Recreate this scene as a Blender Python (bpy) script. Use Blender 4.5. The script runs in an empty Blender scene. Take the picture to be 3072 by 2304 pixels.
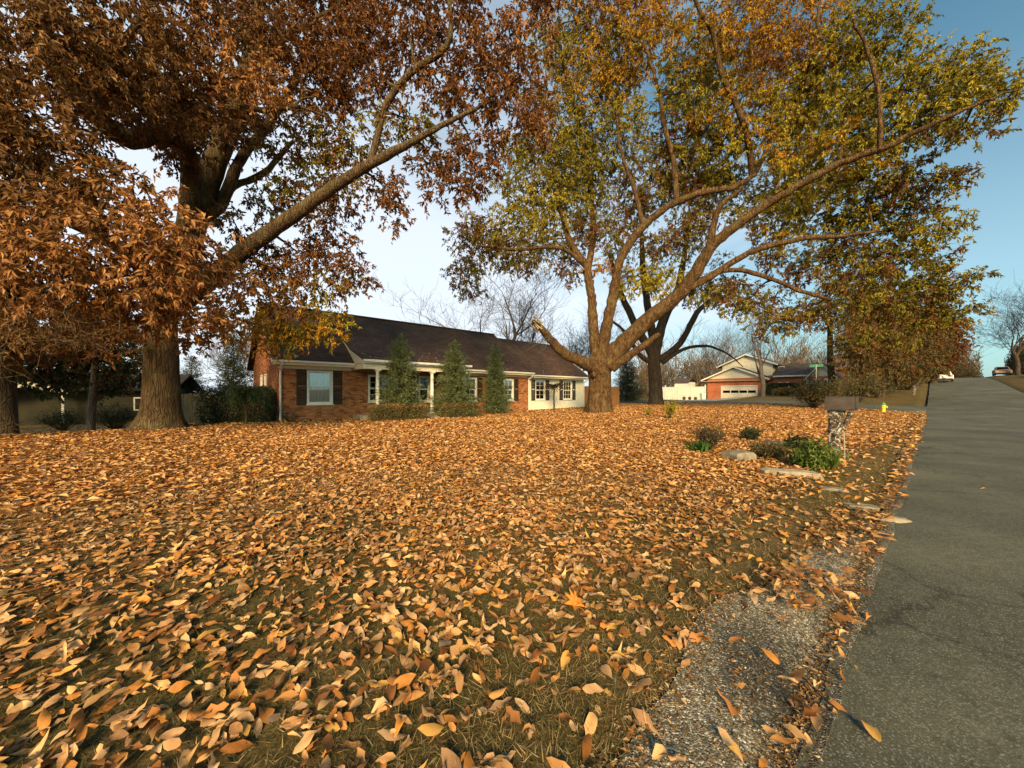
import bpy, math, random
import numpy as np
from mathutils import Vector

random.seed(7)
RNG = np.random.default_rng(11)
R = math.radians
SC = bpy.context.scene
COL = SC.collection
PI = math.pi

# ------------------------------------------------------------------ camera
CAM_H = 1.4
F = 1108.0            # focal length in photo pixels (3072 wide): ultra-wide phone lens
HV = 1180.0           # horizon row of the photograph
cam_d = bpy.data.cameras.new('camera')
cam = bpy.data.objects.new('camera', cam_d)
COL.objects.link(cam)
cam.location = (0, 0, CAM_H)
cam.rotation_euler = (PI / 2, 0, 0)
cam_d.sensor_fit = 'HORIZONTAL'
cam_d.sensor_width = 36.0
cam_d.lens = 36.0 * F / 3072.0
cam_d.shift_y = (HV - 1152.0) / 3072.0
cam_d.clip_start = 0.05
cam_d.clip_end = 3000
SC.camera = cam

# ------------------------------------------------------------------ light
SUN_EL = 25.0
SUN_DIR = Vector((-0.04, -1.0, 0)).normalized() * math.cos(R(SUN_EL)) + Vector((0, 0, math.sin(R(SUN_EL))))
sun_d = bpy.data.lights.new('sun', 'SUN')
sun_d.energy = 4.3
sun_d.angle = R(20.0)
sun_d.color = (1.0, 0.71, 0.365)
sun = bpy.data.objects.new('sun', sun_d)
COL.objects.link(sun)
sun.rotation_euler = (-SUN_DIR).to_track_quat('-Z', 'Y').to_euler()

world = bpy.data.worlds.new('World')
SC.world = world
world.use_nodes = True
nt = world.node_tree
nt.nodes.clear()


def N(nt, typ, **kw):
    n = nt.nodes.new(typ)
    for k, v in kw.items():
        if k == 'inp':
            for kk, vv in v.items():
                n.inputs[kk].default_value = vv
        else:
            setattr(n, k, v)
    return n


def ramp(nt, stops, src=None, interp='LINEAR'):
    n = nt.nodes.new('ShaderNodeValToRGB')
    cr = n.color_ramp
    cr.interpolation = interp
    while len(cr.elements) < len(stops):
        cr.elements.new(0.5)
    for e, (p, c) in zip(cr.elements, stops):
        e.position = p
        e.color = (c[0], c[1], c[2], 1) if hasattr(c, '__len__') else (c, c, c, 1)
    if src is not None:
        nt.links.new(src, n.inputs['Fac'])
    return n


sky = N(nt, 'ShaderNodeTexSky', sky_type='NISHITA', sun_disc=False)
sky.sun_elevation = R(SUN_EL)
sky.sun_rotation = math.atan2(SUN_DIR.x, SUN_DIR.y)
sky.air_density = 1.0
sky.dust_density = 1.6
sky.ozone_density = 1.6
tc = N(nt, 'ShaderNodeTexCoord')
sep = N(nt, 'ShaderNodeSeparateXYZ')
nt.links.new(tc.outputs['Generated'], sep.inputs[0])
mp = N(nt, 'ShaderNodeMapping')
mp.inputs['Scale'].default_value = (1.0, 1.0, 2.6)
nt.links.new(tc.outputs['Generated'], mp.inputs['Vector'])
noi = N(nt, 'ShaderNodeTexNoise', inp={'Scale': 1.7, 'Detail': 5.0, 'Roughness': 0.55})
nt.links.new(mp.outputs[0], noi.inputs['Vector'])
bank = N(nt, 'ShaderNodeVectorMath', operation='DOT_PRODUCT'); bank.inputs[1].default_value = (-0.42, 0.42, -0.12)
nt.links.new(tc.outputs['Generated'], bank.inputs[0])
nb = N(nt, 'ShaderNodeMath', operation='ADD'); nt.links.new(noi.outputs['Fac'], nb.inputs[0]); nt.links.new(bank.outputs['Value'], nb.inputs[1])
cl = ramp(nt, [(0.42, 0.0), (0.62, 0.35), (0.92, 0.95)], nb.outputs[0])
hz = ramp(nt, [(0.0, 1.0), (0.22, 0.85), (0.5, 0.25), (0.75, 0.0)], sep.outputs['Z'])
mx = N(nt, 'ShaderNodeMath', operation='MAXIMUM')
mu = N(nt, 'ShaderNodeMath', operation='MULTIPLY')
nt.links.new(cl.outputs['Color'], mu.inputs[0])
cf = ramp(nt, [(0.0, 1.0), (0.45, 0.9), (0.8, 0.5)], sep.outputs['Z'])
nt.links.new(cf.outputs['Color'], mu.inputs[1])
hm = N(nt, 'ShaderNodeMath', operation='MULTIPLY', inp={1: 0.38})
nt.links.new(hz.outputs['Color'], hm.inputs[0])
nt.links.new(hm.outputs[0], mx.inputs[0])
nt.links.new(mu.outputs[0], mx.inputs[1])
mixc = N(nt, 'ShaderNodeMix', data_type='RGBA')
nt.links.new(mx.outputs[0], mixc.inputs[0])
tint = N(nt, 'ShaderNodeMix', data_type='RGBA', blend_type='MULTIPLY'); tint.inputs[0].default_value = 1.0
tint.inputs[7].default_value = (0.25, 0.63, 0.60, 1)
nt.links.new(sky.outputs[0], tint.inputs[6])
nt.links.new(tint.outputs[2], mixc.inputs[6])
mixc.inputs[7].default_value = (4.1, 4.4, 4.85, 1)
bg = N(nt, 'ShaderNodeBackground', inp={'Strength': 0.12})
nt.links.new(mixc.outputs[2], bg.inputs['Color'])
wo = N(nt, 'ShaderNodeOutputWorld')
nt.links.new(bg.outputs[0], wo.inputs[0])

vs = SC.view_settings
vs.view_transform = 'Standard'
vs.look = 'None'
vs.exposure = 1.0
vs.gamma = 1.0
vs.use_curve_mapping = False
SC.cycles.use_denoising = True
SC.cycles.max_bounces = 6
SC.cycles.diffuse_bounces = 3
SC.cycles.glossy_bounces = 2
SC.cycles.transmission_bounces = 3
SC.cycles.transparent_max_bounces = 6
SC.cycles.sample_clamp_indirect = 4.0

# ------------------------------------------------------------------ frames
DX, DY = 0.752, 0.659      # direction of the road (s); left of it is t
PHI = math.atan2(DY, DX)


def ST(s, t, z=0.0):
    return Vector((s * DX - t * DY, s * DY + t * DX, z))


def st_of(X, Y):
    return X * DX + Y * DY, -X * DY + Y * DX


def W(x, y, Y):
    """photo pixel at depth Y -> world point"""
    return Vector(((x - 1536) / F * Y, Y, CAM_H + (HV - y) / F * Y))


def sm(x, a, b):
    x = np.clip((np.asarray(x, float) - a) / (b - a), 0, 1)
    return x * x * (3 - 2 * x)


def hnoise(x, y, seed=0):
    """cheap smooth 2-d value noise"""
    x = np.asarray(x, float); y = np.asarray(y, float)
    xi = np.floor(x); yi = np.floor(y)
    fx = x - xi; fy = y - yi
    fx = fx * fx * (3 - 2 * fx); fy = fy * fy * (3 - 2 * fy)

    def h(a, b):
        v = np.sin(a * 127.1 + b * 311.7 + seed * 74.7) * 43758.5453
        return v - np.floor(v)
    return (h(xi, yi) * (1 - fx) + h(xi + 1, yi) * fx) * (1 - fy) + (h(xi, yi + 1) * (1 - fx) + h(xi + 1, yi + 1) * fx) * fy


def road_z(s):
    s = np.asarray(s, float)
    return 4.3 * sm(s, 28, 112) - 0.012 * np.maximum(s - 112, 0)


ROAD_L, ROAD_R = 0.33, -5.7
LAWN = 0.76


def H(s, t):
    """terrain height"""
    s = np.asarray(s, float); t = np.asarray(t, float)
    r = road_z(s)
    lawn = 0.02 + 0.13 * sm(t, 0.8, 10) + 0.22 * sm(s, 12, 36) * sm(t, 0.8, 6)
    fade = 1 - sm(t, 6, 26)
    z = lawn + r * fade
    z = z - 0.75 * sm(t, 17.5, 23) * sm(-s, -1.5, 4)
    z = z + 0.05 * (hnoise(s * 0.35, t * 0.35, 3) - 0.5) * sm(t, 1.5, 5)
    right = r + 0.25 * sm(-t, 5.7, 7.5) + 0.9 * sm(-t, 7, 20)
    return np.where(t > ROAD_L, z, np.where(t > ROAD_R, r, right))


def G(x, y):
    """photo pixel on the ground -> world point on the terrain"""
    z = 0.1
    for _ in range(12):
        Y = F * (CAM_H - z) / (y - HV)
        X = (x - 1536) / F * Y
        z = float(H(*st_of(X, Y)))
    return Vector((X, Y, z))


def gz(X, Y):
    return float(H(*st_of(X, Y)))


# ------------------------------------------------------------------ materials
MATS = {}


def new_mat(name):
    m = bpy.data.materials.new(name)
    m.use_nodes = True
    m.node_tree.nodes.clear()
    MATS[name] = m
    return m, m.node_tree


def finish(nt, shader):
    o = nt.nodes.new('ShaderNodeOutputMaterial')
    nt.links.new(shader, o.inputs['Surface'])


def mat_noise(name, c1, c2, scale=6.0, rough=0.8, bump=0.0, bscale=None, detail=6, c3=None, spec=0.3, stretch=None, metallic=0.0, p=(0.32, 0.68)):
    m, nt = new_mat(name)
    tc = N(nt, 'ShaderNodeTexCoord')
    v = tc.outputs['Object']
    if stretch:
        mp = N(nt, 'ShaderNodeMapping')
        mp.inputs['Scale'].default_value = stretch
        nt.links.new(v, mp.inputs['Vector'])
        v = mp.outputs[0]
    no = N(nt, 'ShaderNodeTexNoise', inp={'Scale': scale, 'Detail': detail, 'Roughness': 0.6})
    nt.links.new(v, no.inputs['Vector'])
    st = [(p[0], c1), (p[1], c2)] if c3 is None else [(p[0] - 0.04, c1), (0.5, c2), (p[1] + 0.04, c3)]
    cr = ramp(nt, st, no.outputs['Fac'])
    b = N(nt, 'ShaderNodeBsdfPrincipled', inp={'Roughness': rough, 'Specular IOR Level': spec, 'Metallic': metallic})
    nt.links.new(cr.outputs['Color'], b.inputs['Base Color'])
    if bump:
        n2 = N(nt, 'ShaderNodeTexNoise', inp={'Scale': bscale or scale * 4, 'Detail': 8.0, 'Roughness': 0.65})
        nt.links.new(v, n2.inputs['Vector'])
        bp = N(nt, 'ShaderNodeBump', inp={'Strength': bump, 'Distance': 0.02})
        nt.links.new(n2.outputs['Fac'], bp.inputs['Height'])
        nt.links.new(bp.outputs[0], b.inputs['Normal'])
    finish(nt, b.outputs[0])
    return m


def mat_leaf(name, objcol=False, trans=0.3, rough=0.6, spec=0.25):
    m, nt = new_mat(name)
    if objcol:
        oi = N(nt, 'ShaderNodeObjectInfo')
        c = oi.outputs['Color']
    else:
        at = N(nt, 'ShaderNodeAttribute', attribute_name='col')
        c = at.outputs['Color']
    tc = N(nt, 'ShaderNodeTexCoord')
    no = N(nt, 'ShaderNodeTexNoise', inp={'Scale': 38.0, 'Detail': 3.0})
    nt.links.new(tc.outputs['Object'], no.inputs['Vector'])
    cr = ramp(nt, [(0.3, 0.72), (0.7, 1.15)], no.outputs['Fac'])
    ml = N(nt, 'ShaderNodeMix', data_type='RGBA', blend_type='MULTIPLY')
    ml.inputs[0].default_value = 1.0
    nt.links.new(c, ml.inputs[6]); nt.links.new(cr.outputs['Color'], ml.inputs[7])
    b = N(nt, 'ShaderNodeBsdfPrincipled', inp={'Roughness': rough, 'Specular IOR Level': spec})
    nt.links.new(ml.outputs[2], b.inputs['Base Color'])
    tr = N(nt, 'ShaderNodeBsdfTranslucent')
    nt.links.new(ml.outputs[2], tr.inputs['Color'])
    ms = N(nt, 'ShaderNodeMixShader', inp={0: trans})
    nt.links.new(b.outputs[0], ms.inputs[1]); nt.links.new(tr.outputs[0], ms.inputs[2])
    finish(nt, ms.outputs[0])
    return m


def mat_bark(name, c1, c2, c3, zs=0.16, scale=9.0, bump=0.9, moss=None):
    m, nt = new_mat(name)
    tc = N(nt, 'ShaderNodeTexCoord')
    mp = N(nt, 'ShaderNodeMapping'); mp.inputs['Scale'].default_value = (1, 1, zs)
    nt.links.new(tc.outputs['Object'], mp.inputs['Vector'])
    no = N(nt, 'ShaderNodeTexNoise', inp={'Scale': scale, 'Detail': 8.0, 'Roughness': 0.68, 'Distortion': 0.5})
    nt.links.new(mp.outputs[0], no.inputs['Vector'])
    vo = N(nt, 'ShaderNodeTexVoronoi', feature='DISTANCE_TO_EDGE', inp={'Scale': scale * 1.5})
    nt.links.new(mp.outputs[0], vo.inputs['Vector'])
    cr = ramp(nt, [(0.28, c1), (0.5, c2), (0.72, c3)], no.outputs['Fac'])
    vr = ramp(nt, [(0.0, 0.45), (0.12, 1.0)], vo.outputs['Distance'])
    ml = N(nt, 'ShaderNodeMix', data_type='RGBA', blend_type='MULTIPLY'); ml.inputs[0].default_value = 0.45
    nt.links.new(cr.outputs['Color'], ml.inputs[6]); nt.links.new(vr.outputs['Color'], ml.inputs[7])
    last = ml.outputs[2]
    if moss:
        n3 = N(nt, 'ShaderNodeTexNoise', inp={'Scale': 1.7, 'Detail': 6.0, 'Roughness': 0.7})
        nt.links.new(tc.outputs['Object'], n3.inputs['Vector'])
        mr = ramp(nt, [(0.5, 0.0), (0.7, 0.8)], n3.outputs['Fac'])
        mm = N(nt, 'ShaderNodeMix', data_type='RGBA')
        nt.links.new(mr.outputs['Color'], mm.inputs[0]); nt.links.new(last, mm.inputs[6])
        mm.inputs[7].default_value = (*moss, 1)
        last = mm.outputs[2]
    b = N(nt, 'ShaderNodeBsdfPrincipled', inp={'Roughness': 0.9, 'Specular IOR Level': 0.15})
    nt.links.new(last, b.inputs['Base Color'])
    ad = N(nt, 'ShaderNodeMath', operation='ADD')
    nt.links.new(no.outputs['Fac'], ad.inputs[0]); nt.links.new(vr.outputs['Color'], ad.inputs[1])
    bp = N(nt, 'ShaderNodeBump', inp={'Strength': bump, 'Distance': 0.06})
    nt.links.new(ad.outputs[0], bp.inputs['Height']); nt.links.new(bp.outputs[0], b.inputs['Normal'])
    finish(nt, b.outputs[0])
    return m


def mat_brick(name, mode, ra):
    """brick colours by object (single bricks) or by the stored value of each brick"""
    m, nt = new_mat(name)
    if mode == 'obj':
        oi = N(nt, 'ShaderNodeObjectInfo'); v = oi.outputs['Random']
    else:
        at = N(nt, 'ShaderNodeAttribute', attribute_name='col'); v = at.outputs['Fac']
    cr = ramp(nt, ra, v)
    tc = N(nt, 'ShaderNodeTexCoord')
    no = N(nt, 'ShaderNodeTexNoise', inp={'Scale': 30.0, 'Detail': 5.0, 'Roughness': 0.7})
    nt.links.new(tc.outputs['Object'], no.inputs['Vector'])
    nr = ramp(nt, [(0.3, 0.7), (0.7, 1.15)], no.outputs['Fac'])
    ml = N(nt, 'ShaderNodeMix', data_type='RGBA', blend_type='MULTIPLY'); ml.inputs[0].default_value = 1.0
    nt.links.new(cr.outputs['Color'], ml.inputs[6]); nt.links.new(nr.outputs['Color'], ml.inputs[7])
    b = N(nt, 'ShaderNodeBsdfPrincipled', inp={'Roughness': 0.88, 'Specular IOR Level': 0.2})
    nt.links.new(ml.outputs[2], b.inputs['Base Color'])
    bp = N(nt, 'ShaderNodeBump', inp={'Strength': 0.4, 'Distance': 0.006})
    nt.links.new(no.outputs['Fac'], bp.inputs['Height']); nt.links.new(bp.outputs[0], b.inputs['Normal'])
    finish(nt, b.outputs[0])
    return m


def mat_brick_far(name, c1, c2, mortar, scale=1.0):
    m, nt = new_mat(name)
    tc = N(nt, 'ShaderNodeTexCoord')
    sx = N(nt, 'ShaderNodeSeparateXYZ'); nt.links.new(tc.outputs['Object'], sx.inputs[0])
    ad = N(nt, 'ShaderNodeMath', operation='ADD')
    nt.links.new(sx.outputs['X'], ad.inputs[0]); nt.links.new(sx.outputs['Y'], ad.inputs[1])
    cx = N(nt, 'ShaderNodeCombineXYZ')
    nt.links.new(ad.outputs[0], cx.inputs[0]); nt.links.new(sx.outputs['Z'], cx.inputs[1])
    br = N(nt, 'ShaderNodeTexBrick', inp={'Scale': scale, 'Mortar Size': 0.009, 'Brick Width': 0.22, 'Row Height': 0.075,
                                         'Color1': (*c1, 1), 'Color2': (*c2, 1), 'Mortar': (*mortar, 1), 'Bias': 0.0})
    nt.links.new(cx.outputs[0], br.inputs['Vector'])
    no = N(nt, 'ShaderNodeTexNoise', inp={'Scale': 1.3, 'Detail': 6.0})
    nt.links.new(tc.outputs['Object'], no.inputs['Vector'])
    nr = ramp(nt, [(0.3, 0.75), (0.7, 1.2)], no.outputs['Fac'])
    ml = N(nt, 'ShaderNodeMix', data_type='RGBA', blend_type='MULTIPLY'); ml.inputs[0].default_value = 1.0
    nt.links.new(br.outputs['Color'], ml.inputs[6]); nt.links.new(nr.outputs['Color'], ml.inputs[7])
    b = N(nt, 'ShaderNodeBsdfPrincipled', inp={'Roughness': 0.9, 'Specular IOR Level': 0.2})
    nt.links.new(ml.outputs[2], b.inputs['Base Color'])
    finish(nt, b.outputs[0])
    return m


def mat_shingle(name, c1, c2):
    m, nt = new_mat(name)
    at = N(nt, 'ShaderNodeTexCoord')
    sx = N(nt, 'ShaderNodeSeparateXYZ'); nt.links.new(at.outputs['Object'], sx.inputs[0])
    k = N(nt, 'ShaderNodeMath', operation='MULTIPLY', inp={1: 1.73}); nt.links.new(sx.outputs['Z'], k.inputs[0])
    cx = N(nt, 'ShaderNodeCombineXYZ')
    nt.links.new(sx.outputs['X'], cx.inputs[0]); nt.links.new(k.outputs[0], cx.inputs[1])
    br = N(nt, 'ShaderNodeTexBrick', inp={'Scale': 1.0, 'Mortar Size': 0.006, 'Brick Width': 0.31, 'Row Height': 0.145,
                                         'Color1': (*c1, 1), 'Color2': (*c2, 1), 'Mortar': (c1[0] * .35, c1[1] * .35, c1[2] * .35, 1)})
    nt.links.new(cx.outputs[0], br.inputs['Vector'])
    no = N(nt, 'ShaderNodeTexNoise', inp={'Scale': 0.7, 'Detail': 7.0, 'Roughness': 0.6})
    nt.links.new(at.outputs['Object'], no.inputs['Vector'])
    nr = ramp(nt, [(0.3, 0.7), (0.7, 1.35)], no.outputs['Fac'])
    ml = N(nt, 'ShaderNodeMix', data_type='RGBA', blend_type='MULTIPLY'); ml.inputs[0].default_value = 1.0
    nt.links.new(br.outputs['Color'], ml.inputs[6]); nt.links.new(nr.outputs['Color'], ml.inputs[7])
    b = N(nt, 'ShaderNodeBsdfPrincipled', inp={'Roughness': 0.92, 'Specular IOR Level': 0.15})
    nt.links.new(ml.outputs[2], b.inputs['Base Color'])
    bp = N(nt, 'ShaderNodeBump', inp={'Strength': 0.5, 'Distance': 0.01})
    nt.links.new(br.outputs['Fac'], bp.inputs['Height']); bp.invert = True
    nt.links.new(bp.outputs[0], b.inputs['Normal'])
    finish(nt, b.outputs[0])
    return m


def mat_glass(name, tint=(0.9, 0.95, 1.0), refl=0.18):
    m, nt = new_mat(name)
    tr = N(nt, 'ShaderNodeBsdfTransparent', inp={'Color': (*tint, 1)})
    gl = N(nt, 'ShaderNodeBsdfGlossy', inp={'Roughness': 0.03})
    lw = N(nt, 'ShaderNodeFresnel', inp={'IOR': 1.5})
    ad = N(nt, 'ShaderNodeMath', operation='ADD', inp={1: refl}); nt.links.new(lw.outputs[0], ad.inputs[0])
    ad.use_clamp = True
    ms = N(nt, 'ShaderNodeMixShader')
    nt.links.new(ad.outputs[0], ms.inputs[0]); nt.links.new(tr.outputs[0], ms.inputs[1]); nt.links.new(gl.outputs[0], ms.inputs[2])
    finish(nt, ms.outputs[0])
    return m


M = {}
M['bark_oak'] = mat_bark('bark_oak', (0.032, 0.019, 0.010), (0.095, 0.058, 0.030), (0.20, 0.13, 0.072), moss=(0.13, 0.12, 0.045))
M['bark_centre'] = mat_bark('bark_centre', (0.026, 0.013, 0.007), (0.10, 0.052, 0.023), (0.26, 0.15, 0.07), zs=0.3, scale=8, bump=1.0, moss=(0.17, 0.12, 0.045))
M['bark_dark'] = mat_bark('bark_dark', (0.03, 0.02, 0.014), (0.07, 0.05, 0.032), (0.13, 0.095, 0.06))
M['bark_grey'] = mat_bark('bark_grey', (0.07, 0.055, 0.045), (0.15, 0.12, 0.10), (0.24, 0.20, 0.16))
M['cut_wood'] = mat_noise('cut_wood', (0.30, 0.20, 0.11), (0.60, 0.47, 0.30), 14, 0.85, 0.3)
M['leaf'] = mat_leaf('leaf', trans=0.32)
M['leaf_ground'] = mat_leaf('leaf_ground', trans=0.12, rough=0.7)
M['leaf_single'] = mat_leaf('leaf_single', objcol=True, trans=0.12, rough=0.68)
M['grass'] = mat_leaf('grass', trans=0.25, rough=0.7)
M['needle'] = mat_leaf('needle', trans=0.12, rough=0.6)
M['white'] = mat_noise('white_paint', (0.66, 0.62, 0.53), (0.80, 0.77, 0.68), 3, 0.55, 0.05, 40)
M['cream'] = mat_noise('cream_paint', (0.66, 0.58, 0.41), (0.78, 0.70, 0.53), 2.5, 0.6, 0.05, 30)
M['siding'] = mat_noise('cream_siding', (0.74, 0.68, 0.50), (0.84, 0.79, 0.62), 2.0, 0.6, 0.06, 30)
M['vinyl'] = mat_noise('vinyl', (0.70, 0.64, 0.52), (0.80, 0.75, 0.63), 1.5, 0.55)
M['shutter'] = mat_noise('shutter_paint', (0.030, 0.020, 0.014), (0.055, 0.037, 0.026), 8, 0.6, 0.1, 60)
M['mortar'] = mat_noise('mortar', (0.20, 0.15, 0.11), (0.32, 0.25, 0.19), 12, 0.95, 0.3)
BR = [(0.0, (0.20, 0.058, 0.024)), (0.3, (0.38, 0.125, 0.040)), (0.6, (0.48, 0.18, 0.058)), (0.85, (0.55, 0.24, 0.095)), (1.0, (0.30, 0.12, 0.055))]
M['brick_obj'] = mat_brick('brick_single', 'obj', BR)
M['brick_val'] = mat_brick('brick_course', 'val', BR)
M['brick_far'] = mat_brick_far('brick_far', (0.50, 0.125, 0.045), (0.40, 0.09, 0.035), (0.34, 0.19, 0.12))
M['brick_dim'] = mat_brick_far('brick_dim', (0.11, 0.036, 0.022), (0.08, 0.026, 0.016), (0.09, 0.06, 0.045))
M['shingle'] = mat_shingle('shingle', (0.062, 0.036, 0.027), (0.088, 0.054, 0.041))
M['shingle_far'] = mat_shingle('shingle_far', (0.075, 0.055, 0.048), (0.11, 0.08, 0.07))
M['glass'] = mat_glass('glass')
M['glass_dark'] = mat_glass('glass_dark', (0.35, 0.36, 0.36), 0.05)
M['curtain'] = mat_noise('curtain', (0.50, 0.47, 0.38), (0.72, 0.70, 0.58), 5, 0.9, stretch=(6, 6, 0.3))
M['interior'] = mat_noise('interior', (0.035, 0.03, 0.022), (0.07, 0.055, 0.04), 2, 0.9)
M['concrete'] = mat_noise('concrete', (0.17, 0.15, 0.12), (0.36, 0.32, 0.26), 7, 0.9, 0.4, 50)
M['stone'] = mat_noise('stone', (0.13, 0.105, 0.07), (0.30, 0.26, 0.19), 5, 0.9, 0.6, 40)
M['pale_stone'] = mat_noise('pale_stone', (0.17, 0.135, 0.09), (0.36, 0.305, 0.22), 9, 0.85, 0.4, 40)
M['wood_fence'] = mat_noise('wood_fence', (0.20, 0.13, 0.07), (0.40, 0.29, 0.17), 4, 0.85, 0.3, stretch=(6, 6, 0.5))
M['wood_red'] = mat_noise('wood_red', (0.24, 0.10, 0.035), (0.36, 0.17, 0.06), 4, 0.85, 0.2, stretch=(6, 6, 0.5))
M['hydrant'] = mat_noise('hydrant_paint', (0.72, 0.48, 0.02), (0.80, 0.57, 0.03), 8, 0.5, 0.1)
M['hydrant_green'] = mat_noise('hydrant_green', (0.04, 0.19, 0.07), (0.06, 0.25, 0.10), 8, 0.5)
M['mailbox'] = mat_noise('mailbox_metal', (0.045, 0.032, 0.025), (0.085, 0.060, 0.048), 5, 0.55, 0.15, 60)
M['metal_dark'] = mat_noise('metal_dark', (0.03, 0.03, 0.03), (0.06, 0.06, 0.055), 9, 0.5)
M['metal_grey'] = mat_noise('metal_grey', (0.28, 0.28, 0.27), (0.40, 0.40, 0.38), 9, 0.45)
M['sign_green'] = mat_noise('sign_green', (0.06, 0.20, 0.13), (0.09, 0.26, 0.18), 5, 0.4)
M['car_white'] = mat_noise('car_white', (0.72, 0.72, 0.72), (0.80, 0.80, 0.79), 2, 0.25, spec=0.5)
M['car_dark'] = mat_noise('car_dark', (0.015, 0.016, 0.018), (0.03, 0.03, 0.034), 2, 0.25, spec=0.5)
M['car_orange'] = mat_noise('car_tan', (0.22, 0.13, 0.07), (0.28, 0.17, 0.09), 2, 0.3, spec=0.5)
M['tyre'] = mat_noise('tyre', (0.012, 0.012, 0.012), (0.03, 0.03, 0.03), 10, 0.85)
M['tail_light'] = mat_noise('tail_light', (0.30, 0.01, 0.01), (0.45, 0.02, 0.02), 10, 0.3)

# camouflaged, peeling wrap of the letterbox post
m, nt = new_mat('post_wrap')
tc = N(nt, 'ShaderNodeTexCoord')
no = N(nt, 'ShaderNodeTexNoise', inp={'Scale': 11.0, 'Detail': 8.0, 'Roughness': 0.72, 'Distortion': 1.2})
nt.links.new(tc.outputs['Object'], no.inputs['Vector'])
cr = ramp(nt, [(0.40, (0.012, 0.009, 0.007)), (0.48, (0.07, 0.05, 0.035)), (0.55, (0.20, 0.16, 0.12)), (0.62, (0.62, 0.58, 0.50))], no.outputs['Fac'])
b = N(nt, 'ShaderNodeBsdfPrincipled', inp={'Roughness': 0.85, 'Specular IOR Level': 0.2})
nt.links.new(cr.outputs['Color'], b.inputs['Base Color'])
bp = N(nt, 'ShaderNodeBump', inp={'Strength': 0.8, 'Distance': 0.02})
nt.links.new(no.outputs['Fac'], bp.inputs['Height']); nt.links.new(bp.outputs[0], b.inputs['Normal'])
finish(nt, b.outputs[0])
M['post_wrap'] = m

# asphalt
m, nt = new_mat('asphalt')
tc = N(nt, 'ShaderNodeTexCoord')
n1 = N(nt, 'ShaderNodeTexNoise', inp={'Scale': 95.0, 'Detail': 4.0, 'Roughness': 0.8})
n2 = N(nt, 'ShaderNodeTexNoise', inp={'Scale': 0.5, 'Detail': 6.0, 'Roughness': 0.62})
n3 = N(nt, 'ShaderNodeTexVoronoi', inp={'Scale': 170.0})
n4 = N(nt, 'ShaderNodeTexNoise', inp={'Scale': 14.0, 'Detail': 5.0, 'Roughness': 0.7})
for n in (n1, n2, n3, n4):
    nt.links.new(tc.outputs['Object'], n.inputs['Vector'])
c1 = ramp(nt, [(0.3, (0.040, 0.039, 0.027)), (0.5, (0.074, 0.071, 0.049)), (0.68, (0.13, 0.123, 0.086))], n1.outputs['Fac'])
c2 = ramp(nt, [(0.32, 0.55), (0.5, 0.95), (0.68, 1.45)], n2.outputs['Fac'])
c4 = ramp(nt, [(0.3, 0.7), (0.7, 1.25)], n4.outputs['Fac'])
m1 = N(nt, 'ShaderNodeMix', data_type='RGBA', blend_type='MULTIPLY'); m1.inputs[0].default_value = 1
nt.links.new(c1.outputs[0], m1.inputs[6]); nt.links.new(c2.outputs[0], m1.inputs[7])
m3 = N(nt, 'ShaderNodeMix', data_type='RGBA', blend_type='MULTIPLY'); m3.inputs[0].default_value = 1
nt.links.new(m1.outputs[2], m3.inputs[6]); nt.links.new(c4.outputs[0], m3.inputs[7])
vr = ramp(nt, [(0.86, 0.0), (0.93, 1.0)], None)
sp = N(nt, 'ShaderNodeSeparateColor'); nt.links.new(n3.outputs['Color'], sp.inputs[0])
nt.links.new(sp.outputs[0], vr.inputs['Fac'])
m2 = N(nt, 'ShaderNodeMix', data_type='RGBA'); m2.inputs[7].default_value = (0.19, 0.185, 0.16, 1)
nt.links.new(vr.outputs[0], m2.inputs[0]); nt.links.new(m3.outputs[2], m2.inputs[6])
# tar-sealed cracks: thin wandering lines
w1 = N(nt, 'ShaderNodeTexVoronoi', feature='DISTANCE_TO_EDGE', inp={'Scale': 0.33})
wn = N(nt, 'ShaderNodeTexNoise', inp={'Scale': 1.4, 'Detail': 6.0, 'Roughness': 0.6})
nt.links.new(tc.outputs['Object'], wn.inputs['Vector'])
wm = N(nt, 'ShaderNodeMix', data_type='RGBA', blend_type='LINEAR_LIGHT'); wm.inputs[0].default_value = 0.5
nt.links.new(tc.outputs['Object'], wm.inputs[6]); nt.links.new(wn.outputs['Color'], wm.inputs[7])
nt.links.new(wm.outputs[2], w1.inputs['Vector'])
wr = ramp(nt, [(0.0, 0.35), (0.004, 0.5), (0.008, 1.0)], w1.outputs['Distance'])
m4 = N(nt, 'ShaderNodeMix', data_type='RGBA', blend_type='MULTIPLY'); m4.inputs[0].default_value = 0.7
nt.links.new(m2.outputs[2], m4.inputs[6]); nt.links.new(wr.outputs[0], m4.inputs[7])
b = N(nt, 'ShaderNodeBsdfPrincipled', inp={'Roughness': 0.85, 'Specular IOR Level': 0.3})
nt.links.new(m4.outputs[2], b.inputs['Base Color'])
bp = N(nt, 'ShaderNodeBump', inp={'Strength': 0.6, 'Distance': 0.006})
nt.links.new(n1.outputs['Fac'], bp.inputs['Height']); nt.links.new(bp.outputs[0], b.inputs['Normal'])
finish(nt, b.outputs[0])
M['asphalt'] = m

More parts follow.
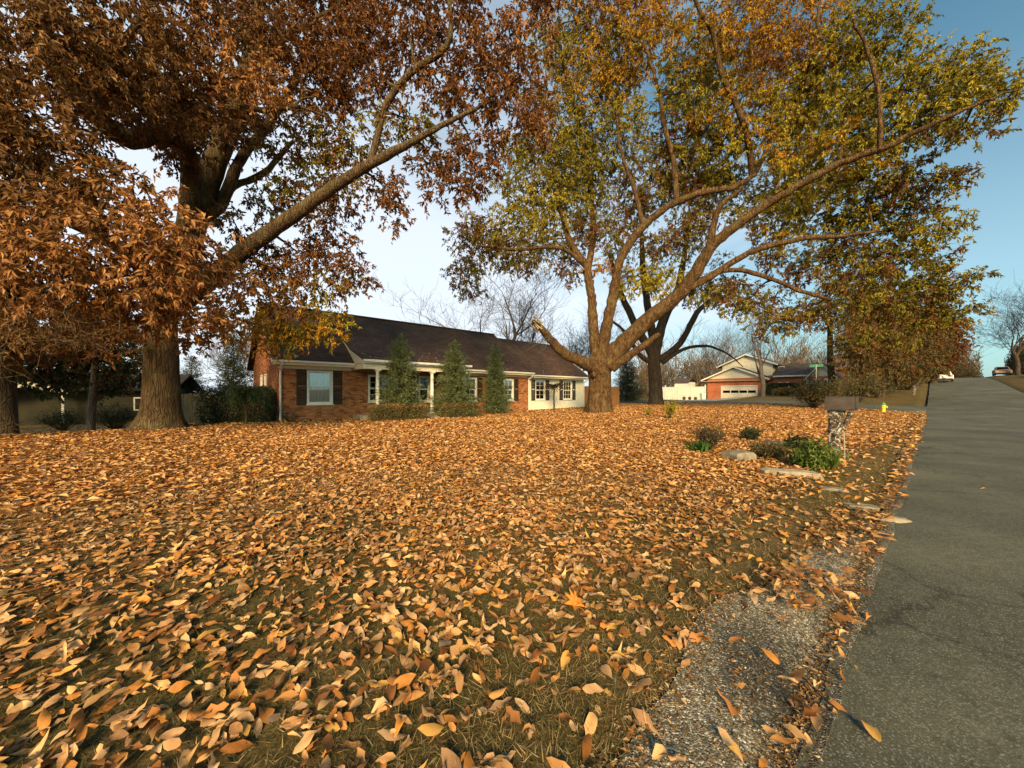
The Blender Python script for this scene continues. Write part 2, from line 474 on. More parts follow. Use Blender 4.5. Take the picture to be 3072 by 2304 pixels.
# worn gutter of exposed aggregate
m, nt = new_mat('gutter_concrete')
tc = N(nt, 'ShaderNodeTexCoord')
n1 = N(nt, 'ShaderNodeTexVoronoi', inp={'Scale': 120.0})
n2 = N(nt, 'ShaderNodeTexNoise', inp={'Scale': 1.9, 'Detail': 6.0, 'Roughness': 0.62})
n3 = N(nt, 'ShaderNodeTexNoise', inp={'Scale': 70.0, 'Detail': 4.0})
for n in (n1, n2, n3):
    nt.links.new(tc.outputs['Object'], n.inputs['Vector'])
sp = N(nt, 'ShaderNodeSeparateColor'); nt.links.new(n1.outputs['Color'], sp.inputs[0])
c1 = ramp(nt, [(0.0, (0.055, 0.044, 0.029)), (0.6, (0.125, 0.103, 0.070)), (0.88, (0.25, 0.22, 0.17)), (1.0, (0.46, 0.43, 0.37))], sp.outputs[0])
c2 = ramp(nt, [(0.36, 0.42), (0.62, 1.45)], n2.outputs['Fac'])
m1 = N(nt, 'ShaderNodeMix', data_type='RGBA', blend_type='MULTIPLY'); m1.inputs[0].default_value = 1
nt.links.new(c1.outputs[0], m1.inputs[6]); nt.links.new(c2.outputs[0], m1.inputs[7])
b = N(nt, 'ShaderNodeBsdfPrincipled', inp={'Roughness': 0.85, 'Specular IOR Level': 0.3})
nt.links.new(m1.outputs[2], b.inputs['Base Color'])
bp = N(nt, 'ShaderNodeBump', inp={'Strength': 0.7, 'Distance': 0.008}); bp.invert = True
nt.links.new(n1.outputs['Distance'], bp.inputs['Height']); nt.links.new(bp.outputs[0], b.inputs['Normal'])
finish(nt, b.outputs[0])
M['gutter'] = m

# lawn soil: thatch, grass and moss by noise, leaf-strewn or greener by the stored value
m, nt = new_mat('lawn')
tc = N(nt, 'ShaderNodeTexCoord')
at = N(nt, 'ShaderNodeAttribute', attribute_name='col')
n1 = N(nt, 'ShaderNodeTexNoise', inp={'Scale': 60.0, 'Detail': 6.0, 'Roughness': 0.75})
n2 = N(nt, 'ShaderNodeTexNoise', inp={'Scale': 0.9, 'Detail': 5.0, 'Roughness': 0.6})
n3 = N(nt, 'ShaderNodeTexVoronoi', inp={'Scale': 11.0})
for n in (n1, n2, n3):
    nt.links.new(tc.outputs['Object'], n.inputs['Vector'])
c1 = ramp(nt, [(0.3, (0.040, 0.028, 0.012)), (0.5, (0.115, 0.080, 0.030)), (0.7, (0.25, 0.175, 0.08))], n1.outputs['Fac'])
c2 = ramp(nt, [(0.3, (0.034, 0.027, 0.010)), (0.5, (0.085, 0.062, 0.022)), (0.7, (0.17, 0.12, 0.048))], n1.outputs['Fac'])
mm = N(nt, 'ShaderNodeMix', data_type='RGBA')
g = ramp(nt, [(0.42, 0.0), (0.6, 1.0)], n2.outputs['Fac'])
nt.links.new(g.outputs[0], mm.inputs[0]); nt.links.new(c1.outputs[0], mm.inputs[6]); nt.links.new(c2.outputs[0], mm.inputs[7])
sp = N(nt, 'ShaderNodeSeparateColor'); nt.links.new(n3.outputs['Color'], sp.inputs[0])
c3 = ramp(nt, [(0.0, (0.22, 0.09, 0.03)), (0.5, (0.40, 0.19, 0.065)), (1.0, (0.55, 0.30, 0.12))], sp.outputs[0])
m5 = N(nt, 'ShaderNodeMix', data_type='RGBA')
nt.links.new(at.outputs['Fac'], m5.inputs[0]); nt.links.new(mm.outputs[2], m5.inputs[6]); nt.links.new(c3.outputs[0], m5.inputs[7])
b = N(nt, 'ShaderNodeBsdfPrincipled', inp={'Roughness': 0.95, 'Specular IOR Level': 0.1})
nt.links.new(m5.outputs[2], b.inputs['Base Color'])
bp = N(nt, 'ShaderNodeBump', inp={'Strength': 0.7, 'Distance': 0.02})
nt.links.new(n1.outputs['Fac'], bp.inputs['Height']); nt.links.new(bp.outputs[0], b.inputs['Normal'])
finish(nt, b.outputs[0])
M['lawn'] = m


# ------------------------------------------------------------------ mesh helpers
def mesh_np(name, verts, faces, cols=None, smooth=False):
    """faces: list of int arrays (n,k)"""
    me = bpy.data.meshes.new(name)
    verts = np.asarray(verts, np.float32)
    me.vertices.add(len(verts)); me.vertices.foreach_set('co', verts.ravel())
    loops = np.concatenate([np.asarray(f, np.int32).ravel() for f in faces])
    tot = np.concatenate([np.full(len(f), np.asarray(f).shape[1], np.int32) for f in faces])
    start = np.concatenate([[0], np.cumsum(tot)[:-1]]).astype(np.int32)
    me.loops.add(len(loops)); me.loops.foreach_set('vertex_index', loops)
    me.polygons.add(len(tot)); me.polygons.foreach_set('loop_start', start)
    me.polygons.foreach_set('use_smooth', np.full(len(tot), smooth, bool))
    me.update(calc_edges=True)
    if cols is not None:
        a = me.color_attributes.new('col', 'FLOAT_COLOR', 'POINT')
        c = np.ones((len(verts), 4), np.float32); c[:, :3] = cols
        a.data.foreach_set('color', c.ravel())
    return me


def link(name, me, mat=None, parent=None, loc=None, label=None, cat=None, group=None, kind=None):
    o = bpy.data.objects.new(name, me)
    COL.objects.link(o)
    if mat is not None and me is not None and not me.materials:
        me.materials.append(mat)
    if parent is not None:
        o.parent = parent
    if loc is not None:
        o.location = loc
    tag(o, label, cat, group, kind)
    return o


def tag(o, label=None, cat=None, group=None, kind=None):
    if label: o['label'] = label
    if cat: o['category'] = cat
    if group: o['group'] = group
    if kind: o['kind'] = kind
    return o


def thing(name, label, cat, loc=(0, 0, 0), rz=0.0, group=None):
    o = bpy.data.objects.new(name, None)
    COL.objects.link(o)
    o.location = loc
    o.rotation_euler = (0, 0, rz)
    o.empty_display_size = 0.2
    return tag(o, label, cat, group)


class MB:
    """collects boxes, prisms, lathes and tubes into one mesh"""
    def __init__(s):
        s.v = []; s.f = []

    def add(s, vs, fs):
        n = len(s.v); s.v += [tuple(v) for v in vs]; s.f += [tuple(i + n for i in f) for f in fs]; return s

    def bx(s, x0, x1, y0, y1, z0, z1):
        return s.add([(x0, y0, z0), (x1, y0, z0), (x1, y1, z0), (x0, y1, z0), (x0, y0, z1), (x1, y0, z1), (x1, y1, z1), (x0, y1, z1)],
                     [(0, 3, 2, 1), (4, 5, 6, 7), (0, 1, 5, 4), (1, 2, 6, 5), (2, 3, 7, 6), (3, 0, 4, 7)])

    def prism(s, prof, a0, a1, axis='x'):
        """extrude a 2-d outline: axis x -> (y,z) outline, axis y -> (x,z), axis z -> (x,y)"""
        n = len(prof)
        def p(q, a):
            return (a, q[0], q[1]) if axis == 'x' else (q[0], a, q[1]) if axis == 'y' else (q[0], q[1], a)
        vs = [p(q, a0) for q in prof] + [p(q, a1) for q in prof]
        fs = [tuple(range(n))[::-1], tuple(range(n, 2 * n))] + [(i, (i + 1) % n, n + (i + 1) % n, n + i) for i in range(n)]
        return s.add(vs, fs)

    def lathe(s, prof, k=16, c=(0, 0, 0)):
        vs = []; fs = []
        for r, z in prof:
            for i in range(k):
                a = 2 * PI * i / k
                vs.append((c[0] + r * math.cos(a), c[1] + r * math.sin(a), c[2] + z))
        for j in range(len(prof) - 1):
            for i in range(k):
                fs.append((j * k + i, j * k + (i + 1) % k, (j + 1) * k + (i + 1) % k, (j + 1) * k + i))
        fs.append(tuple(range(k))[::-1]); fs.append(tuple(range((len(prof) - 1) * k, len(prof) * k)))
        return s.add(vs, fs)

    def tube(s, pts, rad, k=8):
        V, Fq = tube_np(np.array(pts, float), np.array(rad, float) if hasattr(rad, '__len__') else np.full(len(pts), rad), k)
        n = len(pts)
        return s.add([tuple(v) for v in V], [tuple(f) for f in Fq] + [tuple(range(k))[::-1], tuple(range((n - 1) * k, n * k))])

    def build(s, name, mat, parent=None, bevel=0.0, smooth=False, **kw):
        me = bpy.data.meshes.new(name)
        me.from_pydata(s.v, [], s.f)
        if smooth:
            for p in me.polygons: p.use_smooth = True
        me.update()
        o = link(name, me, mat, parent, **kw)
        if bevel:
            b = o.modifiers.new('bevel', 'BEVEL'); b.width = bevel; b.segments = 2; b.limit_method = 'ANGLE'
        return o


def tube_np(P, Rr, k):
    n = len(P)
    T = np.gradient(P, axis=0)
    T /= np.linalg.norm(T, axis=1, keepdims=True) + 1e-9
    ref = np.array([0, 0, 1.0]) if abs(T[:, 2]).mean() < 0.75 else np.array([1.0, 0.13, 0])
    U = np.cross(T, ref); U /= np.linalg.norm(U, axis=1, keepdims=True) + 1e-9
    Vv = np.cross(T, U)
    a = np.arange(k) * 2 * PI / k
    V = P[:, None, :] + Rr[:, None, None] * (np.cos(a)[None, :, None] * U[:, None, :] + np.sin(a)[None, :, None] * Vv[:, None, :])
    i = np.arange(n - 1)[:, None] * k; j = np.arange(k)[None, :]; j2 = (j + 1) % k
    Fq = np.stack([i + j, i + j2, i + k + j2, i + k + j], -1).reshape(-1, 4)
    return V.reshape(-1, 3), Fq


def tubes_batch(P, Rr, k):
    """P (m,n,3), R (m,n) -> verts, quads"""
    m, n, _ = P.shape
    T = np.gradient(P, axis=1)
    T /= np.linalg.norm(T, axis=2, keepdims=True) + 1e-9
    ref = np.where((np.abs(T[:, :, 2]).mean(1) < 0.75)[:, None], np.array([[0, 0, 1.0]]), np.array([[1.0, 0.13, 0]]))[:, None, :]
    U = np.cross(T, np.broadcast_to(ref, T.shape)); U /= np.linalg.norm(U, axis=2, keepdims=True) + 1e-9
    Vv = np.cross(T, U)
    a = np.arange(k) * 2 * PI / k
    V = P[:, :, None, :] + Rr[:, :, None, None] * (np.cos(a)[None, None, :, None] * U[:, :, None, :] + np.sin(a)[None, None, :, None] * Vv[:, :, None, :])
    b = (np.arange(m) * n * k)[:, None, None]; i = (np.arange(n - 1) * k)[None, :, None]; j = np.arange(k)[None, None, :]; j2 = (j + 1) % k
    Fq = np.stack([b + i + j, b + i + j2, b + i + k + j2, b + i + k + j], -1).reshape(-1, 4)
    return V.reshape(-1, 3), Fq


def crom(pts, rad, step):
    """Catmull-Rom resample of a limb"""
    P = np.array([tuple(p) for p in pts], float); Rr = np.array(rad, float)
    Q = np.vstack([2 * P[0] - P[1], P, 2 * P[-1] - P[-2]])
    out = []; ro = []
    for i in range(len(P) - 1):
        p0, p1, p2, p3 = Q[i:i + 4]
        k = max(2, int(np.linalg.norm(p2 - p1) / step))
        for j in range(k):
            u = j / k
            out.append(0.5 * ((2 * p1) + (-p0 + p2) * u + (2 * p0 - 5 * p1 + 4 * p2 - p3) * u * u + (-p0 + 3 * p1 - 3 * p2 + p3) * u ** 3))
            ro.append(Rr[i] * (1 - u) + Rr[i + 1] * u)
    out.append(P[-1]); ro.append(Rr[-1])
    return np.array(out), np.array(ro)


def unit(v):
    return v / (np.linalg.norm(v, axis=-1, keepdims=True) + 1e-9)


LEAF5 = np.array([(0, 0, 0), (-.5, .45, .12), (0, .48, -.04), (.5, .45, .12), (0, 1, -.10)])
LEAF4 = np.array([(0, 0, 0), (-.5, .45, .13), (0, 1, -.08), (.5, .45, .13)])
LEAF4_F = np.array([(0, 2, 1), (0, 3, 2)])
LEAF5_F = np.array([(0, 2, 1), (0, 3, 2), (1, 2, 4), (2, 3, 4)])


def leaf_cloud(pos, dirs, nrm, L, Wd, col, tmpl=LEAF5, tf=LEAF5_F):
    """every leaf: template (x across, y along, z up) moved to its place"""
    d = unit(dirs); x = unit(np.cross(d, nrm)); z = np.cross(x, d)
    L = np.asarray(L)[:, None, None]; Wd = np.asarray(Wd)[:, None, None]
    tm = tmpl if tmpl.ndim == 3 else tmpl[None]
    V = pos[:, None, :] + x[:, None, :] * tm[:, :, 0:1] * Wd + d[:, None, :] * tm[:, :, 1:2] * L + z[:, None, :] * tm[:, :, 2:3] * L
    n, k = len(pos), tm.shape[1]
    Fq = (np.arange(n) * k)[:, None, None] + tf[None]
    C = np.repeat(col, k, axis=0)
    return V.reshape(-1, 3), Fq.reshape(-1, tf.shape[1]), C


PAL = {
    'V': [(0.10, 0.17, 0.022), (0.07, 0.13, 0.018), (0.15, 0.21, 0.03), (0.20, 0.22, 0.04)],
    'S': [(0.11, 0.14, 0.05), (0.08, 0.11, 0.04), (0.15, 0.175, 0.068), (0.105, 0.115, 0.042)],
    'O': [(0.44, 0.20, 0.062), (0.35, 0.145, 0.042), (0.52, 0.265, 0.10), (0.27, 0.105, 0.03)],
    'D': [(0.22, 0.098, 0.027), (0.16, 0.066, 0.020), (0.30, 0.145, 0.042), (0.19, 0.10, 0.028)],  # dark brown leaves, toned down further to stand in for upper-crown shade
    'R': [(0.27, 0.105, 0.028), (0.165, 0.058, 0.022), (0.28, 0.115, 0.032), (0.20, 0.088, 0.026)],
    'G': [(0.32, 0.25, 0.026), (0.23, 0.195, 0.025), (0.40, 0.29, 0.028), (0.17, 0.15, 0.022)],
    'L': [(0.47, 0.37, 0.032), (0.38, 0.31, 0.032), (0.54, 0.38, 0.03), (0.29, 0.245, 0.028)],
    'Y': [(0.56, 0.29, 0.026), (0.48, 0.22, 0.022), (0.60, 0.36, 0.035), (0.40, 0.22, 0.022)],
    'E': [(0.050, 0.066, 0.026), (0.034, 0.052, 0.020), (0.075, 0.090, 0.038), (0.050, 0.056, 0.022)],
    'B': [(0.12, 0.095, 0.032), (0.16, 0.115, 0.042), (0.085, 0.075, 0.026), (0.20, 0.135, 0.05)],
}


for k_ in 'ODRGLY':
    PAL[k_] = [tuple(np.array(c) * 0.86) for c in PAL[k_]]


class Tree:
    def __init__(s, seed=0):
        s.rng = np.random.default_rng(seed)
        s.V = []; s.F = []; s.off = 0          # wood
        s.nodes = np.zeros((0, 3)); s.nr = np.zeros(0)
        s.tw = []; s.twr = []; s.leaf = []; s.t3 = []; s.t3r = []; s.leafn = []

    def _add(s, V, Fq):
        s.V.append(V); s.F.append(Fq + s.off); s.off += len(V)

    def limb(s, pts, rad, k=10, step=0.35, wob=0.0, node=True, cap=True, rough=0.06):
        P, Rr = crom(pts, rad, step)
        if wob:
            P = P + np.concatenate([[np.zeros(3)], s.rng.normal(0, wob, (len(P) - 1, 3))]) * np.linspace(0, 1, len(P))[:, None]
        V, Fq = tube_np(P, Rr, k)
        if rough:
            V = V.reshape(len(P), k, 3)
            f = 1 + s.rng.normal(0, rough, (len(P), k, 1)) 
            f = (f + np.roll(f, 1, 1) + np.roll(f, -1, 1)) / 3
            V = (P[:, None, :] + (V - P[:, None, :]) * f).reshape(-1, 3)
        s._add(V, Fq)
        if cap:   # close the end
            c = len(V) ; tip = P[-1] + (P[-1] - P[-2]) * 0.1
            s._add(tip[None], np.zeros((0, 4), int))
            base = s.off - 1 - k
            s.F.append(np.array([(base + i, base + (i + 1) % k, s.off - 1, s.off - 1) for i in range(k)]))
        if node:
            s.nodes = np.vstack([s.nodes, P]); s.nr = np.concatenate([s.nr, Rr])
        return P, Rr

    def attach(s, target, r0=0.05, up=0.15, bias=None):
        d = target - s.nodes
        L = np.linalg.norm(d, axis=1)
        cost = L * (1 + 0.5 * np.clip(-d[:, 2] / (L + 1e-6) , 0, 1))
        i = int(np.argmin(cost))
        a = s.nodes[i]; r = min(r0, s.nr[i] * 0.75)
        n = max(5, int(L[i] / 0.45))
        u = np.linspace(0, 1, n)[:, None]
        mid = np.array([0, 0, 1.0]) * L[i] * up
        P = a + (target - a) * u + 4 * u * (1 - u) * (mid * 0.5 + s.rng.normal(0, L[i] * 0.06, 3))
        P[1:-1] += s.rng.normal(0, L[i] * 0.018, (n - 2, 3))
        Rr = np.linspace(r, max(0.012, r * 0.3), n)
        V, Fq = tube_np(P, Rr, 6); s._add(V, Fq)
        s.nodes = np.vstack([s.nodes, P[1:]]); s.nr = np.concatenate([s.nr, Rr[1:]])
        return P

    def puff(s, c, rx, ry, rz, pal, dens=230, ll=0.15, lw=0.055, r0=0.05, droop=0.5, sub_leaves=34, fine=False):
        """a bough's worth of foliage: branch to the centre, twigs through the volume, leaves on the twigs"""
        rng = s.rng
        c = np.array(tuple(c), float)
        B = s.attach(c, r0)
        area = PI * rx * rz
        ns = max(3, int(area * dens / sub_leaves))
        q = rng.normal(0, 1, (ns, 3)); q = q / np.linalg.norm(q, axis=1, keepdims=True) * (rng.random((ns, 1)) ** 0.45)
        # ragged outline: some directions reach further
        q *= (0.75 + 0.5 * rng.random((ns, 1)))
        cen = c + q * np.array([rx, ry, rz])
        loc = B[len(B) // 2:]
        order = np.argsort(np.linalg.norm(cen - c, axis=1))
        locs = [p for p in loc]
        cols = np.array(PAL[pal[0]]) if len(pal) == 1 else None
        for i in order:
            t = cen[i]
            A = np.array(locs)
            j = int(np.argmin(np.linalg.norm(A - t, axis=1)))
            a = A[j]; L = np.linalg.norm(t - a)
            u = np.linspace(0, 1, 3)[:, None]
            P = a + (t - a) * u + 4 * u * (1 - u) * (rng.normal(0, L * 0.07, 3) + np.array([0, 0, L * 0.08]))
            s.tw.append(P); s.twr.append(np.linspace(min(0.018, 0.006 + L * 0.008), 0.0045, 3))
            locs.append(P[1]); locs.append(P[2])
            u = np.linspace(0, 1, 3)[:, None]
            pk = pal[int(rng.integers(len(pal)))]
            cb = np.array(PAL[pk])
            tone = rng.uniform(0.78, 1.22)
            nt_ = 3
            per = max(2, sub_leaves // nt_)
            for _ in range(nt_):
                dv = unit(rng.normal(0, 1, 3) + unit(t - c) * 0.7 + np.array([0, 0, -0.25]))
                ln = rng.uniform(0.22, 0.5) * (ll / 0.15)
                Q = t + dv * ln * u + np.array([0, 0, -droop * 0.3]) * ln * u * u
                if _ < (3 if fine else 1): s.t3.append(Q[[0, 2]]); s.t3r.append(np.array([0.005, 0.002]))
                k = rng.uniform(0.15, 1.0, per) ** 0.7
                pos = t + dv * ln * k[:, None] + np.array([0, 0, -droop * 0.3]) * ln * (k ** 2)[:, None]
                dr = unit(dv * 0.45 + rng.normal(0, 0.55, (per, 3)) + np.array([0, 0, -droop]))
                nm = rng.normal(0, 0.6, (per, 3)) + np.array([0, -0.25, 0.5])
                cc = cb[rng.integers(len(cb), size=per)] * tone * rng.uniform(0.75, 1.25, (per, 1))
                (s.leafn if fine else s.leaf).append((pos, dr, nm, ll * rng.uniform(0.7, 1.2, per), lw * rng.uniform(0.75, 1.25, per), cc))

    def build(s, name, label, bark, cat='tree', loc=(0, 0, 0), leafmat=None, group=None, thing_obj=None, remesh=0.0):
        o = thing_obj or thing(name, label, cat, loc, 0, group)
        loc = np.array(tuple(o.location))
        V = np.vstack(s.V) - loc
        me = mesh_np('trunk', V, s.F if isinstance(s.F, list) else [s.F], smooth=True)
        me.validate()
        tr = link('trunk', me, bark, o)
        if s.tw:
            V, Fq = tubes_batch(np.array(s.tw), np.array(s.twr), 3)
            V3, F3 = tubes_batch(np.array(s.t3), np.array(s.t3r), 3)
            Fq = np.vstack([Fq, F3 + len(V)]); V = np.vstack([V, V3])
            link('twigs', mesh_np('twigs', V - loc, [Fq]), bark, o, kind='stuff')
        if s.leaf:
            a = [np.concatenate([l[i] for l in s.leaf]) for i in range(6)]
            V, Fq, C = leaf_cloud(*a, LEAF4, LEAF4_F)
            if s.leafn:
                a = [np.concatenate([l[i] for l in s.leafn]) for i in range(6)]
                V2, F2, C2 = leaf_cloud(*a)
                Fq = np.vstack([Fq, F2 + len(V)]); V = np.vstack([V, V2]); C = np.vstack([C, C2])
            link('crown', mesh_np('crown', V - loc, [Fq], C), leafmat or M['leaf'], o, kind='stuff')
        return o


def trunk_flare(tree, base, pts, rad, k=22, lobes=6, flare=1.0, step=0.18):
    """tapered trunk whose foot spreads into root buttresses"""
    P, Rr = crom(pts, rad, step)
    V, Fq = tube_np(P, Rr, k)
    V = V.reshape(len(P), k, 3)
    ph = tree.rng.uniform(0, 6.28, 4)
    a = np.arange(k) * 2 * PI / k
    h = P[:, 2] - P[0, 2]
    fl = flare * np.exp(-h / (Rr[len(Rr) // 2] * 0.9))
    prof = 0.5 + 0.5 * np.cos(a * lobes + ph[0])
    f = 1 + fl[:, None] * (0.25 + 0.55 * prof[None, :]) + 0.045 * np.cos(a * 3 + ph[1] + h[:, None] * 0.8) + 0.03 * np.cos(a * 8 + ph[2] + h[:, None] * 0.4)
    f += tree.rng.normal(0, 0.012, f.shape)
    V = P[:, None, :] + (V - P[:, None, :]) * f[:, :, None]
    tree._add(V.reshape(-1, 3), Fq)
    tree.nodes = np.vstack([tree.nodes, P]); tree.nr = np.concatenate([tree.nr, Rr])


def bare_tree(seed, height, spread=0.5, levels=5, r0=0.2, trunk_frac=0.3, kids=(3, 5), min_len=0.25, lean=(0, 0), tw=1.0):
    """leafless tree grown by forking; returns verts, quads rooted at the origin"""
    rng = np.random.default_rng(seed)
    out = {}
    stack = [(np.zeros(3), unit(np.array([lean[0], lean[1], 1.0])), height * trunk_frac, r0, 0)]
    while stack:
        p, d, L, r, lv = stack.pop()
        n = 6 if lv < 2 else 4
        u = np.linspace(0, 1, n)[:, None]
        bend = rng.normal(0, 0.10 + 0.05 * lv, 3); bend[2] = abs(bend[2]) * 0.8
        P = p + d * L * u + bend * L * u * u
        if n > 4: P[1:-1] += rng.normal(0, L * 0.02, (n - 2, 3))
        r1 = r * (0.62 if lv else 0.7)
        out.setdefault((n, 8 if lv < 2 else 5 if lv < 3 else 3), []).append((P, np.linspace(r, r1, n)))
        if lv >= levels: continue
        k = int(rng.integers(kids[0], kids[1] + 1))
        e = unit(P[-1] - P[-2])
        for i in range(k):
            tpos = rng.uniform(0.45, 1.0) if i else 1.0
            idx = min(int(tpos * (n - 1)), n - 1)
            side = unit(np.cross(e, rng.normal(0, 1, 3)))
            ang = rng.uniform(0.35, 0.95) * spread * 2 if i else rng.uniform(0.1, 0.4)
            nd = unit(e * math.cos(ang) + side * math.sin(ang) + np.array([0, 0, 0.12]))
            nl = L * rng.uniform(0.62, 0.86) * (1.25 if lv == 0 else 1)
            stack.append((P[idx], nd, nl, max(0.006 * tw, r1 * rng.uniform(0.55, 0.8)), lv + 1))
    Vs, Fs, off = [], [], 0
    for (n, k), lst in out.items():
        V, Fq = tubes_batch(np.array([a for a, _ in lst]), np.array([b for _, b in lst]), k)
        Vs.append(V); Fs.append(Fq + off); off += len(V)
    V = np.vstack(Vs)
    V *= height / V[:, 2].max()
    return V, np.vstack(Fs)


# ================================================================== SETTING
# ground: one sheet in the road's frame, fine near the camera
def axis(parts):
    out = []
    for a, b, st in parts:
        out += list(np.arange(a, b - st * 0.3, st))
    return np.array(out + [parts[-1][1]])


sa = axis([(-420, -60, 30), (-60, -16, 4), (-16, -4, 0.8), (-4, 14, 0.28), (14, 44, 0.8), (44, 130, 3), (130, 520, 30)])
ta = np.concatenate([axis([(-420, -60, 30), (-60, -12, 4), (-12, -5.9, 0.8)]), [-5.65, 0.30], axis([(0.86, 6, 0.26), (6, 30, 0.8), (30, 70, 4), (70, 420, 30)])])
S, T = np.meshgrid(sa, ta, indexing='ij')
Zg = H(S, T)
Zg = np.where((T <= 0.31) & (T > -5.69), road_z(S) - 0.20, Zg)
street = (S > 36.2) & (S < 42.6) & (T > 0)
Zg = Zg + 0.012 * (hnoise(S * 3, T * 3, 5) - 0.5) * (T > 0.9)
X = S * DX - T * DY; Yw = S * DY + T * DX
ni, nj = S.shape
idx = np.arange(ni * nj).reshape(ni, nj)
q = np.stack([idx[:-1, :-1], idx[1:, :-1], idx[1:, 1:], idx[:-1, 1:]], -1).reshape(-1, 4)
leafy = sm(T, 0.9, 3.2) * (1 - sm(S, 33, 36)) * sm(S, -40, -25) * (T < 60)
leafy = np.clip(leafy * 0.75 * sm(np.hypot(X, Yw), 3.5, 9), 0, 1)
ground = link('ground', mesh_np('ground', np.stack([X, Yw, Zg], -1).reshape(-1, 3), [q], np.repeat(leafy.reshape(-1, 1), 3, 1), smooth=True),
              M['lawn'], kind='structure', label='leaf-strewn lawn with patches of thin grass', cat='lawn')


def strip(name, s_edges, t_lo, t_hi, zf, mat, nt_=6, thick=0.15, **kw):
    """paved sheet along the road frame with a side skirt"""
    s_e = np.asarray(s_edges)
    lo = t_lo(s_e) if callable(t_lo) else np.full(len(s_e), t_lo)
    hi = t_hi(s_e) if callable(t_hi) else np.full(len(s_e), t_hi)
    u = np.linspace(0, 1, nt_)
    Tt = lo[:, None] + (hi - lo)[:, None] * u
    Ss = np.repeat(s_e[:, None], nt_, 1)
    Z = zf(Ss, Tt)
    P = np.stack([Ss * DX - Tt * DY, Ss * DY + Tt * DX, Z], -1)
    n = len(s_e)
    top = P.reshape(-1, 3)
    i = np.arange(n * nt_).reshape(n, nt_)
    q = [np.stack([i[:-1, 1:], i[:-1, :-1], i[1:, :-1], i[1:, 1:]], -1).reshape(-1, 4)]
    V = [top]; off = len(top)
    for e, rev in ((i[:, 0], 0), (i[:, -1], 1), (i[0, :], 1), (i[-1, :], 0)):
        b = top[e] - np.array([0, 0, thick]); V.append(b); m_ = len(e)
        j = np.arange(m_ - 1)
        q.append(np.stack([e[:-1], e[1:], off + j + 1, off + j], -1))
        off += m_
    return link(name, mesh_np(name, np.vstack(V), q, smooth=False), mat, kind='structure', **kw)


def edge_l(s):
    return ROAD_L + 0.035 * (hnoise(s * 1.1, 0 * s, 9) - 0.5) + 0.03 * (hnoise(s * 4.0, 0 * s, 19) - 0.5)


road = strip('road', axis([(-30, -3, 1.0), (-3, 14, 0.1), (14, 36, 0.5), (36, 140, 2.0), (140, 200, 10)]), ROAD_R, edge_l,
             lambda s, t: road_z(s) - 0.02 - 0.0035 * (t + 2.7) ** 2 / 2.7 + 0.02, M['asphalt'], 10,
             label='grey asphalt road climbing to a crest', cat='road')


def lawn_edge(s):
    return LAWN + 0.10 * (hnoise(s * 0.9, 0 * s, 21) - 0.5) + 0.08 * (hnoise(s * 3.3, 0 * s, 22) - 0.5) + 0.12 * sm(s, 1.6, 2.3) * (1 - sm(s, 2.6, 3.4)) - 0.10 * (1 - sm(s, 0.6, 1.6)) - 0.30 * sm(s, 3.4, 5.2)


gutter = strip('gutter', axis([(-8, 0, 0.4), (0, 9, 0.06), (9, 35, 0.4)]), lambda s: edge_l(s) - 0.06, lawn_edge,
               lambda s, t: 0.034 * np.clip((t - 0.3) / 0.6, 0, 1) ** 1.5 - 0.034 * np.exp(-((t - 0.42) / 0.09) ** 2) + road_z(s) + 0.006 * (hnoise(s * 9, t * 9, 4) - 0.5), M['gutter'], 10,
               label='worn gravelly concrete gutter beside the road', cat='gutter')
# the gutter has to show above the lawn sheet: the lawn starts beyond it
side = strip('side_street', np.linspace(36.4, 42.4, 8), lambda s: 0.34 - 0 * s + 0.0 + np.clip((37.2 - s), 0, 1) * 2.0, lambda s: 0 * s + 90,
             lambda s, t: H(s, t) + 0.035 + 0.0 * s, M['asphalt'], 60, label='side street crossing behind the leafy lawn', cat='road')
drive = strip('driveway', np.linspace(42.5, 59.6, 14), 15.9, 21.6, lambda s, t: H(s, t) + 0.03, M['concrete'], 8,
              label='short driveway rising to the white garage door', cat='driveway')

# ================================================================== FALLEN LEAVES AND GRASS
def leaf_template(curl, twist, rng):
    """lance-shaped leaf, wavy edge, curled: 5 cross rows of 3, plus tip"""
    rows = [(0.02, 0.06), (0.18, 0.36), (0.4, 0.5), (0.63, 0.44), (0.83, 0.25)]
    V = []
    for y, w in rows:
        a = curl * (y - 0.35)
        zc = -0.5 * curl * (y - 0.45) ** 2 + 0.02
        h = w * (0.30 + 0.35 * rng.random()) * (1 if rng.random() > .3 else -0.4)
        w1 = w * rng.uniform(0.85, 1.1)
        tw_ = twist * (y - 0.4)
        V += [(-w1, y, zc + h * .35 + tw_ * w), (0, y + 0.01, zc), (w1, y, zc + h * .35 - tw_ * w)]
    V.append((0.02, 1.0, -0.5 * curl * 0.3 + 0.03))
    Fq = []
    for i in range(4):
        a = i * 3
        Fq += [(a, a + 1, a + 4), (a, a + 4, a + 3), (a + 1, a + 2, a + 5), (a + 1, a + 5, a + 4)]
    Fq += [(12, 13, 15), (13, 14, 15)]
    return np.array(V), np.array(Fq)


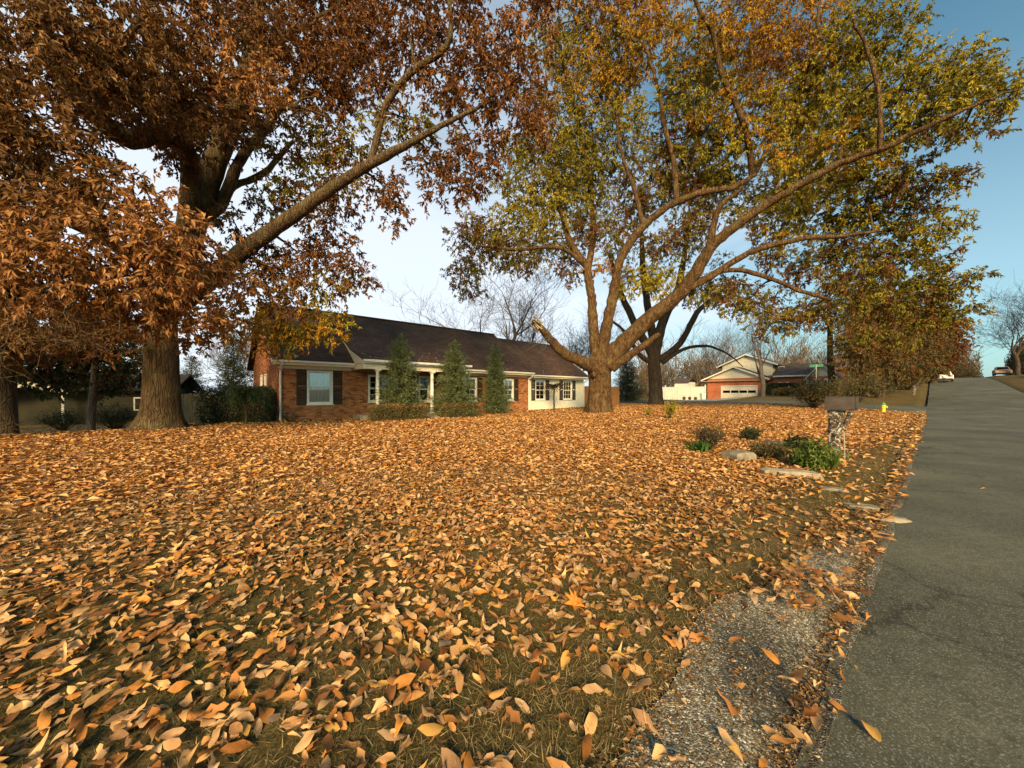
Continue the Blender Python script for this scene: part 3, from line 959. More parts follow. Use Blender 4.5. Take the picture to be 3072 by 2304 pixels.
lr = np.random.default_rng(5)
LT = [leaf_template(lr.normal(0.3, 0.45), lr.normal(0, 0.6), lr) for _ in range(16)]
for q_ in (3, 7, 11, 15):      # broader, lobed and torn leaves among the lance-shaped ones
    LT[q_][0][[3, 5, 9, 11], 0] *= 0.55
    LT[q_][0][[6, 8], 0] *= 1.25
    LT[q_][0][[12, 14], 0] *= 1.3
for q_ in (5, 13):
    LT[q_][0][:, 2] *= 2.2
    LT[q_][0][[9, 12], 0] *= 0.3
LTV = np.array([a for a, _ in LT]); LTF = LT[0][1]
GP = np.array([(0.70, 0.45, 0.24), (0.62, 0.37, 0.18), (0.58, 0.29, 0.10), (0.46, 0.20, 0.06), (0.66, 0.39, 0.17), (0.34, 0.145, 0.045), (0.60, 0.26, 0.06), (0.54, 0.30, 0.13), (0.64, 0.37, 0.10), (0.28, 0.125, 0.045), (0.68, 0.42, 0.21)])

GP = GP * np.array([0.88, 0.82, 0.74])
HOUSE_S0, HOUSE_T0 = 2.9, 18.5


def density(s, t):
    """fallen leaves per square metre"""
    X = s * DX - t * DY; Y = s * DY + t * DX
    d = 430 * sm(t, 0.6, 1.9) + 42
    n = hnoise(s * 1.3, t * 1.3, 31) * 0.5 + hnoise(s * 3.1, t * 3.1, 32) * 0.5
    d = d * (0.58 + 0.85 * n)
    # thinner, grassier close to the camera and in the strip by the road
    near = 1 - sm(np.hypot(X, Y), 1.2, 4.2)
    d = d * (1 - 0.10 * near)
    d = np.where(t < lawn_edge(s), 16.0 + 60 * sm(s, 3.2, 5), d)
    d = np.where(t < ROAD_L, 1.2 * np.exp((t - ROAD_L) / 0.5) + 0.12, d)
    d = d * (1 - 0.55 * sm(s, 4.8, 6.2) * (1 - sm(s, 13, 17)) * (1 - sm(t, 0.9, 1.7)))
    # drift of leaves piled in the gutter
    pile = np.exp(-(((s - 3.15) / 0.40) ** 2 + ((t - 0.63) / 0.24) ** 2) ** 2) * 520 + np.exp(-(((s - 4.9) / 0.9) ** 2 + ((t - 0.62) / 0.25) ** 2) ** 2) * 260
    d = d + pile
    d = d + 130 * np.exp(-((t - 0.37) / 0.06) ** 2)
    d = np.where((s > HOUSE_S0 - 0.1) & (t > HOUSE_T0 - 0.1), 0, d)
    d = np.where((s > 5.9) & (s < 11.7) & (t > 16.9), 0, d)
    d = np.where((s > 36) & (t > 0.3), 0.0, d)
    return d


def scatter(box, dmax, cond, rng):
    s0, s1, t0, t1 = box
    n = int((s1 - s0) * (t1 - t0) * dmax)
    s = rng.uniform(s0, s1, n); t = rng.uniform(t0, t1, n)
    X = s * DX - t * DY; Y = s * DY + t * DX
    keep = (rng.random(n) * dmax < density(s, t)) & (np.abs(X) < 1.50 * Y + 0.9) & (Y > 0.7) & cond(np.hypot(X, Y))
    return s[keep], t[keep], X[keep], Y[keep]


def pile_z(s, t):
    return 0.085 * np.exp(-(((s - 3.15) / 0.34) ** 2 + ((t - 0.63) / 0.19) ** 2) ** 2) + 0.03 * np.exp(-(((s - 4.9) / 0.8) ** 2 + ((t - 0.62) / 0.2) ** 2))


rg = np.random.default_rng(77)
s_, t_, X_, Y_ = scatter((-8, 14, -3.0, 12), 700, lambda r: r < 6.5, rg)
n = len(s_)
Z_ = np.where(t_ < ROAD_L, 0.006, np.where(t_ < lawn_edge(s_), 0.035, H(s_, t_)) + rg.uniform(0.004, 0.045, n)) + pile_z(s_, t_) * rg.uniform(0.3, 1.05, n)
yaw = rg.uniform(0, 2 * PI, n)
tilt = rg.normal(0, 0.16, n)
D_ = np.stack([np.cos(yaw), np.sin(yaw), tilt], -1)
nm_ = np.stack([rg.normal(0, 0.33, n), rg.normal(0, 0.33, n), np.ones(n)], -1)
Lf = 0.038 + 0.088 * rg.random(n) ** 0.85; Wf = Lf * rg.uniform(0.26, 0.50, n)
Cf = GP[rg.integers(len(GP), size=n)] * rg.uniform(0.62, 1.18, (n, 1)) * (0.82 + 0.36 * hnoise(s_ * 0.8, t_ * 0.8, 88))[:, None]
Cf = np.where((rg.random(n) < 0.14)[:, None], Cf * np.array([0.55, 0.5, 0.5]), Cf)
Cf = np.where((rg.random(n) < 0.12)[:, None], Cf * 0.6 + np.array([0.22, 0.15, 0.09]), Cf)
vi = rg.integers(16, size=n)
flip = rg.random(n) < 0.4
tm = LTV[vi].copy(); tm[flip, :, 2] *= -1
size_seen = Lf / np.hypot(X_, Y_)
inview = (np.abs(X_) < 1.37 * Y_) & (Y_ > 1.28)
big = np.argsort(-(size_seen * inview))[:300]
rest = np.ones(n, bool); rest[big] = False
V, Fq, C = leaf_cloud(np.stack([X_, Y_, Z_], -1)[rest], D_[rest], nm_[rest], Lf[rest], Wf[rest], Cf[rest], tm[rest], LTF)
litV, litF, litC = [V], [Fq], [C]
off = len(V)
# the 300 that show largest: single leaves lying on the lawn
leaf_meshes = []
for i in range(16):
    for sgn in (1, -1):
        v = LTV[i].copy(); v[:, 2] *= sgn
        me = mesh_np('leaf', v, [LTF], smooth=True); me.materials.append(M['leaf_single']); leaf_meshes.append(me)
from mathutils import Matrix
for i in big:
    d = unit(D_[i]); x = unit(np.cross(d, nm_[i])); z = np.cross(x, d)
    o = bpy.data.objects.new('leaf', leaf_meshes[vi[i] * 2 + int(flip[i])])
    o.color = (*Cf[i], 1)
    mw = Matrix((x * Wf[i], d * Lf[i], z * Lf[i])).transposed().to_4x4()
    mw.translation = (X_[i], Y_[i], Z_[i])
    COL.objects.link(o); o.parent = ground; o.matrix_local = mw
# middle and far lawn
for lo, hi, dm, box, sc, tmpl, tf in ((6.5, 13, 420, (-16, 20, -3.0, 18.6), 0.9, LEAF4, LEAF4_F), (13, 46, 220, (-22, 36.2, 0.2, 30), 1.15, LEAF4, LEAF4_F)):
    s2, t2, X2, Y2 = scatter(box, dm, lambda r: (r >= lo) & (r < hi), rg)
    n = len(s2)
    yaw = rg.uniform(0, 2 * PI, n)
    D2 = np.stack([np.cos(yaw), np.sin(yaw), rg.normal(0, 0.28, n)], -1)
    nm2 = np.stack([rg.normal(0, 0.45, n), rg.normal(0, 0.45, n), np.ones(n)], -1)
    L2 = rg.uniform(0.08, 0.15, n) * sc
    C2 = GP[rg.integers(len(GP), size=n)] * rg.uniform(0.82, 1.28, (n, 1))
    Z2 = np.where(t2 < ROAD_L, road_z(s2) + 0.008, np.where(t2 < lawn_edge(s2), 0.03 + road_z(s2), H(s2, t2)) + rg.uniform(0.005, 0.05, n))
    V, Fq, C = leaf_cloud(np.stack([X2, Y2, Z2], -1), D2, nm2, L2, L2 * rg.uniform(0.34, 0.5, n), C2, tmpl, tf)
    litV.append(V); litF.append(Fq + off); litC.append(C); off += len(V)
link('leaf_litter', mesh_np('leaf_litter', np.vstack(litV), litF, np.vstack(litC), smooth=True), M['leaf_ground'], kind='stuff',
     label='carpet of tan and orange fallen leaves over the lawn', cat='fallen leaves')

# thin grass between the leaves
n = 150000
rr = 0.9 + 9.5 * rg.random(n) ** 1.25
aa = rg.uniform(-1.0, 1.0, n)
Xg = rr * np.sin(aa); Yg = rr * np.cos(aa)
sg, tg = st_of(Xg, Yg)
patch = hnoise(sg * 1.6, tg * 1.6, 41) * 0.6 + hnoise(sg * 5, tg * 5, 42) * 0.4
k = (tg > lawn_edge(sg) - 0.03) & (rg.random(n) < 0.25 + 0.9 * patch) & (Yg > 0.7)
sg, tg, Xg, Yg, patch = sg[k], tg[k], Xg[k], Yg[k], patch[k]
n = len(sg)
green = np.clip(sm(tg, 1.0, 2.0) * 0.85 * (1 - sm(np.hypot(Xg, Yg), 3.5, 7)) + (patch - 0.5) * 0.9, 0, 1)
ga = np.array([(0.075, 0.082, 0.020), (0.050, 0.062, 0.015), (0.11, 0.105, 0.03)]); gb = np.array([(0.24, 0.17, 0.075), (0.18, 0.125, 0.05), (0.31, 0.235, 0.115)])
pick = rg.integers(3, size=n)
isg = rg.random(n) < green
Cg = np.where(isg[:, None], ga[pick], gb[pick]) * rg.uniform(0.7, 1.25, (n, 1))
dv = np.stack([rg.normal(0, 0.8, n), rg.normal(0, 0.8, n), rg.uniform(0.25, 1.0, n)], -1)
TRI = np.array([(-.5, 0, 0), (.5, 0, 0), (0, 1, -0.05)]); TRF = np.array([(0, 1, 2)])
V, Fq, C = leaf_cloud(np.stack([Xg, Yg, H(sg, tg) - 0.004], -1), dv, rg.normal(0, 1, (n, 3)) + np.array([0, 0, .3]), rg.uniform(0.025, 0.075, n), rg.uniform(0.003, 0.006, n), Cg, TRI, TRF)
link('grass', mesh_np('grass', V, [Fq], C), M['grass'], kind='stuff', label='thin green and straw grass between the leaves', cat='grass')

# loose grit on the gutter
n = 3600
sq = rg.uniform(0.4, 9, n) ** 1.0; tq = rg.uniform(0.30, 1.05, n)
sq = 0.4 + 8.6 * rg.random(n) ** 1.6
k = tq < lawn_edge(sq) + 0.02
sq, tq = sq[k], tq[k]; n = len(sq)
OCT = np.array([(1, 0, 0), (-1, 0, 0), (0, 1, 0), (0, -1, 0), (0, 0, .8), (0, 0, -.8)], float)
OCF = np.array([(0, 2, 4), (2, 1, 4), (1, 3, 4), (3, 0, 4), (2, 0, 5), (1, 2, 5), (3, 1, 5), (0, 3, 5)])
sz = rg.uniform(0.0015, 0.005, n)
gpos = np.stack([sq * DX - tq * DY, sq * DY + tq * DX, 0.034 * np.clip((tq - 0.3) / 0.6, 0, 1) ** 1.5 - 0.034 * np.exp(-((tq - 0.42) / 0.09) ** 2) + 0.003], -1)
gc = np.array([(0.40, 0.37, 0.32), (0.30, 0.24, 0.18), (0.18, 0.13, 0.08), (0.52, 0.50, 0.46)])[rg.integers(4, size=n)]
V = gpos[:, None, :] + OCT[None] * sz[:, None, None] * rg.uniform(0.6, 1.4, (n, 1, 3))
link('gravel', mesh_np('gravel', V.reshape(-1, 3), [(np.arange(n)[:, None, None] * 6 + OCF[None]).reshape(-1, 3)], np.repeat(gc, 6, 0)), M['leaf_ground'], kind='stuff',
     label='loose pale grit lying in the gutter', cat='gravel')

# brown crumbs of broken leaves along the road joint and over the gutter's edges
n = 16000
sc2 = 0.3 + 15 * rg.random(n) ** 1.35
which = rg.random(n)
tc2 = np.where(which < 0.42, 0.385 + rg.normal(0, 0.035, n), np.where(which < 0.72, lawn_edge(sc2) + rg.normal(0.0, 0.06, n), rg.uniform(0.36, 0.95, n)))
zc2 = 0.034 * np.clip((tc2 - 0.3) / 0.6, 0, 1) ** 1.5 - 0.03 * np.exp(-((tc2 - 0.42) / 0.09) ** 2) + rg.uniform(0.001, 0.012, n)
zc2 = np.where(tc2 > lawn_edge(sc2), H(sc2, tc2) + 0.006, zc2)
yaw = rg.uniform(0, 2 * PI, n)
Lc = rg.uniform(0.008, 0.032, n)
Cc = np.array([(0.26, 0.13, 0.045), (0.36, 0.19, 0.07), (0.16, 0.08, 0.03), (0.42, 0.30, 0.16), (0.12, 0.075, 0.035)])[rg.integers(5, size=n)]
V, Fq, C = leaf_cloud(np.stack([sc2 * DX - tc2 * DY, sc2 * DY + tc2 * DX, zc2], -1), np.stack([np.cos(yaw), np.sin(yaw), rg.normal(0, .25, n)], -1), np.stack([rg.normal(0, .4, n), rg.normal(0, .4, n), np.ones(n)], -1), Lc, Lc * rg.uniform(.25, .7, n), Cc, LEAF4, LEAF4_F)
link('leaf_crumbs', mesh_np('leaf_crumbs', V, [Fq], C), M['leaf_ground'], kind='stuff', label='brown crumbled leaf debris along the road joint', cat='leaf debris')

# ================================================================== BRICK HOUSE
HB = 0.12


def hp(x):
    """photo column -> metres along the front wall"""
    a = (x - 1536) / F
    return HOUSE_T0 * (DX * a + DY) / (DX - DY * a) - HOUSE_S0


house = thing('brick_house', 'long low red brick house with dark roof and cream siding wing', 'house', ST(HOUSE_S0, HOUSE_T0, HB), PHI)
MAINX, WINGX = 14.8, 20.9
DEP = 8.0
EAVE = 2.62
RIDGE = 5.85
sl = (RIDGE - 2.72) / (DEP / 2 + 0.45)


def roof_z(y):
    return 2.72 + sl * (y + 0.45)


WIN = [(1.11, 2.155, 0.79, 2.31), (3.83, 5.60, 0.85, 2.20), (6.56, 7.20, 0.80, 2.22), (9.47, 10.42, 0.80, 2.22), (12.58, 13.43, 0.80, 2.22)]
DOOR = (5.72, 6.45, 0.30, 2.28)
WWIN = [(15.49, 16.49, 0.80, 2.22), (18.44, 19.49, 0.80, 2.22)]


def wall_open(x0, x1, z0, z1, y0, y1, opens):
    mb = MB()
    xs = sorted({x0, x1, *[o[0] for o in opens if x0 < o[0] < x1], *[o[1] for o in opens if x0 < o[1] < x1]})
    for a, b in zip(xs[:-1], xs[1:]):
        zc = z0
        for o in sorted([o for o in opens if o[0] <= a + 1e-6 and o[1] >= b - 1e-6], key=lambda o: o[2]):
            if o[2] > zc: mb.bx(a, b, y0, y1, zc, o[2])
            zc = o[3]
        if zc < z1: mb.bx(a, b, y0, y1, zc, z1)
    return mb


front = wall_open(0.02, MAINX - 0.02, -0.3, EAVE, 0.012, 0.25, WIN + [DOOR]).build('front_wall', M['mortar'], house)
# bricks: running bond, real joints
BW, BH_, JT = 0.203, 0.062, 0.011
brick_me = None


def brick_mesh():
    mb = MB(); w, h, d = BW / 2, BH_ / 2, 0.05; c = 0.004
    v = [(-w, 0, -h), (w, 0, -h), (w, 0, h), (-w, 0, h), (-w + c, -0.006, -h + c), (w - c, -0.006, -h + c), (w - c, -0.006, h - c), (-w + c, -0.006, h - c), (-w, d, -h), (w, d, -h), (w, d, h), (-w, d, h)]
    f = [(4, 5, 6, 7), (0, 1, 5, 4), (1, 2, 6, 5), (2, 3, 7, 6), (3, 0, 4, 7), (1, 0, 8, 9), (2, 1, 9, 10), (3, 2, 10, 11), (0, 3, 11, 8)]
    return np.array(v), f


bv, bf = brick_mesh()
BQ = np.array(bf)


def brick_layout(x0, x1, z0, z1, opens, top=None):
    out = []
    r = 0; z = z0
    while z + BH_ <= z1 + 1e-6:
        x = x0 - (BW + JT) / 2 * (r % 2)
        while x < x1 - 0.02:
            a, b = max(x, x0), min(x + BW, x1)
            segs = [(a, b)]
            for o in opens:
                if o[2] - 0.01 < z + BH_ and z < o[3] + 0.005:
                    ns = []
                    for (p, q_) in segs:
                        if q_ <= o[0] or p >= o[1]: ns.append((p, q_))
                        else:
                            if p < o[0] - 0.02: ns.append((p, o[0] - 0.004))
                            if q_ > o[1] + 0.02: ns.append((o[1] + 0.004, q_))
                    segs = ns
            for p, q_ in segs:
                if q_ - p > 0.03 and (top is None or z + BH_ < top((p + q_) / 2)):
                    out.append(((p + q_) / 2, z + BH_ / 2, q_ - p))
            x += BW + JT
        z += BH_ + JT; r += 1
    return out


lay = brick_layout(0.0, MAINX, -0.06, EAVE - 0.24, WIN + [DOOR])
lay.sort(key=lambda b: b[0])
vis = [b for b in lay if b[0] < 3.4]
single = vis[:300]
rest_b = vis[300:] + [b for b in lay if b[0] >= 3.4]
bm_s = mesh_np('brick', bv, [BQ]); bm_s.materials.append(M['brick_obj'])
for x, z, w in single:
    o = bpy.data.objects.new('brick', bm_s); COL.objects.link(o); o.parent = front
    o.location = (x, random.uniform(-0.003, 0.002), z); o.scale = (w / BW, 1, 1)


def bricks_joined(name, lay, parent, place):
    A = np.array(lay); n = len(A)
    V = np.repeat(bv[None], n, 0).copy()
    V[:, :, 0] *= (A[:, 2] / BW)[:, None]
    V[:, :, 0] += A[:, 0][:, None]; V[:, :, 2] += A[:, 1][:, None]
    V[:, :, 1] += RNG.uniform(-0.003, 0.002, (n, 1))
    V = place(V.reshape(-1, 3))
    Fq = (np.arange(n)[:, None, None] * 12 + BQ[None]).reshape(-1, 4)
    val = np.repeat(RNG.random(n), 12)
    return link(name, mesh_np(name, V, [Fq], np.repeat(val[:, None], 3, 1)), M['brick_val'], parent, kind='stuff')


bricks_joined('brick_courses', rest_b, front, lambda v: v)
# left gable: brick to the ridge
GW = [(3.1, 3.75, 0.8, 2.25), (4.45, 5.1, 0.8, 2.25)]
gab = wall_open(0.02, DEP - 0.02, -0.3, EAVE, 0, 0.2, GW)
gab.v = [(0.012 + y, x, z) for x, y, z in gab.v]
gab.prism([(0.02, EAVE + 0.001), (DEP - 0.02, EAVE + 0.001), (DEP / 2, roof_z(DEP / 2) - 0.10)], 0.012, 0.2, 'x')
gable = gab.build('gable_wall', M['mortar'], house)
gl = brick_layout(0.0, DEP, -0.06, RIDGE - 0.2, GW, top=lambda x: roof_z(DEP / 2 - abs(x - DEP / 2)) - 0.18)
# local brick x runs along -y of the gable so the face looks to -x
bricks_joined('brick_courses', [(x, z, w) for x, z, w in gl], gable, lambda v: np.stack([v[:, 1], v[:, 0], v[:, 2]], -1))
MB().bx(0.1, MAINX, DEP - 0.2, DEP, -0.3, EAVE).bx(MAINX, WINGX, DEP - 0.2, DEP, -0.3, EAVE).build('back_wall', M['mortar'], house)
rg_ = MB().bx(WINGX - 0.2, WINGX, 0.02, DEP - 0.02, -0.3, 2.5).prism([(0.02, 2.5), (DEP - 0.02, 2.5), (DEP / 2, 5.35)], WINGX - 0.2, WINGX, 'x')
rg_.build('gable_wall', M['siding'], house)
# wing front: backing and lap boards
wing = wall_open(MAINX, WINGX, -0.3, 2.55, 0.02, 0.2, WWIN).build('wing_wall', M['siding'], house)
bz = -0.08; LAPH = 0.115
while bz < 2.36:
    xs = [(MAINX + 0.10, WINGX - 0.06)]
    for o in WWIN:
        if bz + LAPH > o[2] - 0.05 and bz < o[3] + 0.05:
            xs = [s2 for a, b in xs for s2 in ([(a, o[0] - 0.06), (o[1] + 0.06, b)] if a < o[0] and b > o[1] else [(a, b)])]
    mb = MB()
    for a, b in xs:
        mb.prism([(0.018, bz), (-0.016, bz), (-0.004, bz + LAPH - 0.002), (0.018, bz + LAPH - 0.002)], a, b, 'x')
    mb.build('siding_board', M['siding'], wing)
    bz += LAPH
# corner boards
MB().bx(MAINX + 0.0, MAINX + 0.10, -0.022, 0.03, -0.1, 2.45).build('corner_board', M['white'], house)
MB().bx(WINGX - 0.06, WINGX + 0.03, -0.022, 0.08, -0.1, 2.45).build('corner_board', M['white'], house)


def curtain_mesh(mb, x0, x1, z0, z1, y, folds=9, gather=0.0):
    n = folds * 4
    vs = []; fs = []
    for i in range(n + 1):
        u = i / n
        yy = y + 0.025 * math.sin(u * folds * 2 * PI)
        vs += [(x0 + (x1 - x0) * u, yy, z0), (x0 + (x1 - x0) * (u if not gather else u + gather * math.sin(u * PI) * 0.0), yy, z1)]
    for i in range(n):
        fs.append((2 * i, 2 * i + 2, 2 * i + 3, 2 * i + 1))
    mb.add(vs, fs)


def window(parent, o, cols=1, rows=2, curtain=None, lite=(0, 0), place=None, shutters=(True, True), sw=0.37):
    """double-hung window in the wall opening o = x0,x1,z0,z1 (face at y=0)"""
    x0, x1, z0, z1 = o
    pf = place or (lambda mb: mb)
    f = MB()
    t = 0.065
    f.bx(x0 - 0.02, x0 + t, -0.025, 0.11, z0, z1).bx(x1 - t, x1 + 0.02, -0.025, 0.11, z0, z1).bx(x0 + t, x1 - t, -0.025, 0.11, z1 - t, z1).bx(x0 + t, x1 - t, -0.025, 0.11, z0, z0 + t)
    w = pf(f).build('window', M['white'], parent)
    pf(MB().bx(x0 - 0.05, x1 + 0.05, -0.055, 0.02, z0 - 0.05, z0 - 0.002)).build('sill', M['white'], w)
    zm = (z0 + z1) / 2
    n = rows
    a, b = x0 + t, x1 - t
    cuts = [z0 + t + (z1 - z0 - 2 * t) * i / n for i in range(n + 1)]
    for i in range(n):
        c0, c1 = cuts[i] + (0.003 if i else 0), cuts[i + 1] - 0.003
        yo = 0.045 if i == 0 else 0.02
        rr_ = 0.035
        s = MB().bx(a, a + rr_, yo, yo + 0.035, c0, c1).bx(b - rr_, b, yo, yo + 0.035, c0, c1).bx(a + rr_, b - rr_, yo, yo + 0.035, c0, c0 + rr_).bx(a + rr_, b - rr_, yo, yo + 0.035, c1 - rr_, c1)
        m_, k_ = lite
        for j in range(1, m_):
            xx = a + rr_ + (b - a - 2 * rr_) * j / m_
            s.bx(xx - 0.009, xx + 0.009, yo + 0.004, yo + 0.03, c0 + rr_, c1 - rr_)
        for j in range(1, k_):
            zz = c0 + rr_ + (c1 - c0 - 2 * rr_) * j / k_
            s.bx(a + rr_, b - rr_, yo + 0.006, yo + 0.028, zz - 0.009, zz + 0.009)
        pf(s).build('sash', M['white'], w)
        pf(MB().bx(a + 0.01, b - 0.01, yo + 0.016, yo + 0.020, c0 + 0.01, c1 - 0.01)).build('pane', M['glass'], w)
    c = MB()
    if curtain == 'full':
        curtain_mesh(c, a, b, z0 + t, z1 - t, 0.16, 8)
        pf(c).build('curtain', M['curtain'], w)
    elif curtain == 'sides':
        ww = (b - a) * 0.34
        for (p, q_) in ((a, a + ww), (b - ww, b)):
            curtain_mesh(c, p, q_, z0 + t, z1 - t, 0.16, 4)
        pf(c).build('curtain', M['curtain'], w)
    elif curtain == 'half':
        curtain_mesh(c, a, b, z0 + (z1 - z0) * 0.55, z1 - t, 0.16, 6)
        pf(c).build('curtain', M['curtain'], w)
    if shutters:
        for k_, on in enumerate(shutters):
            if not on: continue
            p = x0 - 0.03 - sw if k_ == 0 else x1 + 0.03
            s = MB().bx(p, p + 0.05, -0.038, -0.008, z0 - 0.03, z1 + 0.03).bx(p + sw - 0.05, p + sw, -0.038, -0.008, z0 - 0.03, z1 + 0.03)
            for zz in (z0 - 0.03, (z0 + z1) / 2 - 0.03, z1 - 0.03):
                s.bx(p + 0.05, p + sw - 0.05, -0.038, -0.008, zz, zz + 0.06)
            zz = z0 + 0.04
            while zz < z1 - 0.05:
                if abs(zz - (z0 + z1) / 2) > 0.05:
                    s.add([(p + 0.05, -0.012, zz + 0.035), (p + sw - 0.05, -0.012, zz + 0.035), (p + sw - 0.05, -0.034, zz), (p + 0.05, -0.034, zz)], [(0, 1, 2, 3)])
                zz += 0.045
            pf(s).build('shutter', M['shutter'], parent)
    return w


window(house, WIN[0], curtain='full', lite=(0, 0), sw=0.40)
window(house, WIN[1], rows=2, curtain=None, lite=(4, 2), shutters=None)
window(house, WIN[2], curtain='half', shutters=(False, True), sw=0.34)
window(house, WIN[3], curtain='sides', lite=(2, 2), shutters=(True, True), sw=0.40)
window(house, WIN[4], curtain='sides', lite=(2, 2), shutters=(True, True), sw=0.40)
window(house, WWIN[0], curtain=None, lite=(2, 2), shutters=(True, True), sw=0.38)
window(house, WWIN[1], curtain='half', lite=(3, 2), shutters=(True, True), sw=0.38)


def to_gable(mb):
    mb.v = [(y, x, z) for x, y, z in mb.v]; mb.f = [tuple(reversed(f)) for f in mb.f]; return mb


for g_ in GW:
    window(house, g_, curtain='full', place=to_gable, shutters=None)
# front door under the porch
dr_ = MB().bx(DOOR[0] + 0.06, DOOR[1] - 0.06, 0.06, 0.11, DOOR[2], DOOR[3] - 0.06)
for (p, q_, r_, s_) in ((0.12, 0.30, 0.15, 0.8), (0.40, 0.58, 0.15, 0.8), (0.12, 0.30, 0.95, 1.75), (0.40, 0.58, 0.95, 1.75)):
    dr_.bx(DOOR[0] + p, DOOR[0] + q_, 0.048, 0.06, DOOR[2] + r_, DOOR[2] + s_)
door = dr_.build('door', M['shutter'], house)
MB().lathe([(0.0, 0), (0.028, 0.005), (0.03, 0.03), (0.012, 0.05)], 10, (DOOR[1] - 0.14, 0.03, DOOR[2] + 0.95)).build('handle', M['metal_grey'], door)
MB().bx(DOOR[0], DOOR[0] + 0.06, -0.01, 0.12, DOOR[2], DOOR[3]).bx(DOOR[1] - 0.06, DOOR[1], -0.01, 0.12, DOOR[2], DOOR[3]).bx(DOOR[0] + 0.06, DOOR[1] - 0.06, -0.01, 0.12, DOOR[3] - 0.06, DOOR[3]).build('door_frame', M['white'], house)
# dark rooms behind the windows
MB().bx(0.4, WINGX - 0.4, 3.0, 3.1, -0.2, 2.5).build('inner_wall', M['interior'], house)
MB().bx(0.3, WINGX - 0.3, 0.3, DEP - 0.3, -0.25, 0.2).build('floor', M['interior'], house)
MB().bx(0.26, WINGX - 0.26, 0.26, DEP - 0.26, 2.50, 2.56).build('ceiling', M['interior'], house)

# roofs


def slab_roof(name, x0, x1, prof, th=0.09, mat=None, parent=None):
    """prof: list of (y,z) of the upper surface"""
    top = prof; bot = [(y, z - th) for y, z in prof][::-1]
    return MB().prism(top + bot, x0, x1, 'x').build(name, mat or M['shingle'], parent or house)


roof = slab_roof('roof', -0.28, MAINX + 0.12, [(-0.45, 2.72), (DEP / 2, RIDGE), (DEP + 0.45, 2.72)])
RW = 5.62
slab_roof('wing_roof', MAINX + 0.121, WINGX + 0.28, [(-0.45, 2.58), (DEP / 2, RW), (DEP + 0.45, 2.58)])
PX0, PX1, PY = 3.02, 8.75, -1.62
proof = slab_roof('porch_roof', PX0, PX1, [(PY, 2.84), (0.2, 3.47), (1.75, roof_z(1.75) + 0.05)], 0.08)
# ridge vents and pipe
MB().bx(-0.28, MAINX + 0.12, DEP / 2 - 0.14, DEP / 2 + 0.14, RIDGE - 0.04, RIDGE + 0.03).build('ridge_cap', M['shingle'], roof)
MB().lathe([(0.05, 0), (0.05, 0.30), (0.075, 0.32), (0.075, 0.38), (0.04, 0.40)], 10, (hp(1084) + 2.0, DEP / 2 + 0.3, RIDGE - 0.3)).build('vent_pipe', M['metal_dark'], roof)
# scattered leaves caught on the roof
n = 420
lx = RNG.uniform(0.2, 20.5, n); ly = -0.4 + 1.7 * RNG.random(n) ** 1.6
onp = (lx > PX0 + 0.1) & (lx < PX1 - 0.1)
ly = np.where(onp, -1.5 + 2.4 * RNG.random(n) ** 1.3, ly)
keep = onp | (RNG.random(n) < 0.35)
lx, ly, onp = lx[keep], ly[keep], onp[keep]; n = len(lx)
lz = np.where(onp, np.interp(ly, [PY, 0.2, 1.75], [2.84, 3.47, roof_z(1.75)]), np.where(lx > MAINX + 0.12, 2.58 + (RW - 2.58) / 4.45 * (ly + 0.45), roof_z(ly))) + 0.012
V, Fq, C = leaf_cloud(np.stack([lx, ly, lz], -1), np.stack([RNG.normal(0, 1, n), RNG.normal(0, 1, n), RNG.normal(0, .5, n)], -1), np.tile([0, -.6, .8], (n, 1)) + RNG.normal(0, .3, (n, 3)), RNG.uniform(.08, .14, n), RNG.uniform(.03, .05, n), GP[RNG.integers(len(GP), size=n)])
link('fallen_leaves', mesh_np('fallen_leaves', V, [Fq], C), M['leaf_ground'], roof, kind='stuff')
# fascia, frieze, soffit, gutters
for xa, xb in ((-0.26, PX0 - 0.012), (PX1 + 0.012, MAINX + 0.1)):
    MB().bx(xa, xb, -0.47, -0.44, 2.50, 2.66).build('fascia', M['cream'], house)
    MB().bx(xa, xb, -0.575, -0.475, 2.60, 2.69).build('roof_gutter', M['white'], house)
    MB().bx(max(xa, -0.02), min(xb, MAINX - 0.01), -0.035, -0.004, EAVE - 0.26, EAVE - 0.11).build('frieze_board', M['cream'], house)
    MB().bx(xa + 0.02, xb - 0.001, -0.438, 0.0, 2.505, 2.525).build('soffit', M['cream'], house)
MB().bx(MAINX + 0.125, WINGX + 0.26, -0.47, -0.44, 2.36, 2.52).build('fascia', M['cream'], house)
MB().bx(MAINX + 0.125, WINGX + 0.26, -0.575, -0.475, 2.46, 2.55).build('roof_gutter', M['white'], house)
MB().bx(MAINX + 0.125, WINGX + 0.24, -0.438, 0.0, 2.365, 2.385).build('soffit', M['cream'], house)
# rake boards
th = 0.17
for nm, xa, xb, e, r_ in (('rake_board', -0.31, -0.283, 2.72, RIDGE), ('rake_board', WINGX + 0.283, WINGX + 0.31, 2.58, RW)):
    MB().prism([(-0.47, e - th), (-0.47, e + 0.01), (DEP / 2, r_ + 0.01), (DEP + 0.47, e + 0.01), (DEP + 0.47, e - th), (DEP / 2, r_ - th)], xa, xb, 'x').build(nm, M['white'], house)
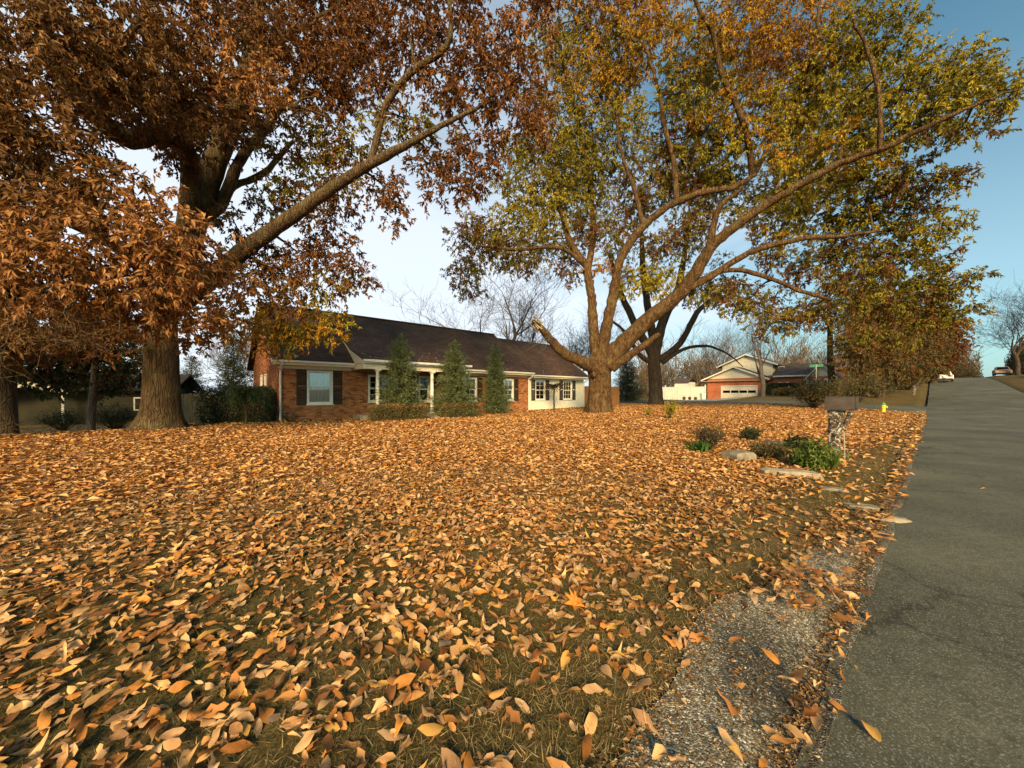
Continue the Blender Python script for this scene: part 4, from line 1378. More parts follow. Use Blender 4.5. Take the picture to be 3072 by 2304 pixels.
# porch: slab, step, columns, beam, cheek
MB().bx(PX0 + 0.05, PX1 - 0.05, -1.5, 0.0, -0.2, 0.26).build('porch_floor', M['concrete'], house, 0.02)
MB().bx(5.5, 6.9, -1.95, -1.5, -0.2, 0.12).build('porch_step', M['concrete'], house, 0.02)
MB().bx(PX0 + 0.02, PX1 - 0.02, -1.48, -1.26, 2.40, 2.66).build('porch_beam', M['cream'], house, 0.006)
MB().bx(PX0 + 0.02, PX0 + 0.20, -1.255, -0.0, 2.40, 2.66).build('porch_beam', M['cream'], house, 0.006)
MB().bx(PX1 - 0.20, PX1 - 0.02, -1.255, -0.0, 2.40, 2.66).build('porch_beam', M['cream'], house, 0.006)
MB().bx(PX0 + 0.2, PX1 - 0.2, -1.25, -0.002, 2.58, 2.60).build('porch_ceiling', M['cream'], house)
MB().bx(PX0 - 0.01, PX1 + 0.01, PY - 0.02, PY + 0.01, 2.66, 2.78).bx(PX0 - 0.02, PX1 + 0.12, PY - 0.13, PY - 0.025, 2.72, 2.82).build('fascia', M['white'], house)
MB().bx(PX0 + 0.01, PX1 - 0.01, PY + 0.012, -1.27, 2.665, 2.69).build('soffit', M['cream'], house)
for xa, xb in ((PX0 - 0.004, PX0 + 0.03), (PX1 - 0.03, PX1 + 0.004)):
    MB().prism([(PY + 0.02, 2.67), (PY + 0.02, 2.765), (0.2, 3.39), (1.6, roof_z(1.6) - 0.08), (0.0, 2.68)], xa, xb, 'x').build('porch_cheek', M['cream'], house)
for cx_ in (hp(1096) + 0.08, 6.60, 8.58):
    c = MB().lathe([(0.115, 0.33), (0.115, 0.40), (0.088, 0.42), (0.092, 1.2), (0.078, 2.26), (0.10, 2.28), (0.10, 2.34)], 14, (cx_, -1.37, 0)).build('column', M['white'], house)
    MB().bx(cx_ - 0.14, cx_ + 0.14, -1.50, -1.24, 0.26, 0.335).build('column_base', M['white'], c)
    MB().bx(cx_ - 0.13, cx_ + 0.13, -1.50, -1.24, 2.338, 2.40).build('column_capital', M['white'], c)
# downspouts
for xx, top in ((0.06, 2.60), (MAINX - 0.02, 2.58), (WINGX - 0.02, 2.46)):
    MB().tube([(xx, -0.52, top), (xx, -0.50, top - 0.1), (xx, -0.09, top - 0.34), (xx, -0.085, top - 0.5), (xx, -0.085, 0.18), (xx, -0.20, 0.03)], 0.042, 8).build('downspout', M['white'], house)

# ================================================================== SHRUBS BY THE HOUSE
def conifer(name, label, base, h, rad, seed, group=None, dens=1.0, pal='E', lean=0.0, big=1.0):
    rng = np.random.default_rng(seed)
    t = thing(name, label, 'shrub', base, 0, group)
    tk = Tree(seed); tk.limb([(0, 0, -0.1), (lean * .5, 0, h * .5), (lean, 0, h * 0.97)], [0.06, 0.035, 0.008], 7, 0.3)
    n = int(340 * dens * h / 4 / big ** 0.5)
    zz = h * (0.03 + 0.95 * (1 - np.sqrt(rng.random(n))) ** 0.9)
    a = rng.uniform(0, 2 * PI, n)
    lob = 0.78 + 0.34 * hnoise(a * 1.6 + 5, zz * 2.2, seed) 
    lob = lob * rng.uniform(0.62, 1.12, n) * (0.86 + 0.2 * np.sin(zz * 9.0 / max(1, h / 5) + a))
    rmax = rad * (1 - zz / h) ** 0.72 * lob * (0.55 + 0.45 * sm(zz, 0, 0.5))
    out = np.stack([np.cos(a), np.sin(a), 0.20 - 0.55 * sm(-zz, -h, 0) * 0.6 + 0 * a], -1)
    tw, twr, P, D, Nn, L, Wd, C = [], [], [], [], [], [], [], []
    pal_ = np.array(PAL[pal])
    for i in range(n):
        p0 = np.array([lean * zz[i] / h, 0, zz[i]])
        u = np.linspace(0, 1, 3)[:, None]
        Q = p0 + out[i] * rmax[i] * u + np.array([0, 0, 0.12]) * rmax[i] * u * u
        tw.append(Q); twr.append(np.linspace(0.010, 0.003, 3))
        k = int(70 / big ** 1.9)
        v = rng.uniform(0.25, 1.03, k)
        pos = p0 + out[i] * rmax[i] * v[:, None] + np.array([0, 0, 0.12]) * rmax[i] * (v ** 2)[:, None] + rng.normal(0, 0.055 * big, (k, 3)) * (0.6 + 0.5 * (1 - v))[:, None]
        P.append(pos); D.append(out[i] * 0.8 + rng.normal(0, 0.55, (k, 3)) + np.array([0, 0, 0.15]))
        Nn.append(rng.normal(0, 1, (k, 3))); L.append(rng.uniform(0.04, 0.09, k) * big); Wd.append(rng.uniform(0.014, 0.024, k) * big)
        C.append(pal_[rng.integers(len(pal_), size=k)] * rng.uniform(0.75, 1.4) * rng.uniform(0.8, 1.2, (k, 1)))
    V = np.vstack(tk.V); link('trunk', mesh_np('trunk', V, tk.F, smooth=True), M['bark_dark'], t)
    V, Fq = tubes_batch(np.array(tw), np.array(twr), 3); link('branches', mesh_np('branches', V, [Fq]), M['bark_dark'], t, kind='stuff')
    V, Fq, C = leaf_cloud(np.vstack(P), np.vstack(D), np.vstack(Nn), np.concatenate(L), np.concatenate(Wd), np.vstack(C), np.array([(-.3, 0, 0), (.3, 0, 0), (.42, .6, .05), (-.35, .75, .05)]), np.array([(0, 1, 2), (0, 2, 3)]))
    link('foliage', mesh_np('foliage', V, [Fq], C), M['needle'], t, kind='stuff')
    return t


def on_ground(s, t):
    return ST(s, t, float(H(s, t)))


conifer('conical_spruce', 'bushy conical spruce before the porch window, nearest the leftmost column', on_ground(7.5, 16.55), 4.2, 1.6, 1, 'conical spruces along the house front', 2.2, pal='S', big=1.4)
conifer('conical_spruce', 'widest conical spruce, at the far end of the porch', on_ground(10.4, 16.5), 4.2, 1.78, 2, 'conical spruces along the house front', 2.2, pal='S', big=1.4)
conifer('conical_spruce', 'narrow conical spruce against the brick between two windows past the porch', on_ground(13.85, 17.3), 4.4, 1.32, 3, 'conical spruces along the house front', 1.8, pal='S', big=1.4)


def leafy_box(name, label, cat, loc, rz, sx, sy, sz, pal, n, ll=0.05, lw=0.03, seed=0, core=None, topp=None, rough=0.08):
    """clipped shrub: twiggy core and a shell of small leaves"""
    rng = np.random.default_rng(seed)
    t = thing(name, label, cat, loc, rz)
    q = rng.uniform(-1, 1, (n, 3))
    # push towards the surface of a rounded box
    m_ = np.max(np.abs(q), axis=1, keepdims=True)
    q = q / m_ * (rng.random((n, 1)) ** 0.22)
    q[:, :] *= 1 - 0.10 * (np.sum(np.abs(q) > 0.8, axis=1, keepdims=True) > 1)
    bump = 1 + rough * 2 * (hnoise(q[:, 0] * 3 * sx + 9, q[:, 1] * 4 + q[:, 2] * 4, seed) - 0.5)
    P = np.stack([q[:, 0] * sx / 2 * bump, q[:, 1] * sy / 2 * bump, (q[:, 2] * 0.5 + 0.5) * sz * bump], -1)
    P += rng.normal(0, 0.02, P.shape)
    pal_ = np.array(PAL[pal])
    C = pal_[rng.integers(len(pal_), size=n)] * (0.7 + 0.6 * hnoise(P[:, 0] * 5, P[:, 2] * 5 + P[:, 1] * 5, seed + 1))[:, None] * rng.uniform(0.75, 1.25, (n, 1))
    if topp is not None:
        up = (q[:, 2] > 0.55) & (rng.random(n) < topp[1]) & (hnoise(P[:, 0] * 3, P[:, 1] * 3, 8) > 0.3)
        C[up] = GP[rng.integers(len(GP), size=up.sum())] * 0.7
    D = unit(q * np.array([1, 1, 0.7])) * 0.7 + rng.normal(0, 0.6, (n, 3))
    V, Fq, Cc = leaf_cloud(P, D, rng.normal(0, 1, (n, 3)) + np.array([0, -0.3, 0.5]), rng.uniform(.7, 1.3, n) * ll, rng.uniform(.7, 1.3, n) * lw, C, LEAF4, LEAF4_F)
    link('foliage', mesh_np('foliage', V, [Fq], Cc), M['needle'], t, kind='stuff')
    tw, twr = [], []
    for i in range(90):
        a = np.array([rng.uniform(-.45, .45) * sx, rng.uniform(-.3, .3) * sy, 0])
        b = a + np.array([rng.normal(0, .12), rng.normal(0, .12), sz * rng.uniform(.6, .95)])
        b[0] = np.clip(b[0], -sx * .47, sx * .47); b[1] = np.clip(b[1], -sy * .45, sy * .45)
        u = np.linspace(0, 1, 5)[:, None]
        tw.append(a + (b - a) * u + rng.normal(0, .02, (5, 3))); twr.append(np.linspace(.012, .003, 5))
    V, Fq = tubes_batch(np.array(tw), np.array(twr), 3); link('branches', mesh_np('branches', V, [Fq]), M['bark_dark'], t, kind='stuff')
    return t


leafy_box('clipped_hedge', 'long low clipped hedge in front of the porch, leaves caught on top', 'hedge', on_ground(7.2, 16.0), PHI, 2.55, 0.95, 0.74, 'B', 15000, seed=4, topp=(1, 0.6))
leafy_box('clipped_hedge', 'shorter low clipped hedge beyond the porch step', 'hedge', on_ground(10.6, 16.1), PHI, 2.2, 0.95, 0.76, 'B', 12500, seed=5, topp=(1, 0.65))


def twig_bush(name, label, loc, h, rad, seed, n=120, mat='bark_dark', leaves=None, cat='shrub', leafn=0, ll=0.06):
    rng = np.random.default_rng(seed)
    t = thing(name, label, cat, loc)
    tw, twr, tips = [], [], []
    for i in range(n):
        a = rng.uniform(0, 2 * PI); r = rad * math.sqrt(rng.random())
        b = np.array([math.cos(a) * r, math.sin(a) * r, h * rng.uniform(.55, 1.0) * (1 - 0.35 * (r / rad) ** 2)])
        u = np.linspace(0, 1, 5)[:, None]
        P = np.array([math.cos(a) * r * .12, math.sin(a) * r * .12, -0.03]) * (1 - u) + b * u + 4 * u * (1 - u) * np.array([0, 0, h * .08]) + rng.normal(0, .02 * h, (5, 3)) * u
        tw.append(P); twr.append(np.linspace(.010, .0025, 5))
        for _ in range(4):
            j = rng.integers(2, 5); e = P[j] + rng.normal(0, .16 * h, 3) + np.array([0, 0, .05 * h])
            tw.append(P[j] + (e - P[j]) * u + rng.normal(0, .008 * h, (5, 3)) * u); twr.append(np.linspace(.005, .0018, 5)); tips.append(e); tips.append(P[j])
    V, Fq = tubes_batch(np.array(tw), np.array(twr), 3)
    link('stems', mesh_np('stems', V, [Fq]), M[mat], t, kind='stuff')
    if leaves:
        tp = np.array(tips); i = rng.integers(len(tp), size=leafn)
        P = tp[i] + rng.normal(0, .05 * h, (leafn, 3)); P[:, 2] = np.maximum(P[:, 2], 0.01)
        pal_ = np.array(PAL[leaves])
        V, Fq, C = leaf_cloud(P, rng.normal(0, 1, (leafn, 3)), rng.normal(0, 1, (leafn, 3)) + np.array([0, 0, .6]), rng.uniform(.6, 1.3, leafn) * ll, rng.uniform(.6, 1.3, leafn) * ll * .45, pal_[rng.integers(len(pal_), size=leafn)] * rng.uniform(.7, 1.3, (leafn, 1)))
        link('foliage', mesh_np('foliage', V, [Fq], C), M['leaf'], t, kind='stuff')
    return t


# small bare weeping tree before the wing
t = thing('weeping_tree', 'small bare umbrella-shaped weeping tree before the cream siding wing', 'tree', on_ground(18.9, 17.2))
rng = np.random.default_rng(3)
tw, twr = [np.array([(0, 0, -.05), (.02, 0, .4), (0, .01, .8), (.01, 0, 1.2), (0, 0, 1.62)])], [np.linspace(.06, .045, 5)]
for i in range(170):
    a = rng.uniform(0, 2 * PI); r = rng.uniform(.3, 1.15); dz = rng.uniform(-.55, .12)
    u = np.linspace(0, 1, 5)[:, None]
    e = np.array([math.cos(a) * r, math.sin(a) * r, 1.62 + dz])
    tw.append(np.array([0, 0, 1.58]) * (1 - u) + e * u + 4 * u * (1 - u) * np.array([0, 0, .30 * r]) + rng.normal(0, .03, (5, 3)) * u); twr.append(np.linspace(.014, .004, 5))
V, Fq = tubes_batch(np.array(tw[:1]), np.array(twr[:1]), 8); link('trunk', mesh_np('trunk', V, [Fq], smooth=True), M['bark_dark'], t)
V, Fq = tubes_batch(np.array(tw[1:]), np.array(twr[1:]), 4); link('branches', mesh_np('branches', V, [Fq]), M['bark_dark'], t, kind='stuff')

# weeping evergreen and dark hedge at the left corner of the house
t = thing('weeping_evergreen', 'small weeping evergreen on a bare stem left of the house corner', 'shrub', W(738, 1272, 14.2) * 1)
t.location.z = gz(t.location.x, t.location.y)
rng = np.random.default_rng(6)
P0 = np.array([(0, 0, -.05), (.02, 0, .35), (-.01, 0, .7), (.02, 0, 1.0), (0.04, 0, 1.25)])
V, Fq = tubes_batch(P0[None], np.linspace(.055, .04, 5)[None], 8); link('trunk', mesh_np('trunk', V, [Fq], smooth=True), M['bark_oak'], t)
tw, twr, P, D = [], [], [], []
for i in range(90):
    a = rng.uniform(0, 2 * PI); r = rng.uniform(.25, .95); dz = rng.uniform(-.75, .1)
    u = np.linspace(0, 1, 5)[:, None]
    e = np.array([.04 + math.cos(a) * r, math.sin(a) * r, 1.3 + dz * (.4 + .6 * r)])
    Q = np.array([.04, 0, 1.25]) * (1 - u) + e * u + 4 * u * (1 - u) * np.array([0, 0, .28 * r])
    tw.append(Q); twr.append(np.linspace(.012, .003, 5))
    k = 60; v = rng.uniform(.2, 1, k)
    P.append(np.stack([np.interp(v, u[:, 0], Q[:, c]) for c in range(3)], -1) + rng.normal(0, .03, (k, 3))); D.append(np.tile(e - Q[2], (k, 1)) + rng.normal(0, .25, (k, 3)) + np.array([0, 0, -.3]))
V, Fq = tubes_batch(np.array(tw), np.array(twr), 3); link('branches', mesh_np('branches', V, [Fq]), M['bark_dark'], t, kind='stuff')
P = np.vstack(P); k = len(P)
V, Fq, C = leaf_cloud(P, np.vstack(D), rng.normal(0, 1, (k, 3)), rng.uniform(.06, .13, k), rng.uniform(.012, .022, k), np.array([(0.07, 0.10, 0.035), (0.10, 0.12, 0.03), (0.05, 0.075, 0.025)])[rng.integers(3, size=k)])
link('foliage', mesh_np('foliage', V, [Fq], C), M['needle'], t, kind='stuff')
p = W(722, 1268, 15.6); p.z = gz(p.x, p.y)
leafy_box('dark_hedge', 'broad dark green hedge behind the weeping evergreen left of the house', 'hedge', p, 0.15, 2.7, 1.5, 1.42, 'E', 15000, 0.07, 0.035, seed=8, rough=0.16)
for j, (x_, Y_2, h_, lab) in enumerate([(345, 19.0, 1.3, 'dim twiggy shrub before the neighbouring wall, nearest the big oak'), (190, 19.5, 1.1, 'low dim shrub before the neighbouring wall, left of the pale leaning trunk')]):
    p = W(x_, 1285, Y_2); p.z = gz(p.x, p.y)
    twig_bush('dim_shrub', lab, p, h_, 0.9, 400 + j, 70, 'bark_dark', 'E', 'shrub', 1500, 0.09)
p = W(870, 1258, 15.2); p.z = gz(p.x, p.y)
twig_bush('bare_bush', 'low bare twiggy bush at the foot of the left brick wall', p, 0.55, 0.35, 9, 30)
p = W(1120, 1210, 17.0)
# ================================================================== TREES
LEFT_Y = 12.8


def WP(l):
    return [W(*p) for p in l]


oak = Tree(21)
b0 = W(478, 1292, LEFT_Y); b0.z = gz(b0.x, b0.y) - 0.1
trunk_flare(oak, b0, [b0, W(486, 1200, LEFT_Y), W(487, 1080, LEFT_Y), W(482, 960, LEFT_Y), W(500, 860, 12.6), W(535, 760, 12.4)], [0.54, 0.50, 0.46, 0.45, 0.44, 0.40], 26, 7, 1.15)
px = lambda r, Y: r * Y / F
LIMBS = [
    # the long limb rising to the right over the house
    ([(545, 900, 12.6), (640, 830, 12.3), (740, 745, 12.0), (860, 660, 11.6), (960, 590, 11.3), (1080, 510, 11.0), (1180, 455, 10.8), (1240, 425, 10.7)], [33, 27, 23, 20, 18, 15, 13, 9]),
    ([(1110, 490, 11.0), (1135, 400, 11.0), (1160, 310, 10.9), (1230, 220, 10.7), (1320, 160, 10.4), (1352, 110, 10.3), (1348, 20, 10.2), (1340, -120, 10.0)], [11, 10, 10, 9, 9, 8, 6, 4]),
    ([(1240, 425, 10.7), (1300, 390, 10.6), (1400, 340, 10.5), (1480, 300, 10.4)], [10, 8, 6, 3]),
    # leader
    ([(520, 830, 12.4), (590, 640, 12.6), (640, 500, 12.8), (690, 380, 13.0), (720, 280, 13.0), (760, 120, 13), (800, -80, 13)], [44, 33, 30, 26, 22, 16, 10]),
    ([(600, 650, 12.6), (660, 620, 12.9), (720, 480, 13.2), (800, 380, 13.4), (880, 250, 13.4), (960, 60, 13.3)], [20, 16, 14, 12, 10, 6]),
    ([(650, 630, 12.8), (700, 560, 13.4), (790, 520, 13.8), (880, 420, 14.0)], [12, 10, 9, 5]),
    # big dark limb sweeping up to the left, toward the camera
    ([(560, 700, 12.4), (570, 480, 11.6), (480, 400, 10.5), (390, 420, 9.8), (300, 360, 9.2), (200, 250, 8.7), (140, 120, 8.4), (110, -60, 8.2)], [26, 25, 26, 28, 27, 26, 23, 16]),
    ([(480, 860, 12.5), (380, 760, 11.2), (260, 690, 9.8), (120, 640, 8.6), (-60, 600, 7.6)], [26, 20, 16, 13, 8]),
    ([(470, 920, 12.6), (420, 860, 11.0), (430, 800, 9.5), (420, 760, 8.2), (380, 740, 7.4)], [22, 14, 11, 9, 6]),
    ([(720, 280, 13.0), (800, 160, 12.6), (900, 80, 12.4), (1020, 20, 12)], [14, 11, 9, 6]),
    ([(650, 470, 12.8), (740, 340, 12), (800, 330, 11.4), (900, 320, 11)], [12, 9, 8, 5]),
    ([(300, 360, 9.2), (330, 200, 9.2), (420, 60, 9.4), (480, -100, 9.6)], [16, 13, 10, 6]),
]
for pts, rad in LIMBS:
    P = WP(pts); oak.limb(P, [px(r, p.y) for r, p in zip(rad, P)], 12 if rad[0] > 15 else 8, 0.25, 0.012)
OAK_P = [
    # near, sunlit lower boughs
    (240, 700, 7.3, 230, 110, 'OOD'), (520, 690, 7.6, 130, 110, 'O'), (90, 800, 7.2, 190, 110, 'OOD'), (470, 830, 7.8, 170, 90, 'O'), (600, 780, 8.2, 80, 90, 'O'),
    (300, 850, 8.0, 170, 90, 'OD'), (560, 945, 8.8, 150, 60, 'O'), (690, 960, 9.5, 90, 60, 'OY'), (440, 930, 8.8, 80, 45, 'O'), (120, 950, 8.6, 160, 70, 'D'),
    (330, 580, 8.0, 190, 90, 'OD'), (60, 620, 7.6, 150, 100, 'OD'), (560, 1000, 9.6, 70, 40, 'O'),
    (250, 990, 10.5, 170, 60, 'DR'), (60, 1020, 10.5, 110, 60, 'D'),
    # upper left, shade put into the dark leaf colour
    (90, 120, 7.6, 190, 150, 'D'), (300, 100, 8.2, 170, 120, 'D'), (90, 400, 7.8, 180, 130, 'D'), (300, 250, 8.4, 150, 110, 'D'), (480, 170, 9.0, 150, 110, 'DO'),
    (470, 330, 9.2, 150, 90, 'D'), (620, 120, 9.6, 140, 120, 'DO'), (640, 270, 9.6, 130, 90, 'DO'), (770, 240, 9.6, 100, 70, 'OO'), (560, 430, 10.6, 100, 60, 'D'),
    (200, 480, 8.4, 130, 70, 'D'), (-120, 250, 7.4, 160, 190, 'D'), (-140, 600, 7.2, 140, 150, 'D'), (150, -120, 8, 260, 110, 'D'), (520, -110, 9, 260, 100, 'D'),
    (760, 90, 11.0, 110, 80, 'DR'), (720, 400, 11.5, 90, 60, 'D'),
    # over the house
    (870, 170, 11.2, 120, 110, 'RD'), (960, 290, 11.2, 120, 100, 'RD'), (1000, 110, 11.0, 110, 90, 'R'), (1120, 70, 10.8, 120, 90, 'R'), (1100, 210, 10.8, 110, 90, 'R'),
    (1230, 90, 10.4, 110, 110, 'R'), (1400, 80, 10.2, 110, 110, 'R'), (1320, 250, 10.3, 110, 80, 'R'), (1440, 250, 10.2, 110, 90, 'R'), (1520, 150, 10.2, 90, 100, 'RO'),
    (1530, 340, 10.2, 110, 60, 'R'), (1600, 390, 10.2, 60, 40, 'RO'), (1240, 360, 10.6, 100, 60, 'DG'), (1290, 470, 10.6, 90, 50, 'RD'), (1420, 430, 10.4, 90, 60, 'R'), (1400, 520, 10.5, 70, 60, 'R'),
    (1470, 480, 10.4, 50, 50, 'R'), (1330, 560, 10.6, 60, 50, 'R'), (1150, 560, 10.9, 70, 55, 'RD'), (1185, 630, 10.9, 45, 50, 'R'), (1050, 420, 11.4, 110, 70, 'DG'), (900, 430, 11.8, 100, 70, 'DG'),
    (1010, 520, 11.5, 90, 60, 'GD'), (880, 540, 11.8, 90, 60, 'GD'), (800, 600, 12.2, 70, 50, 'DG'), (960, 640, 11.8, 80, 50, 'D'), (1030, 600, 11.6, 50, 40, 'RD'),
    (900, 760, 12.0, 110, 60, 'RD'), (1000, 740, 12.0, 80, 60, 'R'), (1060, 830, 12.0, 60, 55, 'R'), (960, 850, 12.0, 110, 50, 'RG'), (830, 830, 12.0, 90, 60, 'D'),
    (860, 920, 12.2, 100, 45, 'DY'), (770, 780, 11.8, 70, 60, 'D'), (940, 990, 12.6, 110, 45, 'YG'), (850, 1010, 12.6, 70, 50, 'YG'), (1010, 960, 12.6, 50, 30, 'YG'), (780, 990, 12.8, 50, 60, 'Y'),
    (1600, 30, 10.4, 70, 80, 'RO'), (1590, 240, 10.4, 60, 60, 'R'), (1640, -60, 10.4, 90, 70, 'RO'), (1050, -110, 11, 260, 100, 'R'), (1350, -100, 10.2, 200, 90, 'R'), (800, -110, 12, 180, 90, 'D'), (700, 660, 11.6, 60, 50, 'D'), (730, 860, 11, 70, 50, 'DO'),
]
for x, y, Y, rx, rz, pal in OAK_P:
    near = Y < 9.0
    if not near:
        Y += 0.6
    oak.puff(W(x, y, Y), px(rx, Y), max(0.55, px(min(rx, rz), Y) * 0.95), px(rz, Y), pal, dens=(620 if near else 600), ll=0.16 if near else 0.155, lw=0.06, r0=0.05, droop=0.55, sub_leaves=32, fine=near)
rng = np.random.default_rng(501)
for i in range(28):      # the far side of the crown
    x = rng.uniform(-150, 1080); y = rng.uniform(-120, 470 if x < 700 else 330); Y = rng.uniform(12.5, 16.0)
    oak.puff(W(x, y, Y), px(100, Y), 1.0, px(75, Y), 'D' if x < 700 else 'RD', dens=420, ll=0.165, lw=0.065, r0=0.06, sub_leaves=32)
oakt = oak.build('oak_tree', 'massive oak with russet leaves, thick flared trunk left of the house', M['bark_oak'], loc=b0)
# pale healed branch scar on the trunk
sc_ = W(452, 1109, LEFT_Y - 0.34) - b0
MB().lathe([(0.085, 0.0), (0.08, 0.03), (0.05, 0.04), (0.0, 0.035)], 14).build('branch_scar', M['pale_stone'], oakt)
sc_o = oakt.children[-1]
sc_o.location = sc_; sc_o.rotation_euler = (R(90), 0, R(-20))

# centre tree
CY = 22.6
ct = Tree(31)
c0 = W(1795, 1246, CY); c0.z = gz(c0.x, c0.y) - 0.1
trunk_flare(ct, c0, [c0, W(1799, 1200, CY), W(1800, 1140, CY), W(1797, 1095, CY), W(1800, 1060, CY)], [0.66, 0.63, 0.66, 0.72, 0.50], 26, 6, 0.75)
CL = [
    ([(1800, 1110, 22.4), (1745, 1085, 22.0), (1690, 1058, 21.6), (1650, 1015, 21.3), (1612, 975, 21.0), (1598, 962, 21.0)], [26, 19, 16.5, 14, 10, 4]),       # broken stub
    ([(1795, 1110, 22.6), (1786, 1030, 22.6), (1778, 960, 22.8), (1775, 890, 23.0), (1764, 830, 23.2), (1762, 795, 23.3)], [24, 19, 16, 14, 14, 14]),
    ([(1762, 800, 23.3), (1715, 735, 23.2), (1690, 660, 23.0), (1665, 540, 22.6), (1640, 420, 22.2)], [13, 11, 9, 7, 4]),
    ([(1762, 800, 23.3), (1700, 752, 22.8), (1640, 742, 22.2), (1540, 748, 21.5), (1430, 735, 21)], [10, 7, 6, 5, 3]),
    ([(1765, 800, 23.3), (1780, 700, 23.6), (1770, 560, 23.5), (1740, 400, 23), (1700, 240, 22.4), (1670, 80, 22)], [12, 10, 9, 8, 6, 4]),
    ([(1800, 1100, 22.6), (1810, 1030, 22.4), (1828, 940, 22.2), (1846, 850, 22.0), (1856, 790, 21.8), (1900, 715, 21.4), (1955, 655, 21.0), (2020, 610, 20.5), (2110, 578, 20.0), (2200, 560, 19.6), (2258, 530, 19.3)], [24, 20, 18, 15, 14, 13, 12, 11, 10, 9, 8]),
    ([(2258, 530, 19.3), (2245, 430, 19.0), (2215, 330, 18.6), (2165, 220, 18.2), (2140, 110, 18), (2090, 10, 17.6), (2050, -120, 17.4)], [11, 10, 9, 8, 7, 6, 4]),
    ([(2030, 605, 20.4), (2020, 480, 20.4), (1990, 370, 20.2), (1975, 270, 20), (1930, 120, 19.6)], [9, 8, 7, 6, 4]),
    ([(1930, 680, 21.2), (1900, 560, 21.2), (1860, 440, 21), (1850, 330, 20.6)], [8, 7, 5, 4]),
    ([(1810, 1100, 22.5), (1880, 1020, 22.0), (1960, 945, 21.4), (2030, 890, 20.8), (2085, 820, 20.2), (2130, 745, 19.6), (2190, 690, 19.0), (2260, 640, 18.4), (2380, 565, 17.4), (2520, 490, 16.4), (2660, 440, 15.4), (2780, 380, 14.6), (2920, 320, 13.8), (3040, 270, 13.2)], [34, 28, 24, 22, 20, 18, 16, 14, 12, 11, 10, 8, 6, 3]),
    ([(2050, 870, 20.6), (2130, 830, 20.2), (2200, 785, 19.8), (2280, 745, 19.2), (2400, 718, 18.4), (2540, 706, 17.6), (2640, 690, 17)], [15, 12, 10, 9, 8, 6, 4]),
    ([(2160, 812, 20.0), (2230, 812, 19.8), (2320, 838, 19.4), (2400, 872, 19.0), (2490, 900, 18.6)], [8, 8, 7, 7, 5]),
    ([(2125, 750, 19.6), (2140, 680, 19.4), (2160, 620, 19.0), (2230, 560, 18.4)], [12, 11, 9, 6]),
    ([(2640, 450, 15.5), (2640, 330, 15.3), (2620, 200, 15.2), (2560, 60, 15)], [8, 7, 6, 4]),
    ([(1835, 1105, 22.1), (1890, 1065, 21.5), (1950, 1025, 20.9), (1978, 1003, 20.6)], [16, 13, 11, 8]),                                                    # sawn stub under the great limb
    ([(2258, 530, 19.3), (2320, 420, 18.6), (2400, 300, 17.8), (2440, 160, 17.2), (2460, 0, 16.8)], [9, 8, 7, 6, 4]),
]
for pts, rad in CL:
    P = WP(pts); ct.limb(P, [px(r * 0.9, p.y) for r, p in zip(rad, P)], 14 if rad[0] > 14 else 8, 0.22, 0.03, rough=0.09)
